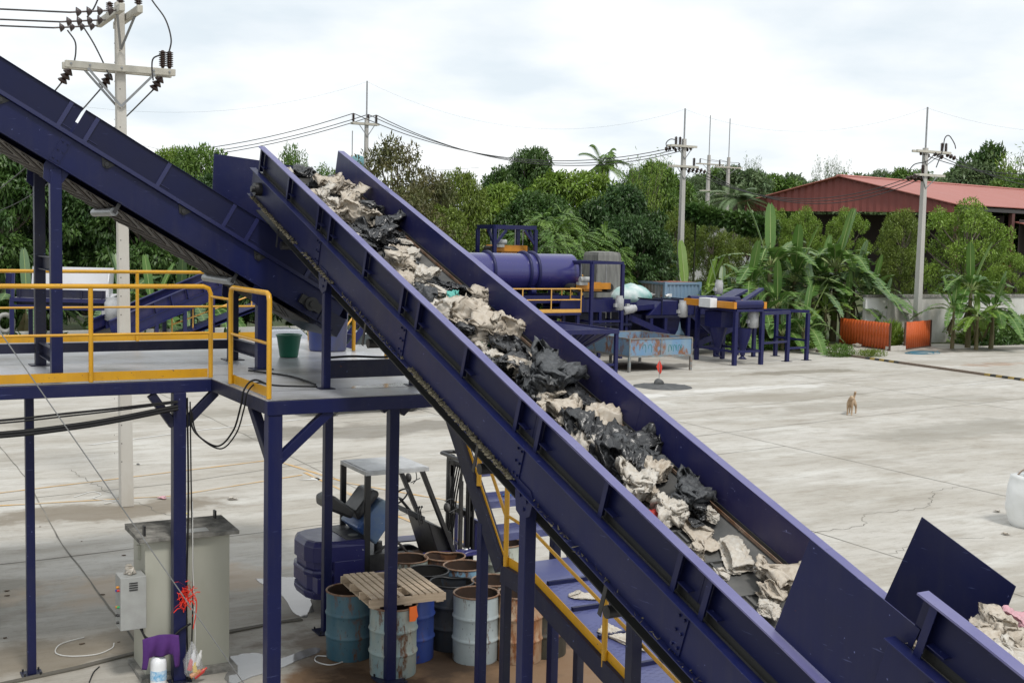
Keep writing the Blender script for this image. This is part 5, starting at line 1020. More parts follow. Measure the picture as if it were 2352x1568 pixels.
b = MB(); b.box((22.5, TVc - 1.2, 2.55), (31.0, TVc - 1.05, 2.9)); b.box((22.5, TVc + 1.05, 2.55), (31.0, TVc + 1.2, 2.9)); b.box((22.5, TVc - 1.05, 2.6), (31.0, TVc + 1.05, 2.68)); tr.part('bed_frame', b, BLUEF)
for u in (23, 25.6, 28.2, 30.8):
    for dv in (-1.12, 1.12): b = MB(); b.box((u - .09, TVc + dv - .09, 0), (u + .09, TVc + dv + .09, 2.55)); tr.part('leg', b, BLUEF)
b = MB(); b.box((24.5, TVc - 2.2, 2.05), (30.2, TVc - 1.25, 2.16)); tr.part('walkway', b, BLUEF)
for u in (25.0, 27.5, 30.1): b = MB(); b.box((u - .07, TVc - 2.15, 0), (u + .07, TVc - 2.01, 2.05)); tr.part('leg', b, BLUEF)
gr = [((24.5, TVc - 2.18), (30.2, TVc - 2.18)), ((30.2, TVc - 2.18), (30.2, TVc - 1.25))]
b = MB()
for (a, c) in gr:
    for z in (3.25, 2.75): b.cyl((*a, z), (*c, z), .028, 8)
for u in (25.6, 27.1, 28.6, 30.2): b.cyl((u, TVc - 2.18, 2.16), (u, TVc - 2.18, 3.25), .028, 8)
b.cyl((30.2, TVc - 1.25, 2.16), (30.2, TVc - 1.25, 3.25), .028, 8); b.box((24.5, TVc - 2.2, 2.17), (30.2, TVc - 2.19, 2.33)); tr.part('guardrail', b, YELF)
# rear gantry with magnet
def magnet(name, label, o, rot=0):
    mg = Thing(name, label, 'magnet separator', o); u, v, z = o; y = M('amber machine paint', (.58, .24, .015), .45, vary=(.40, .15, .02), vscale=3, rust=.05)
    b = MB(); b.box((u - .95, v - .45, z), (u + .95, v - .38, z + .30)); b.box((u - .95, v + .38, z), (u + .95, v + .45, z + .30)); b.box((u - .5, v - .38, z - .1), (u + .5, v + .38, z + .25)); mg.part('frame', b, y)
    b = MB(); b.box((u - 1.0, v - .36, z - .16), (u + 1.0, v + .36, z - .11)); b.cyl((u - .98, v - .36, z + .06), (u - .98, v + .36, z + .06), .2, 18); b.cyl((u + .98, v - .36, z + .06), (u + .98, v + .36, z + .06), .2, 18); mg.part('belt', b, RUBBER)
    b = MB(); b.cyl((u - .9, v - .62, z + .45), (u - .4, v - .62, z + .45), .14, 14); b.box((u - 1.0, v - .75, z + .2), (u - .55, v - .46, z + .33)); mg.part('motor', b, GREYB)
    for du in (-.7, .7):
        b = MB()
        for dv in (-.4, .4): b.cyl((u + du, v + dv, z + .3), (u + du, v + dv, z + 1.2), .025, 6)
        mg.part('chain', b, STEEL)
    return mg
g_ = at(1165, 520, 62); gu, gv = g_.x, g_.y
ga = Thing('gantry_frame', 'navy gantry frame with corner braces standing behind the drum screen', 'gantry', (gu, gv, 0))
cs = [(gu - 1.2, gv - .9), (gu + 1.15, gv - .9), (gu + 1.15, gv + .9), (gu - 1.2, gv + .9)]
frame_legs(ga, cs, 0, 5.95, .17, low=2.9, topb=.2)
b = MB()
for (u, v), sx in ((cs[0], 1), (cs[1], -1)): b.bar((u + sx * .05, v, 5.2), (u + sx * .65, v, 5.9), .12, .12, (0, 1, 0))
b.bar((cs[1][0], cs[1][1] + .05, 5.2), (cs[1][0], cs[1][1] + .65, 5.9), .12, .12, (1, 0, 0)); b.bar((cs[0][0], cs[0][1] + .05, 5.2), (cs[0][0], cs[0][1] + .65, 5.9), .12, .12, (1, 0, 0)); ga.part('corner_brace', b, BLUEF)
magnet('magnet_separator', 'amber magnet separator hanging in the gantry behind the drum screen', (gu, gv, 4.85))
# front gantry at the drum's outlet
g2_ = at(1366, 600, 57.5); gu, gv = g2_.x, g2_.y
ga = Thing('gantry_frame', 'navy gantry frame with open ladder top right of the drum screen', 'gantry', (gu, gv, 0))
cs = [(gu - .85, gv - 1.1), (gu + .85, gv - 1.1), (gu + .85, gv + 2.6), (gu - .85, gv + 2.6)]
frame_legs(ga, cs, 0, 4.4, .15, low=1.75, topb=.12)
b = MB()
for k in (.4, 1.4): b.bar((cs[0][0], gv + k, 4.47), (cs[1][0], gv + k, 4.47), .10, .10)
ga.part('cross_beam', b, BLUEF)
magnet('magnet_separator', 'rusty amber magnet separator on chains beneath the ladder topped gantry', (gu - .1, gv + .3, 3.2))
cv = Thing('horizontal_conveyor', 'navy horizontal conveyor trough on legs running under the ladder topped gantry', 'conveyor', (gu, gv, 0))
b = MB(); b.box((gu - 2.2, gv - .6, 2.15), (gu + 1.7, gv - .5, 2.75)); b.box((gu - 2.2, gv + .9, 2.15), (gu + 1.7, gv + 1.0, 2.75)); b.box((gu - 2.2, gv - .5, 2.3), (gu + 1.7, gv + .9, 2.36)); cv.part('trough', b, BLUEF)
for u in (gu - 2.0, gu, gu + 1.5):
    for v in (gv - .55, gv + .95): b = MB(); b.box((u - .07, v - .07, 0), (u + .07, v + .07, 2.15)); cv.part('leg', b, BLUEF)
b = MB(); b.box((gu - 2.3, gv - .7, 1.5), (gu + 1.75, gv - .6, 1.62)); b.box((gu - 1.2, gv - .3, .9), (gu + .5, gv + .6, 2.1)); cv.part('lower_frame', b, BLUED)
# yellow rail behind the gantry
b = MB(); q0, q1 = (gu - .4, gv + 3.2), (gu + 1.4, gv + 3.2)
for z in (3.75, 3.0): b.cyl((*q0, z), (*q1, z), .03, 8)
for k in range(4): u = q0[0] + (q1[0] - q0[0]) * k / 3; b.cyl((u, q0[1], 0), (u, q0[1], 3.75), .03, 8)
solo('guardrail', b, YELF, (*q0, 0), 'pale yellow guardrail behind the ladder topped gantry', 'guardrail')
# grey tarpaulin covered tower
b = MB(); c = at(1383, 600, 62); q = []
for z, s_ in ((0, .95), (2.5, .82), (4.75, .68), (4.9, .64), (4.95, .3)):
    q.append([(c.x + s_ * x, c.y + s_ * y, z) for x, y in ((-1, -1), (-.3, -.90), (.35, -1.02), (1, -1), (.94, 0), (1, 1), (0, .96), (-1, 1), (-.93, 0))])
loft(b, q); solo('covered_machine', b, M('grey tarpaulin', (.20, .20, .185), .7, vary=(.10, .10, .095), vscale=2.5, vamt=.9, stretch=(2.2, 2.2, .35), bump=.7, bscale=3), (c.x, c.y, 0), 'tall machine shrouded in grey tarpaulin behind the ladder topped gantry', 'machine')
# hopper in front of the drum
hop = Thing('feed_hopper', 'navy open feed hopper on legs in front of the drum screen', 'hopper', (26.6, 43, 0))
u0_, u1_, v0_, v1_ = 24.6, 28.05, 41.0, 46.6; zr_ = 1.9
b = MB(); top = [(u0_, v0_, zr_), (u1_, v0_, zr_), (u1_, v1_, zr_), (u0_, v1_, zr_)]; bot = [(u0_ + 1.2, v0_ + 1.5, .75), (u1_ - 1.2, v0_ + 1.5, .75), (u1_ - 1.2, v1_ - 1.5, .75), (u0_ + 1.2, v1_ - 1.5, .75)]
b.add(top + bot, [(0, 1, 5, 4), (1, 2, 6, 5), (2, 3, 7, 6), (3, 0, 4, 7)]); o_ = hop.part('funnel', b, BLUEF); o_.modifiers.new('Solidify', 'SOLIDIFY').thickness = .02
b = MB()
for i in range(4): b.bar(Vector(top[i]) - Vector((0, 0, .09)), Vector(top[(i + 1) % 4]) - Vector((0, 0, .09)), .13, .18)
for i in range(5): s_ = (i + 1) / 6; p = Vector(top[0]).lerp(Vector(top[1]), s_); q = Vector(bot[0]).lerp(Vector(bot[1]), s_); b.bar(p - Vector((0, .05, .2)), q - Vector((0, .05, 0)), .05, .09, (1, 0, 0))
hop.part('rim_frame', b, BLUEF)
for u, v in ((u0_ + .05, v0_ + .05), (u1_ - .05, v0_ + .05), (u1_ - .05, v1_ - .05), (u0_ + .05, v1_ - .05)): b = MB(); b.box((u - .07, v - .07, 0), (u + .07, v + .07, zr_ - .18)); hop.part('leg', b, BLUEF)
b = MB(); b.bar((u0_, v0_ + .05, .45), (u1_, v0_ + .05, .45), .08, .10); b.box((u0_ + 1.3, v0_ + 1.6, .35), (u1_ - 1.3, v1_ - 1.6, .74)); hop.part('lower_frame', b, BLUEF)
# rusty blue open tank on legs
tk = Thing('water_tank', 'open rectangular steel tank of flaking sky blue paint on rusty legs', 'tank', (30.8, 43.5, 0))
TK = M('flaking sky blue paint', (.12, .24, .40), .55, vary=(.22, .29, .33), vscale=1.6, vamt=.8, rust=.22, rustcol=(.20, .09, .045), rscale=1.5, stretch=(1, 1, .6))
a0, a1, c0_, c1_ = 29.2, 32.45, 41.8, 45.6; z0_, z1_ = .70, 1.38
for p, q in (((a0, c0_), (a1, c0_ + .03)), ((a0, c1_ - .03), (a1, c1_)), ((a0, c0_ + .03), (a0 + .03, c1_ - .03)), ((a1 - .03, c0_ + .03), (a1, c1_ - .03))): b = MB(); b.box((*p, z0_), (*q, z1_)); tk.part('side_panel', b, TK)
b = MB(); b.box((a0 + .03, c0_ + .03, z0_), (a1 - .03, c1_ - .03, z0_ + .02)); tk.part('floor', b, RUSTY)
b = MB()
for p, q in (((a0 - .02, c0_ - .03), (a1 + .02, c0_ + .03)), ((a0 - .02, c1_ - .03), (a1 + .02, c1_ + .03))): b.box((*p, z1_), (*q, z1_ + .05)); b.box((*p, z0_ - .08), (*q, z0_))
for u in (a0 - .02, a1 - .03): b.box((u, c0_ + .03, z1_), (u + .05, c1_ - .03, z1_ + .05)); b.box((u, c0_ + .03, z0_ - .08), (u + .05, c1_ - .03, z0_))
for u in (a0, (a0 + a1) / 2, a1): b.box((u - .03, c0_ - .035, z0_), (u + .03, c0_ - .003, z1_))
tk.part('rim', b, M('faded rusty blue', (.17, .24, .27), .65, vary=(.22, .13, .08), vscale=4, vamt=.9))
for u, v in ((a0 + .02, c0_ + .02), (a1 - .02, c0_ + .02), (a1 - .02, c1_ - .02), (a0 + .02, c1_ - .02), ((a0 + a1) / 2, c1_)): b = MB(); b.box((u - .05, v - .05, 0), (u + .05, v + .05, z0_ - .08)); tk.part('leg', b, M('faded rusty blue', (.17, .24, .27)))
b = MB()
for k, x0 in enumerate((.75, 1.05, 2.1, 2.35, 2.6)):
    c = Vector((a0 + x0, c0_ - .006, .98)); h_ = .15
    if k < 2: pts = [c + Vector((-.09, 0, .0)), c + Vector((-.06, 0, h_)), c + Vector((.03, 0, h_ + .03)), c + Vector((.08, 0, .04)), c + Vector((.08, 0, -h_))]
    else: pts = [c + Vector((-.08, 0, -h_)), c + Vector((-.08, 0, .06)), c + Vector((-.02, 0, h_)), c + Vector((.05, 0, .02)), c + Vector((.07, 0, -.10)), c + Vector((.09, 0, h_))]
    b.tube(catmull(pts, 4), .010, 5)
tk.part('painted_writing', b, M('green brush paint', (.03, .22, .22), .6))
# classifier box machine
cl = Thing('sorting_machine', 'long navy enclosed sorting machine with slanted ends and cradle frame', 'sorting machine', (35, 48, 0))
q = at(1490, 720, 58.5); ua = q.x; va = q.y; ub = ua + 5.6
b = MB(); pf = [(ua, 1.95), (ua + .75, 2.66), (ub - .9, 2.66), (ub, 1.95)]
b.plate([(u, va, z) for u, z in pf], (0, 1, 0), 1.9); cl.part('casing', b, BLUEF, bevel=.03)
b = MB()
for u in (ua + .75, ua + 1.75, ua + 2.75, ua + 3.7): b.box((u - .03, va - .05, 1.95), (u + .03, va - .002, 2.70)); b.box((u - .03, va - .05, 2.662), (u + .03, va + 1.95, 2.72))
b.box((ua - .2, va - .07, 1.83), (ub + .1, va - .002, 1.95)); cl.part('casing_rib', b, BLUED)
b = MB(); b.plate([(ua - 1.6, va + .1, 2.1), (ua + .4, va + .1, 2.25), (ua + .4, va + .1, 2.5), (ua - 1.6, va + .1, 2.35)], (0, 1, 0), .05); b.plate([(ua - 1.6, va + 1.6, 2.1), (ua + .4, va + 1.6, 2.25), (ua + .4, va + 1.6, 2.5), (ua - 1.6, va + 1.6, 2.35)], (0, 1, 0), .05); b.plate([(ua - 1.6, va + .1, 2.13), (ua + .4, va + .1, 2.27), (ua + .4, va + 1.6, 2.27), (ua - 1.6, va + 1.6, 2.13)], (0, 0, 1), .03); cl.part('feed_trough', b, BLUEF)
for i, (u, w_) in enumerate(((ua + 1.2, .9), (ua + 3.0, 1.2))):
    b = MB(); loft(b, [[(u, va + .2, 1.93), (u + w_, va + .2, 1.93), (u + w_, va + 1.6, 1.93), (u, va + 1.6, 1.93)], [(u + .1, va + .3, 1.2), (u + w_ - .1, va + .3, 1.2), (u + w_ - .1, va + 1.5, 1.2), (u + .1, va + 1.5, 1.2)], [(u + .3, va + .5, .7), (u + w_ - .3, va + .5, .7), (u + w_ - .3, va + 1.3, .7), (u + .3, va + 1.3, .7)]]); cl.part('discharge_chute', b, BLUEF)
for u in (ua + .15, ua + 1.0, ua + 2.4, ub - .3):
    for v in (va + .02, va + 1.8): b = MB(); b.box((u - .08, v - .08, 0), (u + .08, v + .08, 1.93)); cl.part('leg', b, BLUEF)
b = MB(); b.bar((ua + 2.4, va - .02, 2.0), (ua + 3.9, va - .02, .9), .09, .09); b.bar((ua - 1.2, va, 1.9), (ua + 1.2, va, 1.0), .14, .28); b.bar((ua + 2.6, va, .4), (ub, va, 1.4), .14, .3); cl.part('brace', b, BLUEF)
b = MB()
for u in (ua + .75, ua + 3.7): b.tube([(u + .08 * cos(a), va + .05, 2.72 + .10 * sin(a)) for a in np.linspace(0, pi, 9)], .025, 6)
cl.part('lifting_lug', b, BLUED)
MOT = M('motor wrapped in grey film', (.42, .43, .44), .4, vary=(.22, .22, .22), vscale=7, bump=.5)
def motor(p, lb, ax=(0, 0, 1), sc=1.0):
    p = Vector(p); ax = Vector(ax).normalized(); t = Thing('electric_motor', lb, 'motor', tuple(p))
    b = MB(); b.tube([p, p + ax * .05, p + ax * .45 * sc, p + ax * .5 * sc, p + ax * .58 * sc], [.12 * sc, .17 * sc, .17 * sc, .14 * sc, .14 * sc], 16); t.part('housing', b, MOT)
    b = MB(); s_ = Vector((-ax.y, ax.x, 0)) if abs(ax.z) < .5 else Vector((-.18 * sc, 0, 0)); c = p + ax * .2 * sc + (s_ if abs(ax.z) > .5 else Vector((0, 0, .18 * sc))); b.box(c - Vector((.08, .08, .08)), c + Vector((.08, .08, .08))); t.part('terminal_box', b, MOT)
q = at(1568, 733, 57.8); motor((q.x, q.y, 1.95), 'grey wrapped motor standing on the front of the long sorting machine', sc=1.35)
q = at(1424, 675, 57); motor((q.x, q.y, 2.25), 'grey wrapped motor on the right post of the ladder topped gantry', sc=1.2); q = at(1440, 700, 57.5); motor((q.x - .2, q.y, 2.2), 'grey wrapped motor at the left foot of the feed trough', (1, 0, .2), 1.2)
b = MB(); p = at(1448, 676, 62); b.sphere((p.x, p.y, 2.7), 1.0, 20, 12, (1.25, .8, .62)); 
for k in range(len(b.v)): b.v[k] = b.v[k] + Vector((0, 0, 1)) * .12 * mnoise.noise(b.v[k] * 2.2)
solo('tarpaulin_bundle', b, M('white and turquoise sheet', (.62, .66, .66), .5, vary=(.04, .30, .26), vscale=.9, vamt=1.0, bump=.6, bscale=6), (p.x, p.y, 2.1), 'white and turquoise printed sheet thrown over a load before the container', 'tarpaulin')
b = MB(); b.box((p.x - 1.2, p.y - .7, 0), (p.x + 1.2, p.y + .7, 2.15)); solo('load_crate', b, BLUED, (p.x, p.y, 0), 'dark stack beneath the white and turquoise sheet', 'crate')
# magnet stand with two funnels
sd_ = Thing('separator_stand', 'navy four legged stand with amber eddy separator and two funnels', 'separator', (36.5, 44.2, 0))
cs = [(35.65, 42.8), (37.2, 42.8), (37.2, 45.55), (35.65, 45.55)]; frame_legs(sd_, cs, 0, 2.42, .17, low=.62, topb=.12)
for k, (u, v) in enumerate(((36.2, 44.7), (36.7, 43.5))):
    b = MB(); b.lathe([(.12, .38), (.13, .6), (.40, 1.45), (.42, 1.62)], (u, v, 0), 16); b.lathe([(.001, .18), (.22, .2), (.1, .3), (.06, .38)], (u, v, 0), 12); sd_.part('funnel', b, BLUEF)
b = MB(); b.box((35.8, 44.0, 1.62), (36.9, 45.2, 2.35)); sd_.part('housing', b, BLUEF)
AMB = M('amber machine paint', (.58, .24, .015), .45)
b = MB(); b.box((35.45, 42.7, 2.56), (35.6, 46.4, 2.86)); b.box((37.2, 42.7, 2.56), (37.35, 46.4, 2.86)); sd_.part('side_beam', b, AMB)
b = MB(); b.box((35.61, 42.75, 2.60), (37.19, 46.3, 2.66)); b.cyl((35.61, 42.9, 2.75), (37.19, 42.9, 2.75), .19, 18); b.cyl((35.61, 44.5, 2.86), (37.19, 44.5, 2.86), .17, 18); b.cyl((35.61, 46.2, 2.8), (37.19, 46.2, 2.8), .19, 18); sd_.part('separator_roller', b, BLUEF)
b = MB(); b.box((35.05, 43.9, 2.55), (35.44, 44.75, 2.98)); sd_.part('control_box', b, WHITEP, bevel=.02)
motor((37.0, 43.2, 1.65), 'grey wrapped motor under the right end of the amber separator', sc=1.5); motor((38.1, 47.1, 3.0), 'grey wrapped motor upright on the chute behind the amber separator', sc=1.2)
ch = Thing('outlet_chute', 'navy outlet chute rising behind the amber separator', 'chute', (38, 47, 0))
b = MB(); b.bar((37.3, 46.6, 2.5), (39.6, 47.2, 3.2), .8, .12); b.bar((38.5, 46.0, 2.6), (40.2, 46.4, 3.3), .3, .10); ch.part('trough', b, BLUEF)
for u in (37.8, 39.2): b = MB(); b.box((u - .06, 46.8, 0), (u + .06, 46.92, 2.6)); ch.part('leg', b, BLUEF)
fr = Thing('steel_table_frame', 'empty navy frame of legs and rails right of the amber separator', 'frame', (40, 45, 0))
cs = [(39.45, 43.55), (40.85, 43.75), (40.85, 45.95), (39.45, 45.95)]
for u, v in cs: b = MB(); b.box((u - .08, v - .08, 0), (u + .08, v + .08, 2.25)); l_ = fr.part('leg', b, BLUEF); b = MB(); b.box((u - .2, v - .16, .002), (u + .2, v + .16, .02)); fr.part('foot_plate', b, BLUED, l_)
for p, q, z in (((37.3, 42.95), (39.5, 43.55), 2.32), ((38.3, 46.3), (40.9, 43.7), 2.34), ((39.45, 43.55), (40.85, 43.75), .62), ((37.3, 43.0), (39.45, 43.55), .95), ((40.85, 45.95), (40.85, 43.75), .95)): b = MB(); b.bar((*p, z), (*q, z), .14 if z > 2 else .09, .14 if z > 2 else .1); fr.part('rail', b, BLUEF)
# mud patch with warning flag
md = MB(); mc = Vector((27.6, 37.25, 0)); n_ = 40; vs = [Vector((mc.x, mc.y, .05))]
for r_ in (.25, .5, .75, .92, 1.0):
    for k in range(n_):
        a = 2 * pi * k / n_; rr = 1.12 * r_ * (1 + .06 * mnoise.noise(Vector((cos(a) * 2, sin(a) * 2, 1)))); z = .045 * (1 - r_ ** 4) + (.06 * max(0, mnoise.noise(Vector((rr * cos(a) * 3.2, rr * sin(a) * 3.2, 2)))) if r_ < .95 else 0) + .004
        vs.append(Vector((mc.x + rr * cos(a), mc.y + rr * sin(a) * 1.0, z)))
md.add(vs, [(0, 1 + k, 1 + (k + 1) % n_) for k in range(n_)] + [(1 + i * n_ + k, 1 + (i + 1) * n_ + k, 1 + (i + 1) * n_ + (k + 1) % n_, 1 + i * n_ + (k + 1) % n_) for i in range(4) for k in range(n_)], True)
MUD = M('wet dark mud', (.085, .088, .088), .7, vary=(.035, .036, .036), vscale=3, vamt=.9, bump=.6, bscale=7)
solo('mud_patch', md, MUD, tuple(mc), 'round patch of dark grey mud on the yard holding a red flag', 'mud patch')
b = MB(); b.sphere((27.75, 37.7, .07), .20, 12, 8, (1, 1, .8))
for k in range(len(b.v)): b.v[k] = b.v[k] + Vector((1, 1, 1)) * .06 * mnoise.noise(b.v[k] * 6)
solo('mud_lump', b, MUD, (27.75, 37.7, 0), 'lump of mud holding the flag stick', 'mud lump')
fg = Thing('warning_flag', 'small red flag on a thin stick planted in the mud patch', 'flag', (27.75, 37.7, .1))
b = MB(); b.cyl((27.75, 37.7, .1), (27.75, 37.7, 1.0), .012, 6); fg.part('stick', b, STEEL)
b = MB(); b.add([(27.75, 37.7, .98), (27.86, 37.67, .72), (27.84, 37.68, .50), (27.78, 37.7, .42), (27.70, 37.71, .52), (27.62, 37.72, .72)], [(0, 1, 2, 3, 4, 5)]); b.add([(27.75, 37.7, .98), (27.80, 37.60, .70), (27.77, 37.63, .45), (27.78, 37.7, .42)], [(0, 1, 2, 3)]); fg.part('cloth', b, M('faded red flag', (.72, .075, .05), .7, translucent=.3))
# ================================================================ left rear: silver lined hopper, second conveyor, cars
lh = Thing('silver_hopper', 'large hopper with bare silver inner plates on a navy frame behind the platform', 'hopper', (0, 0, 0)); Y_ = 45.0
q0 = at(28, 690, Y_); q1 = at(248, 690, Y_); dU = (q1 - q0).normalized(); dU.z = 0; dV = Vector((-dU.y, dU.x, 0)); Wd = (q1 - q0).length
def LH(x, y, z): return q0 + dU * x + dV * y + Vector((0, 0, z - q0.z))
zt0 = at(100, 685, Y_).z; ztop = at(100, 612, Y_ + 1.6).z
b = MB(); b.add([LH(.05, .0, zt0), LH(Wd - .05, .0, zt0), LH(Wd - .1, 1.5, zt0 + .15), LH(.1, 1.5, zt0 + .15)], [(0, 1, 2, 3)]); b.add([LH(.1, 1.5, zt0 + .15), LH(Wd - .35, 1.5, zt0 + .15), LH(Wd - .35, 1.7, ztop), LH(.1, 1.7, ztop)], [(0, 1, 2, 3)])
b.add([LH(Wd - .35, 1.5, zt0 + .1), LH(Wd - .02, .05, zt0), LH(Wd - .02, .05, ztop - .45), LH(Wd - .1, .4, ztop - .15), LH(Wd - .35, 1.7, ztop)], [(0, 1, 2, 3, 4)]); lp_ = lh.part('inner_plate', b, LIGHTG); lp_.modifiers.new('Solidify', 'SOLIDIFY').thickness = .03
b = MB(); b.add([LH(.02, -.05, zt0), LH(.02, .1, ztop - .3), LH(-.7, 1.2, ztop - .1), LH(-.7, 1.2, zt0 + .2)], [(0, 1, 2, 3)]); b.bar(LH(.02, .0, zt0), LH(.0, .15, ztop - .1), .10, .10)
for k in range(5): b.bar(LH(-.1 - .13 * k, .2 + .2 * k, zt0 + .1), LH(-.1 - .13 * k, .2 + .2 * k, ztop - .25), .05, .05)
lh.part('outer_wing', b, BLUEF)
b = MB(); b.bar(LH(-.05, -.06, zt0 - .06), LH(Wd + .05, -.06, zt0 - .06), .12, .14); b.bar(LH(-.05, -.06, 1.0), LH(Wd + .05, -.06, 1.0), .12, .14); b.bar(LH(-.05, -.06, 2.55), LH(Wd + .05, -.06, 2.55), .12, .16); lh.part('frame_beam', b, BLUEF)
for x in (0, Wd):
    for y in (-.06, 1.7): b = MB(); b.bar(LH(x, y, 0), LH(x, y, zt0 - .13), .15, .15, (0, 1, 0)); lh.part('leg', b, BLUEF)
b = MB(); b.add([LH(.15, .2, zt0 - .1), LH(Wd - .15, .2, zt0 - .1), LH(Wd - .15, .5, 2.7), LH(.15, .5, 2.7)], [(0, 1, 2, 3)]); b.add([LH(.12, .1, 2.62), LH(Wd - .12, .1, 2.62), LH(Wd - .12, .1, 3.2), LH(.12, .1, 3.2)], [(0, 1, 2, 3)])
for k in range(5): b.bar(LH(.25 + k * (Wd - .5) / 4, .07, 2.62), LH(.25 + k * (Wd - .5) / 4, .07, 3.2), .05, .05, (0, 1, 0))
lh.part('lower_body', b, BLUED).modifiers.new('Solidify', 'SOLIDIFY').thickness = .02
p = at(256, 718, Y_); motor((p.x, p.y, p.z - .3), 'grey wrapped motor on the right side of the silver lined hopper', sc=1.5); p = at(12, 742, Y_ + .3); b = MB(); b.tube([(p.x + .28 * cos(a) , p.y, p.z + .32 * sin(a)) for a in np.linspace(0, 2 * pi, 18)], .09, 8, False); solo('hose_coil', b, M('grey ribbed hose', (.3, .3, .28), .6), tuple(p), 'coil of grey ribbed hose left of the silver lined hopper', 'hose')
# inclined conveyor beyond the platform
c2 = Thing('belt_conveyor', 'distant navy inclined conveyor with walkway behind the platform railings', 'conveyor', tuple(at(400, 760, 34)))
A0, A1 = at(262, 775, 44), at(522, 660, 49)
dx = (A1 - A0); nrm = Vector((-dx.y, dx.x, 0)).normalized(); up_ = dx.cross(nrm).normalized(); up_ = up_ if up_.z > 0 else -up_
b = MB(); b.ibar(A0, A1, .12, .42, .03, up_); b.ibar(A0 + nrm * 1.1, A1 + nrm * 1.1, .12, .42, .03, up_); c2.part('side_channel', b, BLUEF)
b = MB()
for o in (.08, 1.02): b.bar(A0 + nrm * o + up_ * .42, A1 + nrm * o + up_ * .42, .03, .40, up_); b.bar(A0 + nrm * o + up_ * .63 - nrm * .04, A1 + nrm * o + up_ * .63 - nrm * .04, .12, .03, up_)
c2.part('side_board', b, BLUEW)
for k in range(7): p = A0.lerp(A1, (k + .5) / 7) - nrm * .02; b = MB(); b.bar(p + up_ * .22, p + up_ * .62, .05, .06, dx); c2.part('rib', b, BLUEF)
b = MB(); b.bar(A0 + nrm * .55 + up_ * .1, A1 + nrm * .55 + up_ * .1, .9, .03, up_); c2.part('belt', b, RUBBER)
for k in (.35, .6, .86):
    p = A0.lerp(A1, k)
    for o in (0, 1.1): b = MB(); b.box((p.x + nrm.x * o - .07, p.y + nrm.y * o - .07, 0), (p.x + nrm.x * o + .07, p.y + nrm.y * o + .07, p.z - .15)); c2.part('leg', b, BLUEF)
w0, w1 = at(395, 775, 47), at(620, 690, 51)
b = MB(); b.ibar(w0, w1, .8, .16, .02); c2.part('walkway', b, BLUEF); b = MB()
for z in (.5, 1.0): b.cyl(w0 + Vector((0, 0, z)), w1 + Vector((0, 0, z)), .03, 8)
for k in range(6): p = w0.lerp(w1, k / 5); b.cyl(p, p + Vector((0, 0, 1.0)), .03, 8)
c2.part('guardrail', b, YELF)
b = MB(); q = at(840, 745, 44)
sr = Thing('steel_staircase', 'small navy staircase with yellow handrail far behind the blue bin', 'staircase', (q.x, q.y, 0))
for o in (0, .8): b = MB(); b.bar((q.x - 1.6, q.y + o, 0.2), (q.x + .9, q.y + o, 3.4), .06, .22); sr.part('stringer', b, BLUEF); b = MB(); b.cyl((q.x - 1.6, q.y + o, 1.1), (q.x + .9, q.y + o, 4.3), .035, 8); [b.cyl((q.x - 1.6 + 2.5 * k, q.y + o, .2 + 3.2 * k), (q.x - 1.6 + 2.5 * k, q.y + o, 1.1 + 3.2 * k), .035, 8) for k in (0, .33, .66, 1)]; sr.part('handrail', b, YELF)
for k in range(9): b = MB(); u = q.x - 1.5 + k * .29; z = .4 + k * .37; b.box((u - .15, q.y + .03, z - .03), (u + .15, q.y + .77, z)); sr.part('tread', b, BLUEF)
b = MB(); b.box((q.x + .9, q.y, 3.3), (q.x + 2.2, q.y + 1, 3.45)); b.box((q.x + 1.0, q.y, 0), (q.x + 1.15, q.y + .15, 3.3)); b.box((q.x + 2.0, q.y, 0), (q.x + 2.15, q.y + .15, 3.3)); sr.part('landing', b, BLUEF)
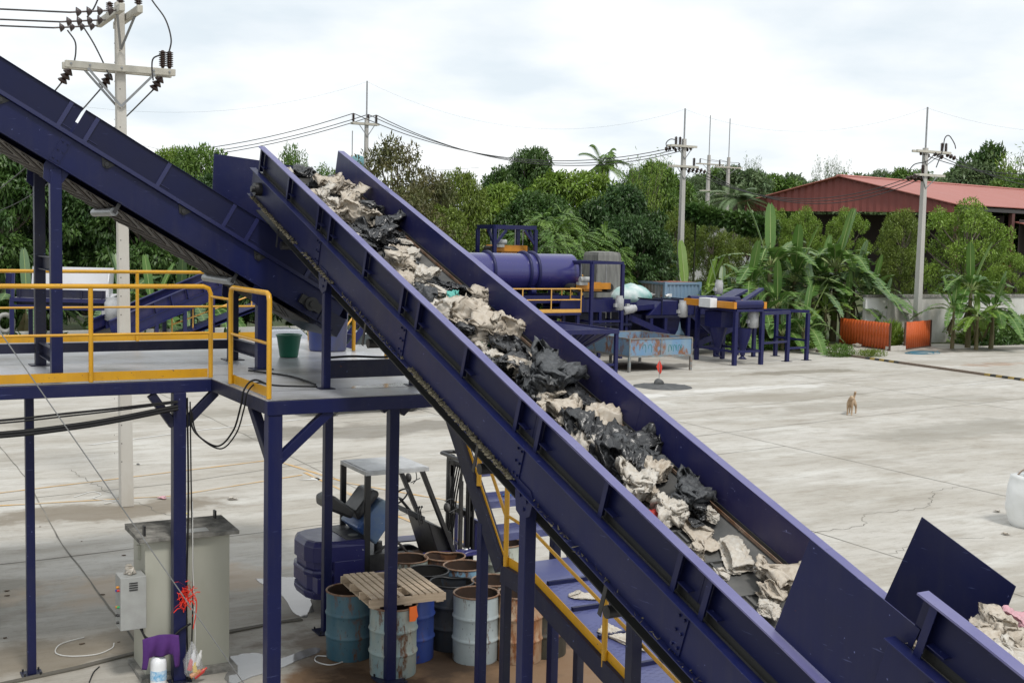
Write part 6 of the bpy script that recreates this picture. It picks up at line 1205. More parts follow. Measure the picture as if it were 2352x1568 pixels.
# cars: side profile swept across
def car(o, rot, paint, label, pickup=False, L_=4.4, Wc=1.72):
    t = Thing('parked_car', label, 'car', o); x0 = -L_ / 2
    if pickup: body = [(0, .45), (0, .95), (1.5, .98), (1.5, .98), (3.3, 1.02), (4.9, .95), (5.05, .6), (5.0, .4)]; cabp = [(1.45, .98), (1.62, 1.66), (1.85, 1.72), (3.0, 1.70), (3.75, 1.02)]
    else: body = [(0, .45), (.02, .80), (.25, .95), (1.0, 1.0), (3.1, .98), (4.15, .82), (4.38, .62), (4.38, .35)]; cabp = [(.55, .96), (1.25, 1.40), (1.6, 1.46), (2.5, 1.44), (3.35, .96)]
    ca, sa = cos(rot), sin(rot); O = Vector(o)
    def T(x, y, z): x += x0; return (O.x + x * ca - y * sa, O.y + x * sa + y * ca, O.z + z)
    def shell(prof, w0_, w1_, zlo, zhi):
        b = MB(); k = len(prof); vs = []
        for sg in (-1, 1):
            for (x, z) in prof: f = (z - zlo) / max(.01, zhi - zlo); vs.append(T(x, sg * (w0_ + (w1_ - w0_) * max(0, min(1, f))), z))
        b.add(vs, [tuple(range(k)), tuple(range(2 * k - 1, k - 1, -1))] + [(i, k + i, k + (i + 1) % k, (i + 1) % k) for i in range(k)]); return b
    t.part('body', shell(body, Wc / 2, Wc / 2 - .06, .3, 1.0), paint, bevel=.05)
    cbn = t.part('cabin', shell(cabp, Wc / 2 - .06, Wc / 2 - .22, .95, 1.5), paint, bevel=.05)
    zlo, zhi = .98, cabp[2][1]; wp = [(x, zlo + .06 + (z - zlo) * .80) for x, z in cabp]; cx = sum(p[0] for p in wp) / len(wp); wp = [(cx + (x - cx) * .86, z) for x, z in wp]
    for sg in (-1, 1):
        b = MB(); b.plate([T(x, sg * (Wc / 2 - .06 - .16 * (z - .95) / .55 + .006), z) for x, z in wp], Vector(T(0, sg, 0)) - Vector(T(0, 0, 0)), .008); t.part('side_window', b, GLASS, cbn)
    f1, f2 = cabp[-1], cabp[-2]; b = MB(); b.plate([T(f1[0] - .05, -.62, f1[1] + .06), T(f1[0] - .05, .62, f1[1] + .06), T(f2[0] + .08, .52, f2[1] - .04), T(f2[0] + .08, -.52, f2[1] - .04)], (ca * .6, sa * .6, .8), .02); t.part('windscreen', b, GLASS, cbn)
    for x in ((.85, 3.55) if not pickup else (.95, 4.1)):
        for sg in (-1, 1):
            b = MB(); p, q = Vector(T(x, sg * (Wc / 2 - .20), .32)), Vector(T(x, sg * (Wc / 2 + .01), .32)); b.tube([p, p.lerp(q, .15), p.lerp(q, .85), q], [.28, .32, .32, .28], 24); wh = t.part('wheel', b, RUBBER); b = MB(); b.cyl(q, q + (q - p).normalized() * .012, .20, 20)
            e1 = (Vector(T(1, 0, 0)) - Vector(T(0, 0, 0))); [b.bar(q + (q - p).normalized() * .018, q + (q - p).normalized() * .018 + (e1 * cos(a) + Vector((0, 0, 1)) * sin(a)) * .21, .05, .02, (q - p)) for a in np.arange(5) * 2 * pi / 5]; t.part('rim', b, CHROME, wh)
    for sg in (-1, 1): b = MB(); c = T(body[-2][0] - .12, sg * .62, .68); b.sphere(c, .13, 12, 8, (1, 1.2, .6)); t.part('headlight', b, M('lamp glass', (.7, .72, .75), .1))
    return t
g_ = at(800, 950, 37.0); car((g_.x + .6, g_.y + .55, 0), .05, WHITEC, 'white car whose front wheel shows below the platform deck')
g_ = at(838, 820, 46.5); car((g_.x, g_.y, .35), -.25, WHITEC, 'white saloon whose roof and bonnet show above the deck beside the bin', L_=4.4)
g_ = at(598, 800, 48); car((g_.x + .9, g_.y, .0), .1, SILVER, 'silver pickup seen between the conveyor legs behind the deck', True, L_=5.0)

# ================================================================ right side: containers, walls, shed, small things
q = at(1526, 700, 66); cu, cvv = q.x, q.y
ct = Thing('shipping_container', 'sky blue shipping container with rust brown roof beyond the machines', 'container', (cu, cvv, 0))
CB = M('weathered sky blue container', (.15, .26, .40), .55, vary=(.24, .28, .31), vscale=.5, vamt=.8, rust=.08, rustcol=(.26, .12, .06), rscale=1.1, stretch=(1, 1, .35)); CR = M('rusted blue grey container', (.26, .33, .37), .6, vary=(.20, .12, .08), vscale=.8, vamt=.8, rust=.14, rustcol=(.22, .10, .05), rscale=1.2, stretch=(1, 1, .3))
zb_, zt2 = .45, 3.32; Wc_, Lc = 2.44, 12.19
def corrug(b, p, q, z0, z1, n, dep):
    p, q = Vector(p), Vector(q); d = q - p; nn = Vector((d.y, -d.x, 0)).normalized() * dep; vs = []
    for i in range(n):
        for (f, o) in ((0, 0), (.32, 0), (.5, 1), (.82, 1)): c = p + d * ((i + f) / n) - nn * o; vs.append(c)
    vs.append(q); k = len(vs); b.add([v + Vector((0, 0, z0)) for v in vs] + [v + Vector((0, 0, z1)) for v in vs], [(i, i + 1, k + i + 1, k + i) for i in range(k - 1)]); return b
b = MB(); corrug(b, (cu + .1, cvv, 0), (cu + Wc_ - .1, cvv, 0), zb_ + .15, zt2 - .12, 9, .05); ct.part('end_panel', b, CB)
b = MB(); corrug(b, (cu, cvv + Lc - .1, 0), (cu, cvv + .1, 0), zb_ + .15, zt2 - .12, 40, .05); ct.part('side_panel', b, CR)
b = MB(); b.box((cu + .02, cvv + .02, zt2 - .03), (cu + Wc_, cvv + Lc, zt2)); ct.part('roof', b, M('rust brown roof', (.22, .075, .05), .7, vary=(.30, .12, .08), vscale=.8))
b = MB()
for u, v in ((cu + .05, cvv + .05), (cu + Wc_ - .05, cvv + .05), (cu + .05, cvv + Lc - .05)): b.box((u - .08, v - .08, zb_), (u + .08, v + .08, zt2 + .03))
b.box((cu + .13, cvv - .03, zt2 - .12), (cu + Wc_ - .13, cvv + .05, zt2 + .01)); b.box((cu + .13, cvv - .03, zb_), (cu + Wc_ - .13, cvv + .05, zb_ + .15)); b.box((cu - .03, cvv + .13, zt2 - .12), (cu + .05, cvv + Lc - .13, zt2 + .01)); ct.part('corner_frame', b, CB)
b = MB(); b.box((cu, cvv, 0), (cu + Wc_, cvv + Lc, zb_ - .01)); ct.part('base_blocks', b, CONCD)
for du, v, lb in ((-.35, cvv + .9, 'small white security camera on the rusty side of the container, pointing left'), (.22, cvv - .1, 'small white security camera on the blue end of the container')):
    b = MB(); b.box((cu + du - .12, v - .12, 2.55), (cu + du + .10, v + .02, 2.72)); b.cyl((cu + du - .3, v - .1, 2.58), (cu + du - .05, v - .06, 2.66), .07, 10); b.box((cu + min(du, 0) + .0, v - .02, 2.6), (cu + max(du, 0) + .02, v + .02, 2.66)); solo('security_camera', b, WHITEP, (cu + du, v, 2.6), lb, 'camera')
# boundary walls
wl_ = Thing('boundary_wall', 'weathered white boundary wall with a dark coping at the edge of the yard, behind the banana plants', 'wall', (50, 50, 0))
wz = 2.75
b = MB(); b.box((50.9, 49.95, 0), (52.6, 50.15, wz - .1)); wl_.part('panel', b, M('white wall paint', (.70, .71, .70), .7, vary=(.6, .6, .58), vscale=.8)); 
b = MB(); b.box((52.75, 49.95, 0), (86, 50.15, wz - .1)); wl_.part('panel', b, CONCW)
b = MB(); b.box((50.9, 49.88, wz - .1), (86, 50.22, wz + .05)); wl_.part('coping', b, CONCD)
for u in (52.67, 58.5, 64.5, 70.5, 76.5): b = MB(); b.box((u - .12, 49.86, 0), (u + .12, 50.24, wz - .11)); wl_.part('pier', b, CONCW)
q = at(1500, 590, 112); q2 = at(1760, 596, 108); b = MB(); b.bar((q.x, q.y, 3.3), (q2.x, q2.y, 3.3), .25, 2.2); solo('garden_wall', b, M('bright white wall', (.72, .73, .74), .7), (q.x, q.y, 2.2), 'long white wall far beyond the container, behind the small trees', 'wall')
q = at(900, 745, 53); b = MB(); b.bar((q.x - 6, q.y, .12), (q.x + 3, q.y + .6, .12), .2, .24); solo('kerb', b, CONCP, (q.x, q.y, 0), 'pale kerb at the grass edge seen behind the blue bin', 'kerb')
q = at(640, 735, 52); b = MB(); b.bar((q.x - 14, q.y + .5, .7), (q.x + 3, q.y + 1.5, .7), .2, 1.4); solo('garden_wall', b, CONCW, (q.x, q.y, 0), 'low grey wall under the trees behind the conveyor foot', 'wall')
# open sided red shed
sh = Thing('red_shed', 'big open sided shed with red corrugated gable and long red roof beyond the trees', 'shed', tuple(at(1933, 560, 117)))
GL_, GR_, AP = at(1711, 466, 122), at(2193, 465, 112), at(1933, 405.5, 117); GL_.z = GR_.z = (GL_.z + GR_.z) / 2
rd = UV(W(*AP) * 0 + Vector((sin(R(53)), cos(R(53)), 0))); rd.z = 0; LR = 62
SR = M('faded red corrugated sheet', (.25, .062, .05), .55, vary=(.16, .042, .036), vscale=.35, vamt=.9, stretch=(1, 1, .4)); RR = M('pale red roof sheet', (.37, .135, .11), .6, vary=(.33, .12, .095), vscale=.2)  # roof sheet is a paler red than the gable
b = MB(); n_ = 60; vs = []
for i in range(n_ + 1):
    f = i / n_; p = GL_.lerp(GR_, f); fa = (AP - GL_).dot(GR_ - GL_) / (GR_ - GL_).length_squared; zt_2 = GL_.z + (AP.z - GL_.z) * (f / fa if f < fa else (1 - f) / (1 - fa)); off_ = (.10 if i % 2 else 0)
    vs += [p - rd * off_ + Vector((0, 0, -.85)), Vector((p.x, p.y, zt_2)) - rd * off_]
b.add(vs, [(2 * i, 2 * i + 2, 2 * i + 3, 2 * i + 1) for i in range(n_)]); sh.part('gable', b, SR).modifiers.new('Solidify', 'SOLIDIFY').thickness = .06
b = MB(); e0 = -rd * .5; e1_ = rd * LR; vs = []; nn_ = 110
drp = Vector((0, 0, .25))
for s0_, s1_ in ((AP, GR_), (AP, GL_)):
    ext = (s1_ - s0_) * .04 - Vector((0, 0, 0)); b.plate([s0_ + e0, s0_ + e1_, s1_ + ext + e1_ - drp * .2, s1_ + ext + e0 - drp * .2], (0, 0, 1), .08)
sh.part('roof', b, RR)
b = MB(); b.bar(AP + e0 + Vector((0, 0, .12)), AP + e1_ + Vector((0, 0, .12)), .5, .12); sh.part('ridge_cap', b, M('pale red ridge', (.55, .25, .22), .6))
b = MB(); b.bar(GR_ + Vector((0, 0, -.45)) + rd, GR_ + Vector((0, 0, -.45)) + e1_, .5, .35); sh.part('gutter', b, M('dark grey gutter', (.05, .05, .05), .7))
for k in range(7):
    for g__ in (GR_, GL_): p = g__ + rd * (.5 + k * 9); b = MB(); b.box((p.x - .2, p.y - .2, 1.6), (p.x + .2, p.y + .2, g__.z - .6)); sh.part('post', b, M('shed post', (.10, .04, .035), .7))
b = MB(); dk = GR_ - GL_; p0 = GL_ + rd * 9 + dk * .02; p1 = GR_ + rd * 9 - dk * .02; b.add([Vector((p0.x, p0.y, 1.4)), Vector((p1.x, p1.y, 1.4)), p1 - Vector((0, 0, .9)), p0 - Vector((0, 0, .9))], [(0, 1, 2, 3)]); sh.part('inner_sheet', b, M('dark inner sheet', (.03, .022, .02), .9))  # near-black sheet across the inside of the open shed
la = GR_ + rd * 10; ld = UV(Vector((cos(R(53)), -sin(R(53)), 0))); ld.z = 0
b = MB(); b.plate([la + Vector((0, 0, -1.5)), la + rd * 50 + Vector((0, 0, -1.5)), la + rd * 50 + ld * 8 + Vector((0, 0, -3.0)), la + ld * 8 + Vector((0, 0, -3.0))], (0, 0, 1), .1); sh.part('lean_to_roof', b, RR)
for k in range(4): p = la + ld * 7.6 + rd * (1 + k * 9); b = MB(); b.box((p.x - .15, p.y - .15, 1.4), (p.x + .15, p.y + .15, la.z - 3.0)); sh.part('post', b, M('shed post', (.10, .04, .035), .7))
b = MB(); q0_ = GR_ + rd * 10 + ld * .5; q1_ = q0_ + rd * 48; b.add([Vector((q0_.x, q0_.y, 1.4)), Vector((q1_.x, q1_.y, 1.4)), Vector((q1_.x, q1_.y, GR_.z - 1.2)), Vector((q0_.x, q0_.y, GR_.z - 1.2))], [(0, 1, 2, 3)]); sh.part('inner_sheet', b, M('dark inner sheet', (.03, .022, .02), .9))
# red roofed house among the trees, water tank on a tower
q = at(1085, 540, 92); hs = Thing('red_roofed_house', 'house with a red tiled hip roof half hidden among the trees', 'house', (q.x, q.y, 1))
b = MB(); b.box((q.x - 3, q.y - 3, .5), (q.x + 4, q.y + 4, 5.3)); hs.part('wall', b, M('cream wall', (.5, .47, .38), .8))
b = MB(); tp_ = Vector((q.x + .8, q.y + .5, 8.0)); cr_ = [Vector((q.x - 3.8, q.y - 3.8, 5.2)), Vector((q.x + 4.8, q.y - 3.8, 5.2)), Vector((q.x + 4.8, q.y + 4.8, 5.2)), Vector((q.x - 3.8, q.y + 4.8, 5.2))]; b.add(cr_ + [tp_], [(0, 1, 4), (1, 2, 4), (2, 3, 4), (3, 0, 4), (3, 2, 1, 0)]); hs.part('roof', b, M('red roof tiles', (.33, .07, .055), .7, vary=(.25, .05, .04), vscale=1.0, bump=.5, bscale=6))
b = MB(); b.box((q.x - 1.5, q.y - 3.03, 2.2), (q.x - .3, q.y - 2.99, 3.8)); b.box((q.x + 1.2, q.y - 3.03, 2.2), (q.x + 2.6, q.y - 2.99, 3.8)); hs.part('window', b, GLASS)
q = at(822, 372, 82); wt = Thing('water_tower', 'teal plastic water tank on a tower behind the top of the long conveyor', 'water tank', (q.x, q.y, 1))
b = MB(); b.lathe([(.001, -.7), (.55, -.7), (.58, -.35), (.56, -.3), (.58, -.1), (.52, .22), (.3, .38), (.12, .42), (.11, .48), (.001, .48)], tuple(q), 24); wt.part('tank', b, M('teal plastic', (.10, .24, .27), .5, vary=(.16, .29, .31), vscale=3))
for dx_, dy_ in ((-.45, -.45), (.45, -.45), (.45, .45), (-.45, .45)): b = MB(); b.box((q.x + dx_ - .06, q.y + dy_ - .06, .6), (q.x + dx_ + .06, q.y + dy_ + .06, q.z - .7)); wt.part('tower_leg', b, STEEL)
# orange corrugated sheets fencing a plant bed
def ofence(p, q, h_, n, lb):
    t = Thing('corrugated_fence', lb, 'fence', (p[0], p[1], 0)); b = MB(); P, Q = Vector((*p, 0)), Vector((*q, 0)); m = n * 6; vs = []; d = Q - P; nn = Vector((d.y, -d.x, 0)).normalized()
    for i in range(m + 1): c = P + d * (i / m) + nn * .035 * sin(2 * pi * i / 6); vs += [c + Vector((0, 0, .06)), c + Vector((0, 0, h_ + .01 * sin(i * .3)))]
    b.add(vs, [(2 * i, 2 * i + 2, 2 * i + 3, 2 * i + 1) for i in range(m)], True); t.part('sheet', b, ORANGE).modifiers.new('Solidify', 'SOLIDIFY').thickness = .01
    b = MB(); b.bar(P + Vector((0, 0, .05)), Q + Vector((0, 0, .05)), .06, .06)
    for e_ in (P, Q): b.box((e_.x - .04, e_.y - .04, 0), (e_.x + .04, e_.y + .04, h_))
    t.part('frame', b, M('brown frame', (.09, .05, .035), .7)); return t
a_, b_, c_, d_ = gnd(1928, 790), gnd(2043, 806), gnd(2077, 804), gnd(2136, 796)
ofence((a_.x, a_.y), (b_.x, b_.y), 1.48, 17, 'longer orange corrugated sheet fence left of the gap'); ofence((c_.x, c_.y), (d_.x, d_.y), 1.5, 12, 'shorter orange corrugated sheet fence right of the gap')
b = MB(); b.bar((b_.x, b_.y + .1, .12), (c_.x, c_.y + .1, .12), .35, .22); solo('concrete_step', b, CONCP, (b_.x, b_.y, 0), 'concrete step in the gap between the orange fences', 'step')
b = MB(); m_ = gnd(2058, 797); b.lathe([(.001, .24), (.25, .24), (.36, .62), (.38, .63), (.36, .60)], (m_.x, m_.y, 0), 20); solo('plastic_basin', b, M('navy basin', (.03, .06, .14), .45), (m_.x, m_.y, .2), 'dark blue basin in the gap between the orange fences', 'basin')
b = MB(); b.cyl((a_.x + 1.35, a_.y - 1.1, .05), (a_.x + 1.75, a_.y - .72, 1.25), .03, 8); solo('pole_stick', b, M('weathered stick', (.32, .26, .2), .8), (a_.x + 1.35, a_.y - 1.1, 0), 'grey stick leaning on the longer orange fence', 'stick')
for x, y, lb in ((1972, 798, 'white plastic bag dropped below the leaning stick'), (1885, 788, 'white bag lying right of the empty navy frame')): q = gnd(x, y); bag(BAGS[3], FILMW, (q.x, q.y, .10), .34, lb, None, x, cat='litter', name='litter')
b = MB(); q = gnd(2105, 812)
for k in range(3): b.tube([(q.x + (.7 + .1 * k) * cos(a) + .3 * k, q.y + (.45 + .1 * k) * sin(a), .02 + .015 * k) for a in np.linspace(0, 2 * pi, 24)], .014, 6, False)
b.tube(catmull([(q.x + 1.2, q.y + .2, .02), (q.x + 2.0, q.y + .4, .02), (q.x + 2.6, q.y + .9, .02)]), .014, 6); solo('garden_hose', b, M('blue hose', (.02, .17, .26), .5), (q.x, q.y, 0), 'blue green garden hose coiled before the shorter orange fence', 'hose')
q = gnd(1861, 780); tb_ = Thing('waste_tub', 'black tub overflowing with plastic waste right of the empty navy frame', 'tub', (q.x, q.y, 0)); b = MB(); b.lathe([(.001, .01), (.42, .01), (.52, .95), (.55, .97), (.5, .93)], (q.x, q.y, 0), 24); tb_.part('tub', b, M('black plastic', (.02, .02, .022), .5)); 
for k in range(4): bag(BAGS[k], (FILMW, FILMT, FILMW, FILMG)[k], (q.x - .3 + .2 * k, q.y - .1 + .1 * (k % 2), 1.05), .26, ('white', 'turquoise', 'second white', 'grey')[k] + ' waste bag heaped in the black tub', 'waste bags in the tub', k)
# kerb with yellow and black blocks
k0, k1, k2 = gnd(1876, 808), gnd(1990, 824), gnd(2420, 884)
kb_ = Thing('kerb', 'low traffic kerb painted in yellow and black crossing the yard', 'kerb', (k1.x, k1.y, 0))
KP, Kk, Kg = M('kerb yellow', (.42, .29, .06), .8, vary=(.2, .16, .1), vscale=2, vamt=.9), M('kerb black', (.05, .05, .045), .8), M('bare kerb', (.17, .13, .10), .9)
for (p, q, n) in ((k0, k1, 6), (k1, k2, 34)):
    for i in range(n):
        f0, f1 = i / n, (i + 1) / n - .004; s_ = p.lerp(q, f0); e_ = p.lerp(q, f1); b = MB(); b.bar(s_ + Vector((0, 0, .05)), e_ + Vector((0, 0, .05)), .16, .10)
        kb_.part('kerb_block', b, Kg if (n == 6 or (6 < i < 23)) else (KP if i % 2 else Kk))
# woven bulk bag at the right edge
q = gnd(2394, 1216); fb = Thing('bulk_bag', 'full white woven bulk bag standing at the right edge of the yard', 'bulk bag', (q.x + .1, q.y + .2, 0)); c = Vector((q.x + .15, q.y + .25, 0)); b = MB(); vs = []; n_ = 32; zs = np.linspace(0, 1.02, 14)
for z in zs:
    for k in range(n_):
        a = 2 * pi * k / n_ + .4; e_ = (abs(cos(a)) ** 3.2 + abs(sin(a)) ** 3.2) ** (-1 / 3.2); rr = .45 * e_ * (1 + .16 * sin(pi * min(1, z / 1.0) * .95)) * (.93 if z < .05 else 1); p = Vector((rr * cos(a), rr * sin(a), z)); rr_ = 1 + .05 * mnoise.noise(p * 4) + .025 * mnoise.noise(Vector((p.x * 3, p.y * 3, p.z * 14))); vs.append(c + Vector((p.x * rr_, p.y * rr_, z + (.06 * mnoise.noise(p * 3) if z > .9 else 0))))
b.add(vs, [(j * n_ + k, j * n_ + (k + 1) % n_, (j + 1) * n_ + (k + 1) % n_, (j + 1) * n_ + k) for j in range(13) for k in range(n_)] + [tuple(13 * n_ + k for k in range(n_))], True); fb.part('body', b, M('white woven plastic', (.78, .79, .78), .6, vary=(.64, .65, .62), vscale=3, bump=.25, bscale=60))
for dx_ in (-.36, .36):
    b = MB(); pts = catmull([c + Vector((dx_, -.3, .92)), c + Vector((dx_, -.2, 1.12)), c + Vector((dx_ + .05, .1, 1.15)), c + Vector((dx_, .3, .92))]); [b.bar(s_, e_, .008, .07, (1, 0, 0)) for s_, e_ in zip(pts[:-1], pts[1:])]; fb.part('lifting_loop', b, M('beige strap', (.55, .42, .34), .7))
for k in range(5): bag(BAGS[k], FILMW, (c.x - .25 + .12 * k, c.y - .15 + .1 * (k % 3), 1.05), .20, ('left', 'second', 'middle', 'fourth', 'right')[k] + ' of the pale bags heaped on top of the white bulk bag', 'bags on the bulk bag', k)
for x, y, lb, m in ((2308, 1228, 'tiny yellowish scrap before the bulk bag', FILM), (2290, 1176, 'white scrap on the slab left of the bulk bag', FILMW)): q = gnd(x, y); bag(BAGS[5], m, (q.x, q.y, .03), .09, lb, None, x, cat='litter', name='litter', sz=.5)
# excavator parked at the shed
q = at(2338, 612, 132); ex_ = Thing('excavator', 'yellow excavator parked beneath the shed roof at the right edge', 'excavator', (q.x, q.y, 2)); ya = M('excavator yellow', (.58, .30, .02), .5, rust=.05); z_ = 2.3
b = MB(); b.box((q.x - 1.6, q.y - 1.2, z_ + .9), (q.x + 2.2, q.y + 1.2, z_ + 2.0)); b.box((q.x + .2, q.y - 1.1, z_ + 2.0), (q.x + 2.2, q.y + 1.1, z_ + 2.4)); ex_.part('body', b, ya, bevel=.08)
b = MB(); b.box((q.x - 1.6, q.y - 1.15, z_ + 2.0), (q.x - .3, q.y - .1, z_ + 3.0)); cbx = ex_.part('cab', b, ya, bevel=.06); b = MB(); b.box((q.x - 1.5, q.y - 1.17, z_ + 2.15), (q.x - .45, q.y - 1.155, z_ + 2.85)); ex_.part('window', b, GLASS, cbx)
for dv in (-1.3, .8): b = MB(); b.tube([(q.x - 1.9, q.y + dv, z_ + .4), (q.x + 2.1, q.y + dv, z_ + .4)], .4, 12); b.box((q.x - 1.9, q.y + dv - .25, z_), (q.x + 2.1, q.y + dv + .25, z_ + .8)); ex_.part('track', b, RUBBER)
b = MB(); b.bar((q.x - 1.2, q.y + .5, z_ + 1.6), (q.x - 4.0, q.y + .5, z_ + 4.2), .35, .5); b.bar((q.x - 4.0, q.y + .5, z_ + 4.2), (q.x - 5.6, q.y + .5, z_ + 1.8), .28, .4); b.box((q.x - 6.2, q.y, z_ + .8), (q.x - 5.2, q.y + 1, z_ + 1.7)); ex_.part('boom', b, ya)
# dog: one continuous skinned body
q = gnd(1952, 953); me = bpy.data.meshes.new('dog')
dv_ = {'pel': ((.02, .50, .44), .085), 'mid': ((.0, .28, .43), .095), 'che': ((-.01, .06, .42), .105), 'shd': ((-.01, -.03, .44), .095), 'nk': ((.01, -.12, .54), .062), 'hd': ((.05, -.19, .60), .066), 'muz': ((.115, -.235, .575), .036), 'nose': ((.165, -.27, .57), .024),
       'e1': ((.015, -.16, .675), .014), 'e2': ((.095, -.145, .67), .014),
       'fl1': ((-.075, -.03, .34), .048), 'fl2': ((-.08, -.01, .19), .030), 'fl3': ((-.08, -.03, .03), .026), 'fl4': ((-.08, -.075, .012), .026), 'fr1': ((.06, -.03, .34), .048), 'fr2': ((.06, -.01, .19), .030), 'fr3': ((.06, -.03, .03), .026), 'fr4': ((.06, -.075, .012), .026),
       'bl1': ((-.07, .44, .33), .062), 'bl2': ((-.08, .55, .20), .032), 'bl3': ((-.08, .52, .03), .025), 'bl4': ((-.08, .475, .012), .026), 'br1': ((.10, .46, .33), .062), 'br2': ((.12, .57, .20), .032), 'br3': ((.12, .54, .03), .025), 'br4': ((.12, .495, .012), .026),
       't1': ((.03, .60, .50), .034), 't2': ((.05, .66, .62), .042), 't3': ((.07, .60, .71), .044), 't4': ((.09, .50, .70), .028)}
ks = list(dv_); ed = [('pel', 'mid'), ('mid', 'che'), ('che', 'shd'), ('shd', 'nk'), ('nk', 'hd'), ('hd', 'muz'), ('muz', 'nose'), ('hd', 'e1'), ('hd', 'e2'), ('pel', 't1'), ('t1', 't2'), ('t2', 't3'), ('t3', 't4')]
for l_, r_ in (('fl', 'shd'), ('fr', 'shd'), ('bl', 'pel'), ('br', 'pel')): ed += [(r_, l_ + '1'), (l_ + '1', l_ + '2'), (l_ + '2', l_ + '3'), (l_ + '3', l_ + '4')]
me.from_pydata([dv_[k][0] for k in ks], [(ks.index(a), ks.index(c)) for a, c in ed], []); dog = bpy.data.objects.new('dog', me); COL.objects.link(dog)
dog.modifiers.new('Skin', 'SKIN'); 
for i, k in enumerate(ks): me.skin_vertices[0].data[i].radius = (dv_[k][1], dv_[k][1])
me.skin_vertices[0].data[0].use_root = True
sbd = dog.modifiers.new('Sub', 'SUBSURF'); sbd.levels = 2; sbd.render_levels = 2
me.materials.append(M('tan dog fur', (.30, .19, .11), .85, vary=(.46, .36, .25), vscale=5, vamt=.9, bump=.4, bscale=60)); dog.location = W(q.x, q.y, 0); dog.rotation_euler = (0, 0, TH - R(52)); dog.scale = (.98, .98, .98)
tag(dog, 'light brown dog standing alone on the concrete yard with its tail curled up', 'dog')
# ================================================================ vegetation
def quads_mesh(name, V, n):
    """V: (4n,3) corners of n separate leaf faces"""
    me = bpy.data.meshes.new(name); me.vertices.add(4 * n); me.loops.add(4 * n); me.polygons.add(n)
    me.vertices.foreach_set('co', V.astype(np.float32).ravel()); me.loops.foreach_set('vertex_index', np.arange(4 * n, dtype=np.int32)); me.polygons.foreach_set('loop_start', np.arange(0, 4 * n, 4, dtype=np.int32)); me.update(calc_edges=True); me.materials.append(None); return me
def unit(a): return a / np.maximum(1e-6, np.linalg.norm(a, axis=1, keepdims=True))
def leaves(P, D, N, Ln, Wn, cup=.12):
    S_ = unit(np.cross(D, N)); N2 = unit(np.cross(S_, D)); n = len(P); Ln = Ln.reshape(-1, 1); Wn = Wn.reshape(-1, 1); V = np.empty((n, 4, 3))
    V[:, 0] = P; V[:, 1] = P + D * Ln * .42 + S_ * Wn * .5 + N2 * Ln * cup; V[:, 2] = P + D * Ln - N2 * Ln * .05; V[:, 3] = P + D * Ln * .42 - S_ * Wn * .5 + N2 * Ln * cup
    return V.reshape(-1, 3)
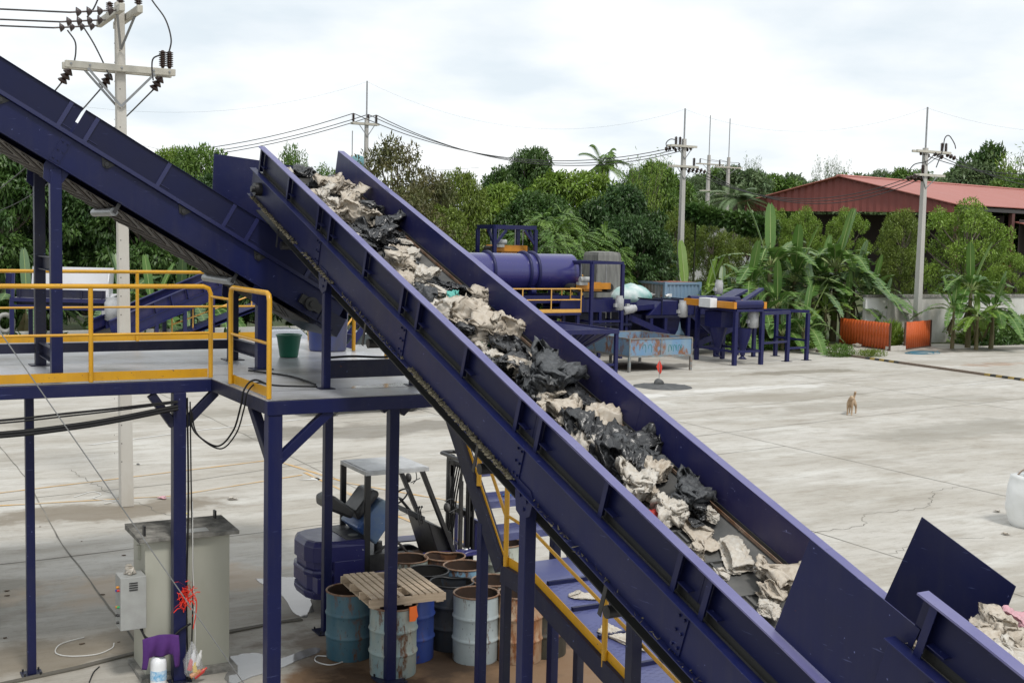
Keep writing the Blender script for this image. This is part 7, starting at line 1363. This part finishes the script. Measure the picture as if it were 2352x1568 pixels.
def crown(seed, kind):
    g = np.random.default_rng(seed); H = 10.0
    pr_ = dict(dense=(44, 520, .42, .17, .55), mid=(40, 420, .36, .15, .35), loose=(46, 210, .34, .12, .35), lime=(46, 430, .26, .12, .1), far=(40, 260, .50, .24, .3), feather=(30, 26, 1.0, .0, .5))[kind]
    nb, nl, L_, W_, droop = pr_; cen = []; rad = []
    while len(cen) < nb:
        a = g.uniform(0, 2 * pi); zz = g.uniform(-1, 1); rr = g.uniform(.35, 1.0) ** .5; prof = sqrt(max(.05, 1 - abs(zz) ** 2.2))
        if zz < 0: prof = max(prof, .78)
        c = np.array([rr * prof * cos(a) * 3.9, rr * prof * sin(a) * 3.9, 5.6 + zz * (3.7 if kind != 'lime' else 3.5)]); cen.append(c); rad.append((g.uniform(.75, 1.55) if kind != 'lime' else g.uniform(.5, 1.35)) * (1.0 if kind not in ('loose',) else .72))
    if kind == 'lime':
        for _ in range(16): a = g.uniform(0, 2 * pi); zz = g.uniform(-.8, 1.0); r0 = sqrt(1.05 - .9 * zz * zz) * g.uniform(.95, 1.12) * 4.0; cen.append(np.array([r0 * cos(a), r0 * sin(a), 5.6 + zz * 3.6])); rad.append(g.uniform(.45, .9))
    if kind in ('dense', 'mid', 'far'):        # stray outer boughs break the outline
        for _ in range(11): a = g.uniform(0, 2 * pi); zz = g.uniform(-.5, .95); r0 = sqrt(max(.1, 1.1 - zz * zz)) * g.uniform(1.0, 1.22) * 3.8; cen.append(np.array([r0 * cos(a), r0 * sin(a), 5.7 + zz * 3.9])); rad.append(g.uniform(.4, .8))
    if kind in ('mid', 'loose'):                   # upright leading shoots give a broken top
        for _ in range(7): a = g.uniform(0, 2 * pi); r0 = g.uniform(0, 2.6); cen.append(np.array([r0 * cos(a), r0 * sin(a), g.uniform(8.7, 9.9) - r0 * .35])); rad.append(g.uniform(.35, .6))
    Vs = []
    for c, r_ in zip(cen, rad):
        if kind == 'feather':
            for _ in range(nl):
                d = unit(g.normal(size=(1, 3)) + np.array([[0, 0, .35]]))[0]; o = c + d * r_ * .35; out_ = unit((np.array([c[0], c[1], 0]) * .35 + d * np.array([1.4, 1.4, .4])).reshape(1, 3))[0]; k = 9
                for i in range(k):
                    f = (i + 1) / k; p = o + out_ * f * 1.5 - np.array([0, 0, 1]) * f * f * .62; t_ = unit((out_ * 1.5 - np.array([0, 0, 1.24 * f])).reshape(1, 3))[0]; s_ = np.cross(t_, [0, 0, 1]); s_ /= max(1e-5, np.linalg.norm(s_)); up = np.cross(s_, t_)
                    for sg in (-1, 1):
                        dd = unit((s_ * sg + t_ * .55 - up * .25).reshape(1, 3)); Vs.append(leaves(p.reshape(1, 3), dd, up.reshape(1, 3) + g.normal(size=(1, 3)) * .15, np.array([.42 * (1 - .35 * f)]), np.array([.14]), .03))
        else:
            n = int(nl * r_ ** 1.6); d = unit(g.normal(size=(n, 3))); q = g.uniform(.25, 1.0, (n, 1)) ** .45; sq = np.array([1.15, 1.15, .72]); P = c + d * q * r_ * sq + g.normal(size=(n, 3)) * .06
            D = unit(d * .8 + g.normal(size=(n, 3)) * .7 + np.array([0, 0, -droop])); N = unit(np.array([0, 0, 1.0]) + d * .5 + g.normal(size=(n, 3)) * .45); Vs.append(leaves(P, D, N, L_ * g.uniform(.6, 1.25, n), W_ * g.uniform(.7, 1.25, n)))
    V = np.concatenate(Vs); me = quads_mesh('crown', V, len(V) // 4); b = MB()
    tb = [(0, 0, -.4), (.1, .05, 1.2), (-.05, .1, 3.0), (.1, 0, 5.2), (0, .1, 7.5)]; b.tube(catmull(tb, 4), [.30 - .24 * i / 16 for i in range(17)], 9)
    for c, r_ in list(zip(cen, rad))[::2]:
        z0 = max(1.6, min(6.0, c[2] - 2.2)); p = Vector((0, 0.05, z0)); m_ = p.lerp(Vector(c), .5) + Vector((0, 0, -.25)); b.tube(catmull([p, m_, Vector(c)], 3), [.11, .10, .085, .07, .055, .045, .03], 6)
    return me, b.mesh('trunk')
def palm_mesh(seed):
    g = np.random.default_rng(seed); Vs = []
    for i in range(20):
        a = 2 * pi * i / 20 * 2.4 + g.uniform(-.2, .2); el = g.uniform(-.45, 1.25); o = np.array([0, 0, 9.0]); out_ = np.array([cos(a) * cos(el), sin(a) * cos(el), sin(el)]); Lf = g.uniform(2.4, 3.1)
        for k in range(22):
            f = (k + 1) / 22; p = o + out_ * f * Lf - np.array([0, 0, 1]) * f * f * 1.3; t_ = unit((out_ * Lf - np.array([0, 0, 2.6 * f])).reshape(1, 3))[0]; s_ = np.cross(t_, [0, 0, 1]); s_ /= max(1e-5, np.linalg.norm(s_)); up = np.cross(s_, t_)
            for sg in (-1, 1): dd = unit((s_ * sg * .9 + t_ * .6 - np.array([0, 0, .45])).reshape(1, 3)); Vs.append(leaves(p.reshape(1, 3), dd, up.reshape(1, 3), np.array([.75 * (1 - .5 * f) + .1]), np.array([.09]), .02))
    V = np.concatenate(Vs); b = MB(); b.tube(catmull([(0, 0, -.3), (.25, 0, 3), (.1, 0, 6), (0, 0, 9)], 4), [.22 - .09 * i / 12 for i in range(13)], 10); return quads_mesh('fronds', V, len(V) // 4), b.mesh('trunk')
def bamboo_mesh(seed):
    g = np.random.default_rng(seed); Vs = []; b = MB()
    for i in range(26):
        a = g.uniform(0, 2 * pi); ln = g.uniform(.6, 2.9); h_ = g.uniform(6.5, 10); r0 = g.uniform(0, .8); pts = [Vector((r0 * cos(a) + ln * cos(a) * f ** 2.2, r0 * sin(a) + ln * sin(a) * f ** 2.2, h_ * (f - .10 * f ** 3))) for f in np.linspace(0, 1, 9)]; b.tube(pts, [.06 * (1 - .8 * f) for f in np.linspace(0, 1, 9)], 5)
        n = 120; f = g.uniform(.3, 1, n) ** .8; P = np.array([[*(pts[0].lerp(pts[0], 0))]] * n); P = np.array([[r0 * cos(a) + ln * cos(a) * x ** 2.2, r0 * sin(a) + ln * sin(a) * x ** 2.2, h_ * (x - .10 * x ** 3)] for x in f]) + g.normal(size=(n, 3)) * .28
        D = unit(g.normal(size=(n, 3)) + np.array([0, 0, -.8])); Vs.append(leaves(P, D, unit(g.normal(size=(n, 3)) + np.array([0, 0, 1.])), g.uniform(.25, .5, n), g.uniform(.05, .09, n), .02))
    V = np.concatenate(Vs); return quads_mesh('leaves', V, len(V) // 4), b.mesh('culm')
def LM(name, base, vary, island=.35, tl=.28, rough=.45): return M(name, base, rough, vary=vary, vscale=.55, vamt=.9, island=island, translucent=tl, spec=.45, rvar=.05, detail=2)
LEAF = dict(dark=LM('dark green leaves', (.050, .110, .026), (.095, .165, .036)), deep=LM('deep green leaves', (.042, .095, .028), (.070, .130, .036)), mid=LM('mid green leaves', (.095, .185, .034), (.150, .24, .042)), bright=LM('bright green leaves', (.155, .26, .036), (.21, .30, .044)),
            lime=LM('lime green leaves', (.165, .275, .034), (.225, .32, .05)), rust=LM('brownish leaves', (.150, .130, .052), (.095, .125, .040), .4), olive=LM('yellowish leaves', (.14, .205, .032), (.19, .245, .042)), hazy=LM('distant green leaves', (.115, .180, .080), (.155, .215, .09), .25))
BARK = M('grey brown bark', (.10, .08, .06), .9, vary=(.19, .17, .14), vscale=4, bump=.4)
PROTO = {}
def proto(kind, seed):
    k = (kind, seed)
    if k not in PROTO: PROTO[k] = palm_mesh(seed) if kind == 'palm' else bamboo_mesh(seed) if kind == 'bamboo' else crown(seed, kind)
    return PROTO[k]
TN = random.Random(11)
def tree(kind, seed, leaf, px, ytop, Y, wpx, label, zb=None, name='tree', group='trees round the yard', zcut=0.0):
    g = at(px, ytop, Y); zb = land_z(g.x, g.y) if zb is None else zb; H = g.z - zb; cm, tm = proto(kind, seed); wd = wpx * Y / F
    e = bpy.data.objects.new(name, None); COL.objects.link(e); e.location = W(g.x, g.y, zb); e.rotation_euler = (0, 0, TN.uniform(0, 6.28)); tag(e, label, 'tree', group)
    base_w = dict(palm=5.0, bamboo=6.0).get(kind, 9.2); hh = dict(palm=10.3, bamboo=9.2, lime=9.6, dense=9.8).get(kind, 10.2); sc = (wd / base_w, wd / base_w, H / hh)
    t = mesh_obj('trunk' if kind != 'bamboo' else 'culm', tm, BARK, e); t.scale = sc
    c = bpy.data.objects.new('crown', cm); COL.objects.link(c); c.parent = e; c.scale = sc; c.material_slots[0].link = 'OBJECT'; c.material_slots[0].material = LEAF[leaf]; return e
T_ = tree
# left, behind the platform and under the steep conveyor
T_('dense', 1, 'dark', 5, 345, 55, 300, 'dense dark tree at the left edge behind the silver hopper')
T_('mid', 2, 'mid', 105, 350, 61, 250, 'mid green tree behind the pair of conveyor legs')
T_('dense', 3, 'deep', 215, 372, 58, 250, 'deep green tree left of the tall yard pole')
T_('dense', 1, 'dark', 335, 385, 56, 260, 'dark tree right of the tall yard pole under the steep conveyor')
T_('mid', 2, 'mid', 452, 320, 65, 200, 'broken topped tree rising above the middle of the steep conveyor')
T_('mid', 5, 'bright', 385, 335, 71, 140, 'lighter tree tip just over the steep conveyor, left of the broken topped tree')
T_('dense', 3, 'deep', 500, 400, 61, 230, 'deep green tree behind the receiving hood')
T_('loose', 4, 'mid', 672, 318, 71, 130, 'thin airy tree seen between the hood and the head of the long conveyor')
T_('loose', 7, 'mid', 745, 368, 69, 150, 'low airy tree just left of the far side board of the long conveyor')
T_('dense', 3, 'deep', 610, 470, 59, 240, 'deep green tree hidden mostly by the conveyors near the deck bin')
T_('dense', 1, 'dark', 760, 520, 61, 260, 'dark tree under the head of the long conveyor')
T_('mid', 5, 'bright', 60, 470, 69, 220, 'lighter foliage behind the dense dark tree at the left edge')
T_('mid', 2, 'bright', 285, 480, 67, 220, 'lighter tree glimpsed behind the deep green one by the tall yard pole')
# centre
T_('loose', 4, 'rust', 912, 300, 64, 260, 'tall brownish loose crowned tree right of the water tank')
T_('loose', 7, 'rust', 985, 375, 66, 200, 'lower brownish tree beside the tall one')
T_('loose', 4, 'rust', 925, 420, 60, 260, 'lower brownish foliage in front of the tall brownish tree')
T_('mid', 2, 'olive', 1062, 378, 70, 140, 'yellow green tree right of the brownish ones')
T_('mid', 5, 'olive', 1020, 470, 64, 170, 'yellow green bush below the brownish trees')
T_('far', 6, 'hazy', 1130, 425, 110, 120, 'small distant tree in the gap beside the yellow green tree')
T_('mid', 5, 'dark', 1215, 335, 98, 170, 'tall dark tree behind the middle of the yard trees')
T_('far', 6, 'dark', 1150, 385, 96, 110, 'dark tree at the left foot of the tall one')
T_('palm', 8, 'mid', 1388, 335, 100, 130, 'coconut palm standing out against the sky', name='palm_tree')
T_('dense', 1, 'bright', 1145, 430, 76, 190, 'bright topped tree left of the big mango like one')
T_('dense', 3, 'bright', 1320, 395, 78, 280, 'broad bright topped tree in the middle with hanging leaves')
T_('dense', 1, 'dark', 1235, 450, 72, 230, 'dark lower tree behind the feathery one')
T_('dense', 3, 'deep', 1420, 425, 74, 220, 'big dark tree with drooping leaves left of the container pole')
T_('dense', 1, 'deep', 1455, 500, 70, 190, 'dark low crown above the grey tarpaulin tower')
T_('feather', 9, 'mid', 1275, 475, 66, 260, 'feathery tree with long leaf sprays above the front gantry')
T_('feather', 10, 'mid', 1370, 510, 68, 180, 'smaller feathery tree beside the tarpaulin tower')
T_('mid', 5, 'mid', 1500, 365, 105, 150, 'mid green tree just left of the container pole')
T_('loose', 7, 'dark', 1455, 380, 102, 140, 'thin dark tree right of the coconut palm')
T_('bamboo', 12, 'bright', 1480, 345, 100, 130, 'thin bamboo clump behind the thin dark tree', name='bamboo')
T_('far', 6, 'mid', 1545, 400, 108, 150, 'mid green tree behind the container pole')
# small trees in front of the shed
T_('lime', 11, 'olive', 1552, 482, 88, 110, 'small rounded yellow green tree by the container pole'); T_('lime', 13, 'olive', 1640, 505, 90, 110, 'small rounded tree right of the container pole')
T_('lime', 13, 'olive', 1722, 520, 92, 80, 'small rounded tree left of the banana clump'); T_('lime', 11, 'lime', 2225, 462, 84, 215, 'big lime green tree right of the fence pole before the shed')
T_('lime', 13, 'olive', 2075, 485, 92, 120, 'olive tree left of the fence pole before the shed'); T_('lime', 11, 'lime', 1845, 478, 104, 100, 'lime green shrub tree before the dark opening of the shed'); T_('lime', 13, 'lime', 1780, 482, 106, 90, 'smaller lime green shrub tree left of the other before the shed'); T_('lime', 11, 'lime', 1950, 482, 104, 110, 'lime green shrub tree under the middle of the gable')
T_('lime', 13, 'lime', 2330, 585, 80, 120, 'lime green bush at the right edge below the lean-to roof')
# far wooded rise
far_l = ['far tree %s' % s_ for s_ in ()]
FR = [(1600, 398, 150), (1650, 385, 170), (1700, 378, 150), (1745, 392, 170), (1790, 398, 160), (1830, 402, 170), (1880, 408, 165), (1925, 402, 170), (1975, 398, 165), (2030, 392, 170), (2080, 385, 165), (2120, 395, 170), (2165, 405, 160), (2205, 395, 165)]
FN = ['behind the container pole', 'between the container pole and the twin poles', 'beside the twin poles', 'right of the twin poles', 'well left of the gable', 'just left of the gable slope', 'over the left gable slope', 'over the gable top', 'right of the gable top', 'over the roof ridge left of the fence pole', 'just left of the fence pole', 'just right of the fence pole', 'over the roof right of the fence pole', 'left of the tall far trees at the right']
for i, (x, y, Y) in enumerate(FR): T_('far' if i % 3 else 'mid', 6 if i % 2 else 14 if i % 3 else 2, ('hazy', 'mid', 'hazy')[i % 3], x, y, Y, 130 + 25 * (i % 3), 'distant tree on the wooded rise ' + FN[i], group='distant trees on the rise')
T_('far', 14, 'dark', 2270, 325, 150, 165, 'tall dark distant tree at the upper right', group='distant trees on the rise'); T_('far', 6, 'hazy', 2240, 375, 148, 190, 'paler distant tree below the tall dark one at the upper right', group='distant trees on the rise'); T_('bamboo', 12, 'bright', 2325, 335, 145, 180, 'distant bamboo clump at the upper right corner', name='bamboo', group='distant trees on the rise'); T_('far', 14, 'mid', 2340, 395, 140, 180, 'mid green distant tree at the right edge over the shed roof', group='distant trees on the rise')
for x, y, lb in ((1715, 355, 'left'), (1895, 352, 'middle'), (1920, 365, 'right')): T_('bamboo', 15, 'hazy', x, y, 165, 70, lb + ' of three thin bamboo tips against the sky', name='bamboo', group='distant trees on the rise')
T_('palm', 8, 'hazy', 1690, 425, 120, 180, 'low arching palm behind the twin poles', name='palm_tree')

# banana plants
def banana_mesh(seed, n=10, hs=3.0):
    rr = random.Random(seed); RB = MB(); V = []; Fc = []
    for i in range(n):
        a = 2 * pi * i / n * 2.4 + rr.uniform(-.5, .5); young = i >= n - 2; el = rr.uniform(1.15, 1.45) if young else rr.uniform(.35, 1.2); Ln = rr.uniform(2.6, 3.4) * (.9 if young else 1); wd = rr.uniform(.27, .38) * (.75 if young else 1); dr = .2 if young else rr.uniform(2.2, 5.2)
        o = Vector((.08 * cos(a), .08 * sin(a), hs + .1 * (i / n))); d = Vector((cos(a) * cos(el), sin(a) * cos(el), sin(el))); m = 22; side = Vector((-sin(a), cos(a), 0)); mid = []
        for k in range(m + 1): f = k / m; mid.append(o + d * f * Ln - Vector((0, 0, 1)) * dr * f * f * .62 + Vector((cos(a), sin(a), 0)) * .15 * f * f)
        base = .16; RB.tube(mid[::3] + [mid[-1]], [.035 - .028 * k / 8 for k in range(len(mid[::3]) + 1)], 5)
        for k in range(m):
            f0, f1 = k / m, (k + 1) / m
            if f1 < base: continue
            def wdt(f): t = max(0, (f - base) / (1 - base)); return wd * min(1, t * 5) ** .7 * (1 - max(0, t - .55) ** 2 * 4.6) ** .5 if t < .999 else .01
            tw = Vector((0, 0, .25 if young else rr.uniform(-.12, .10))); gap = 0 if young else (.02 if rr.random() < .6 else .75)
            for sg in (-1, 1):
                w0 = max(.015, wdt(f0)) * rr.uniform(.92, 1.02); w1 = max(.015, wdt(f1 - .002)) * rr.uniform(.92, 1.02); p0, p1 = mid[k], mid[k + 1].lerp(mid[k], gap * rr.random()); up = Vector((0, 0, .42 * w0)) if young else Vector((0, 0, .10 * w0 - .30 * w0 * f0 + rr.uniform(-.04, .04)))
                q0 = p0 + side * sg * w0 + up; q1 = p1 + side * sg * w1 + up + d * .05; bb = len(V); V += [p0, q0, q1, mid[k + 1]]; Fc.append((bb, bb + 1, bb + 2, bb + 3) if sg > 0 else (bb + 3, bb + 2, bb + 1, bb))
    me = bpy.data.meshes.new('leaves'); me.from_pydata([tuple(v) for v in V], [], Fc); me.update(); me.materials.append(None); me.polygons.foreach_set('use_smooth', [True] * len(Fc))
    st_ = MB(); st_.tube(catmull([(0, 0, -.1), (.03, .02, hs * .4), (0, .02, hs * .8), (0, 0, hs + .25)], 4), [.16 - .09 * i / 12 for i in range(13)], 10)
    for i in range(5): a = rr.uniform(0, 6.28); q = Vector((.12 * cos(a), .12 * sin(a), hs * rr.uniform(.55, .85))); st_.add([q + Vector((-.06, 0, 0)), q + Vector((.06, 0, 0)), q + Vector((.3 * cos(a) + .1, .3 * sin(a), -1.0)), q + Vector((.3 * cos(a) - .12, .3 * sin(a), -.9))], [(0, 1, 2, 3)])
    return me, st_.mesh('stem'), RB.mesh('midrib')
BAN = [banana_mesh(31, 16, 2.9), banana_mesh(32, 13, 2.3), banana_mesh(33, 17, 3.1), banana_mesh(34, 11, 1.1)]
BL = [M('banana leaf', (.075, .165, .035), .36, vary=(.125, .225, .045), vscale=.7, vamt=.9, translucent=.25, spec=.45, detail=2), M('fresh banana leaf', (.18, .30, .04), .36, vary=(.12, .22, .04), vscale=.7, translucent=.3, detail=2), M('dusty banana leaf', (.10, .18, .08), .40, vary=(.16, .22, .10), vscale=.6, translucent=.2, detail=2)]
STEM = M('banana stem', (.13, .10, .05), .8, vary=(.10, .14, .05), vscale=2.5, rust=.08, rustcol=(.09, .05, .025))
BN_ = random.Random(21)
def banana(px, ytop, Y, v_, m_, label, zb=0, wide=1.0):
    g = at(px, ytop, Y); e = bpy.data.objects.new('banana_plant', None); COL.objects.link(e); e.location = W(g.x, g.y, zb); e.rotation_euler = (0, 0, BN_.uniform(0, 6.28)); tag(e, label, 'banana plant', 'banana plants along the wall'); hh = (5.4, 4.8, 5.6, 3.6)[v_]; s_ = (g.z - zb) / hh; xy = max(.75, min(1.35, s_)) * wide
    lm, sm_, rm_ = BAN[v_]; st2 = mesh_obj('stem', sm_, STEM, e); st2.scale = (xy, xy, s_); l_ = bpy.data.objects.new('leaves', lm); COL.objects.link(l_); l_.parent = e; l_.scale = (xy, xy, s_); l_.material_slots[0].link = 'OBJECT'; l_.material_slots[0].material = BL[m_]; rb_ = mesh_obj('midribs', rm_, M('pale midrib', (.26, .33, .12), .5), e); rb_.scale = (xy, xy, s_)
for i, (x, y, Y, v_, m_, lb) in enumerate([(1775, 470, 68, 2, 0, 'tallest banana plant with upright leaves, left part of the clump'), (1725, 560, 66, 0, 0, 'banana plant at the left end of the big clump'), (1830, 525, 69, 0, 0, 'banana plant right of the tallest one'), (1790, 600, 64.5, 1, 0, 'banana plant at the front of the clump behind the amber separator'),
        (1872, 590, 68.5, 0, 2, 'dusty banana plant in the middle of the big clump'), (1925, 482, 70.5, 2, 0, 'tall banana plant with a curled pale leaf in the clump'), (1965, 555, 70, 2, 2, 'banana plant near the right end of the big clump'), (2005, 590, 70.2, 0, 0, 'banana plant at the right end of the big clump before the white wall'), (1950, 625, 69.6, 1, 0, 'low banana plant in front of the right end of the clump'),
        (1900, 640, 68.6, 1, 1, 'bright young banana plant at the foot of the clump'), (1850, 665, 63.5, 3, 0, 'small banana plant low in the clump'), (1690, 640, 66, 1, 2, 'banana plant beside the blue container end'),
        (2235, 560, 68, 2, 0, 'tall banana plant right of the fence pole'), (2195, 640, 67, 0, 0, 'banana plant close to the right of the fence pole'), (2285, 625, 67.5, 1, 0, 'low banana plant at the right of the wall'), (2250, 660, 66.5, 1, 1, 'bright banana plant low before the grey wall'),
        (1660, 600, 67.5, 1, 2, 'banana plant just right of the round leaved shrub'), (1755, 645, 64.5, 1, 0, 'drooping banana plant low at the left front of the clump'), (1705, 675, 64, 3, 0, 'small banana plant above the amber separator chute'), (1820, 575, 70, 0, 2, 'dusty banana plant at the back of the clump'), (1890, 545, 70.5, 0, 0, 'banana plant at the back middle of the clump'), (2030, 640, 70.2, 1, 2, 'banana plant leaning over the white wall panel'),
        (1800, 690, 63.6, 3, 0, 'small banana plant behind the empty navy frame'), 
        (1580, 570, 72, 3, 1, 'bright young banana plant behind the container'), (1530, 590, 71, 3, 0, 'banana plant left of the container pole'), (1480, 600, 70, 3, 0, 'banana plant behind the rusty container end'), (1620, 600, 73, 3, 1, 'pale banana plant right of the container pole')]): banana(x, y, Y, v_, m_, lb, 0 if v_ != 3 or Y < 68 else .8)
for i, (x, y, Y, v_, m_, lb) in enumerate([(285, 570, 52, 1, 2, 'banana plant right of the tall yard pole behind the platform'), (350, 590, 51, 1, 0, 'banana plant behind the distant inclined conveyor'), (415, 575, 53, 1, 2, 'banana plant under the steep conveyor by the rails'), (62, 575, 52, 1, 2, 'banana plant behind the silver lined hopper'), (470, 600, 54, 1, 0, 'banana plant left of the conveyor foot legs')]): banana(x, y, Y, v_, m_, lb)

# undergrowth
def leaf_mass(name, pts, n, L_, W_, leaf, label, spread=(.5, .5, .4), kind='stuff', cat=None, up=0.0, seed=1, group=None):
    g = np.random.default_rng(seed); c = np.array([[p[0], p[1], p[2]] for p in pts]); k = len(c); f = g.uniform(0, k - 1.001, n); i = f.astype(int); fr_ = (f - i).reshape(-1, 1); P = c[i] * (1 - fr_) + c[i + 1] * fr_ if k > 1 else np.repeat(c, n, 0)
    d = unit(g.normal(size=(n, 3))); P = P + d * np.array(spread) * g.uniform(.3, 1, (n, 1)) ** .4 * (1 + .45 * np.sin(P[:, :1] * 1.7 + seed) * np.cos(P[:, 1:2] * 1.1)); P[:, 2] = np.maximum(P[:, 2], .02)
    D = unit(d + g.normal(size=(n, 3)) * .6 + np.array([0, 0, up])); me = quads_mesh(name, leaves(P, D, unit(g.normal(size=(n, 3)) * .5 + np.array([0, 0, 1.])), L_ * g.uniform(.5, 1.3, n), W_ * g.uniform(.6, 1.3, n)), n); me.materials[0] = LEAF[leaf]
    o = mesh_obj(name, me, None); o.rotation_euler = (0, 0, TH); tag(o, label, cat, group, kind); return o
leaf_mass('undergrowth', [(58, 48.9, .4), (61, 49.0, .7), (65, 49.2, .5), (70, 49.4, .8), (78, 49.6, .6), (88, 49.7, .7)], 16000, .28, .16, 'mid', 'low creepers and weeds spread along the foot of the wall at the right', (1.4, .9, .9), seed=2)
leaf_mass('undergrowth', [(57.5, 47.9, .2), (62, 48.2, .3), (70, 48.6, .3), (84, 49.0, .3)], 9000, .22, .13, 'dark', 'dark creeping weeds in front of the wall at the right', (1.2, .8, .55), seed=3)
leaf_mass('undergrowth', [(40.5, 51.0, .3), (44, 50.4, .4), (48.0, 51.2, .4)], 9000, .40, .05, 'dark', 'tall dark grass and weeds beneath the banana clump', (1.3, .9, .9), up=1.4, seed=4)
leaf_mass('undergrowth', [(41, 49.0, .1), (45, 49.0, .15), (48.0, 50.6, .1)], 5000, .16, .10, 'mid', 'low leafy weeds before the banana clump', (1.2, .6, .35), seed=5)
leaf_mass('undergrowth', [(-14, 47.5, .4), (-2, 47.5, .3), (6, 48.5, .4), (14, 48.5, .3), (22, 49.5, .4), (34, 51, .4)], 12000, .34, .12, 'dark', 'weeds and low plants along the back edge behind the machines', (2.5, 1.2, .8), up=.5, seed=6)
leaf_mass('shrub', [(50.0, 47.6, .4), (51.0, 47.8, .5)], 1500, .5, .07, 'bright', 'grassy plant filling the gap between the orange fences', (.5, .4, .6), None, 'plant', 1.3, 7)
q = gnd(1950, 818); leaf_mass('shrub', [(q.x - .9, q.y, .16), (q.x - .3, q.y + .1, .22)], 1300, .20, .035, 'mid', 'wispy weed bush growing at the end of the kerb', (.6, .4, .28), None, 'shrub', .9, 8); leaf_mass('shrub', [(q.x + .4, q.y - .3, .10), (q.x + 1.5, q.y - .6, .10)], 1000, .18, .03, 'olive', 'lower straggling weeds beside the bush on the kerb', (.6, .3, .18), None, 'shrub', .9, 9)
q = at(1655, 668, 67); leaf_mass('shrub', [(q.x - .8, q.y, 1.0), (q.x + .8, q.y, 1.6), (q.x, q.y, 2.6)], 2600, .30, .20, 'lime', 'yellow green round leaved shrub at the end of the blue container', (1.3, .9, 1.0), None, 'shrub', 0, 10)
p, q = at(1580, 485, 88), at(1770, 525, 84); leaf_mass('vine', [tuple(p), tuple(p.lerp(q, .5)), tuple(q)], 5200, .38, .26, 'dark', 'sloping wall top overgrown with dark ivy between the container pole and the bananas', (.7, .6, .55), None, 'vine', 0, 11)
b = MB(); b.bar(p, q, .5, .6); [b.bar((p.lerp(q, f).x, p.lerp(q, f).y, 1), tuple(p.lerp(q, f)),   .1, .1, (0, 1, 0)) for f in (.1, .9)]; solo('ivy_frame', b, M('dark wood', (.04, .045, .025), .9), tuple(p), 'dark sloping beam carrying the ivy', 'beam')
q = at(2045, 800, 66.5); leaf_mass('shrub', [(57.2, 47.9, .3), (57.8, 48.0, .5)], 1200, .3, .08, 'olive', 'straggling weed at the right end of the shorter orange fence', (.5, .4, .5), None, 'shrub', .8, 12)
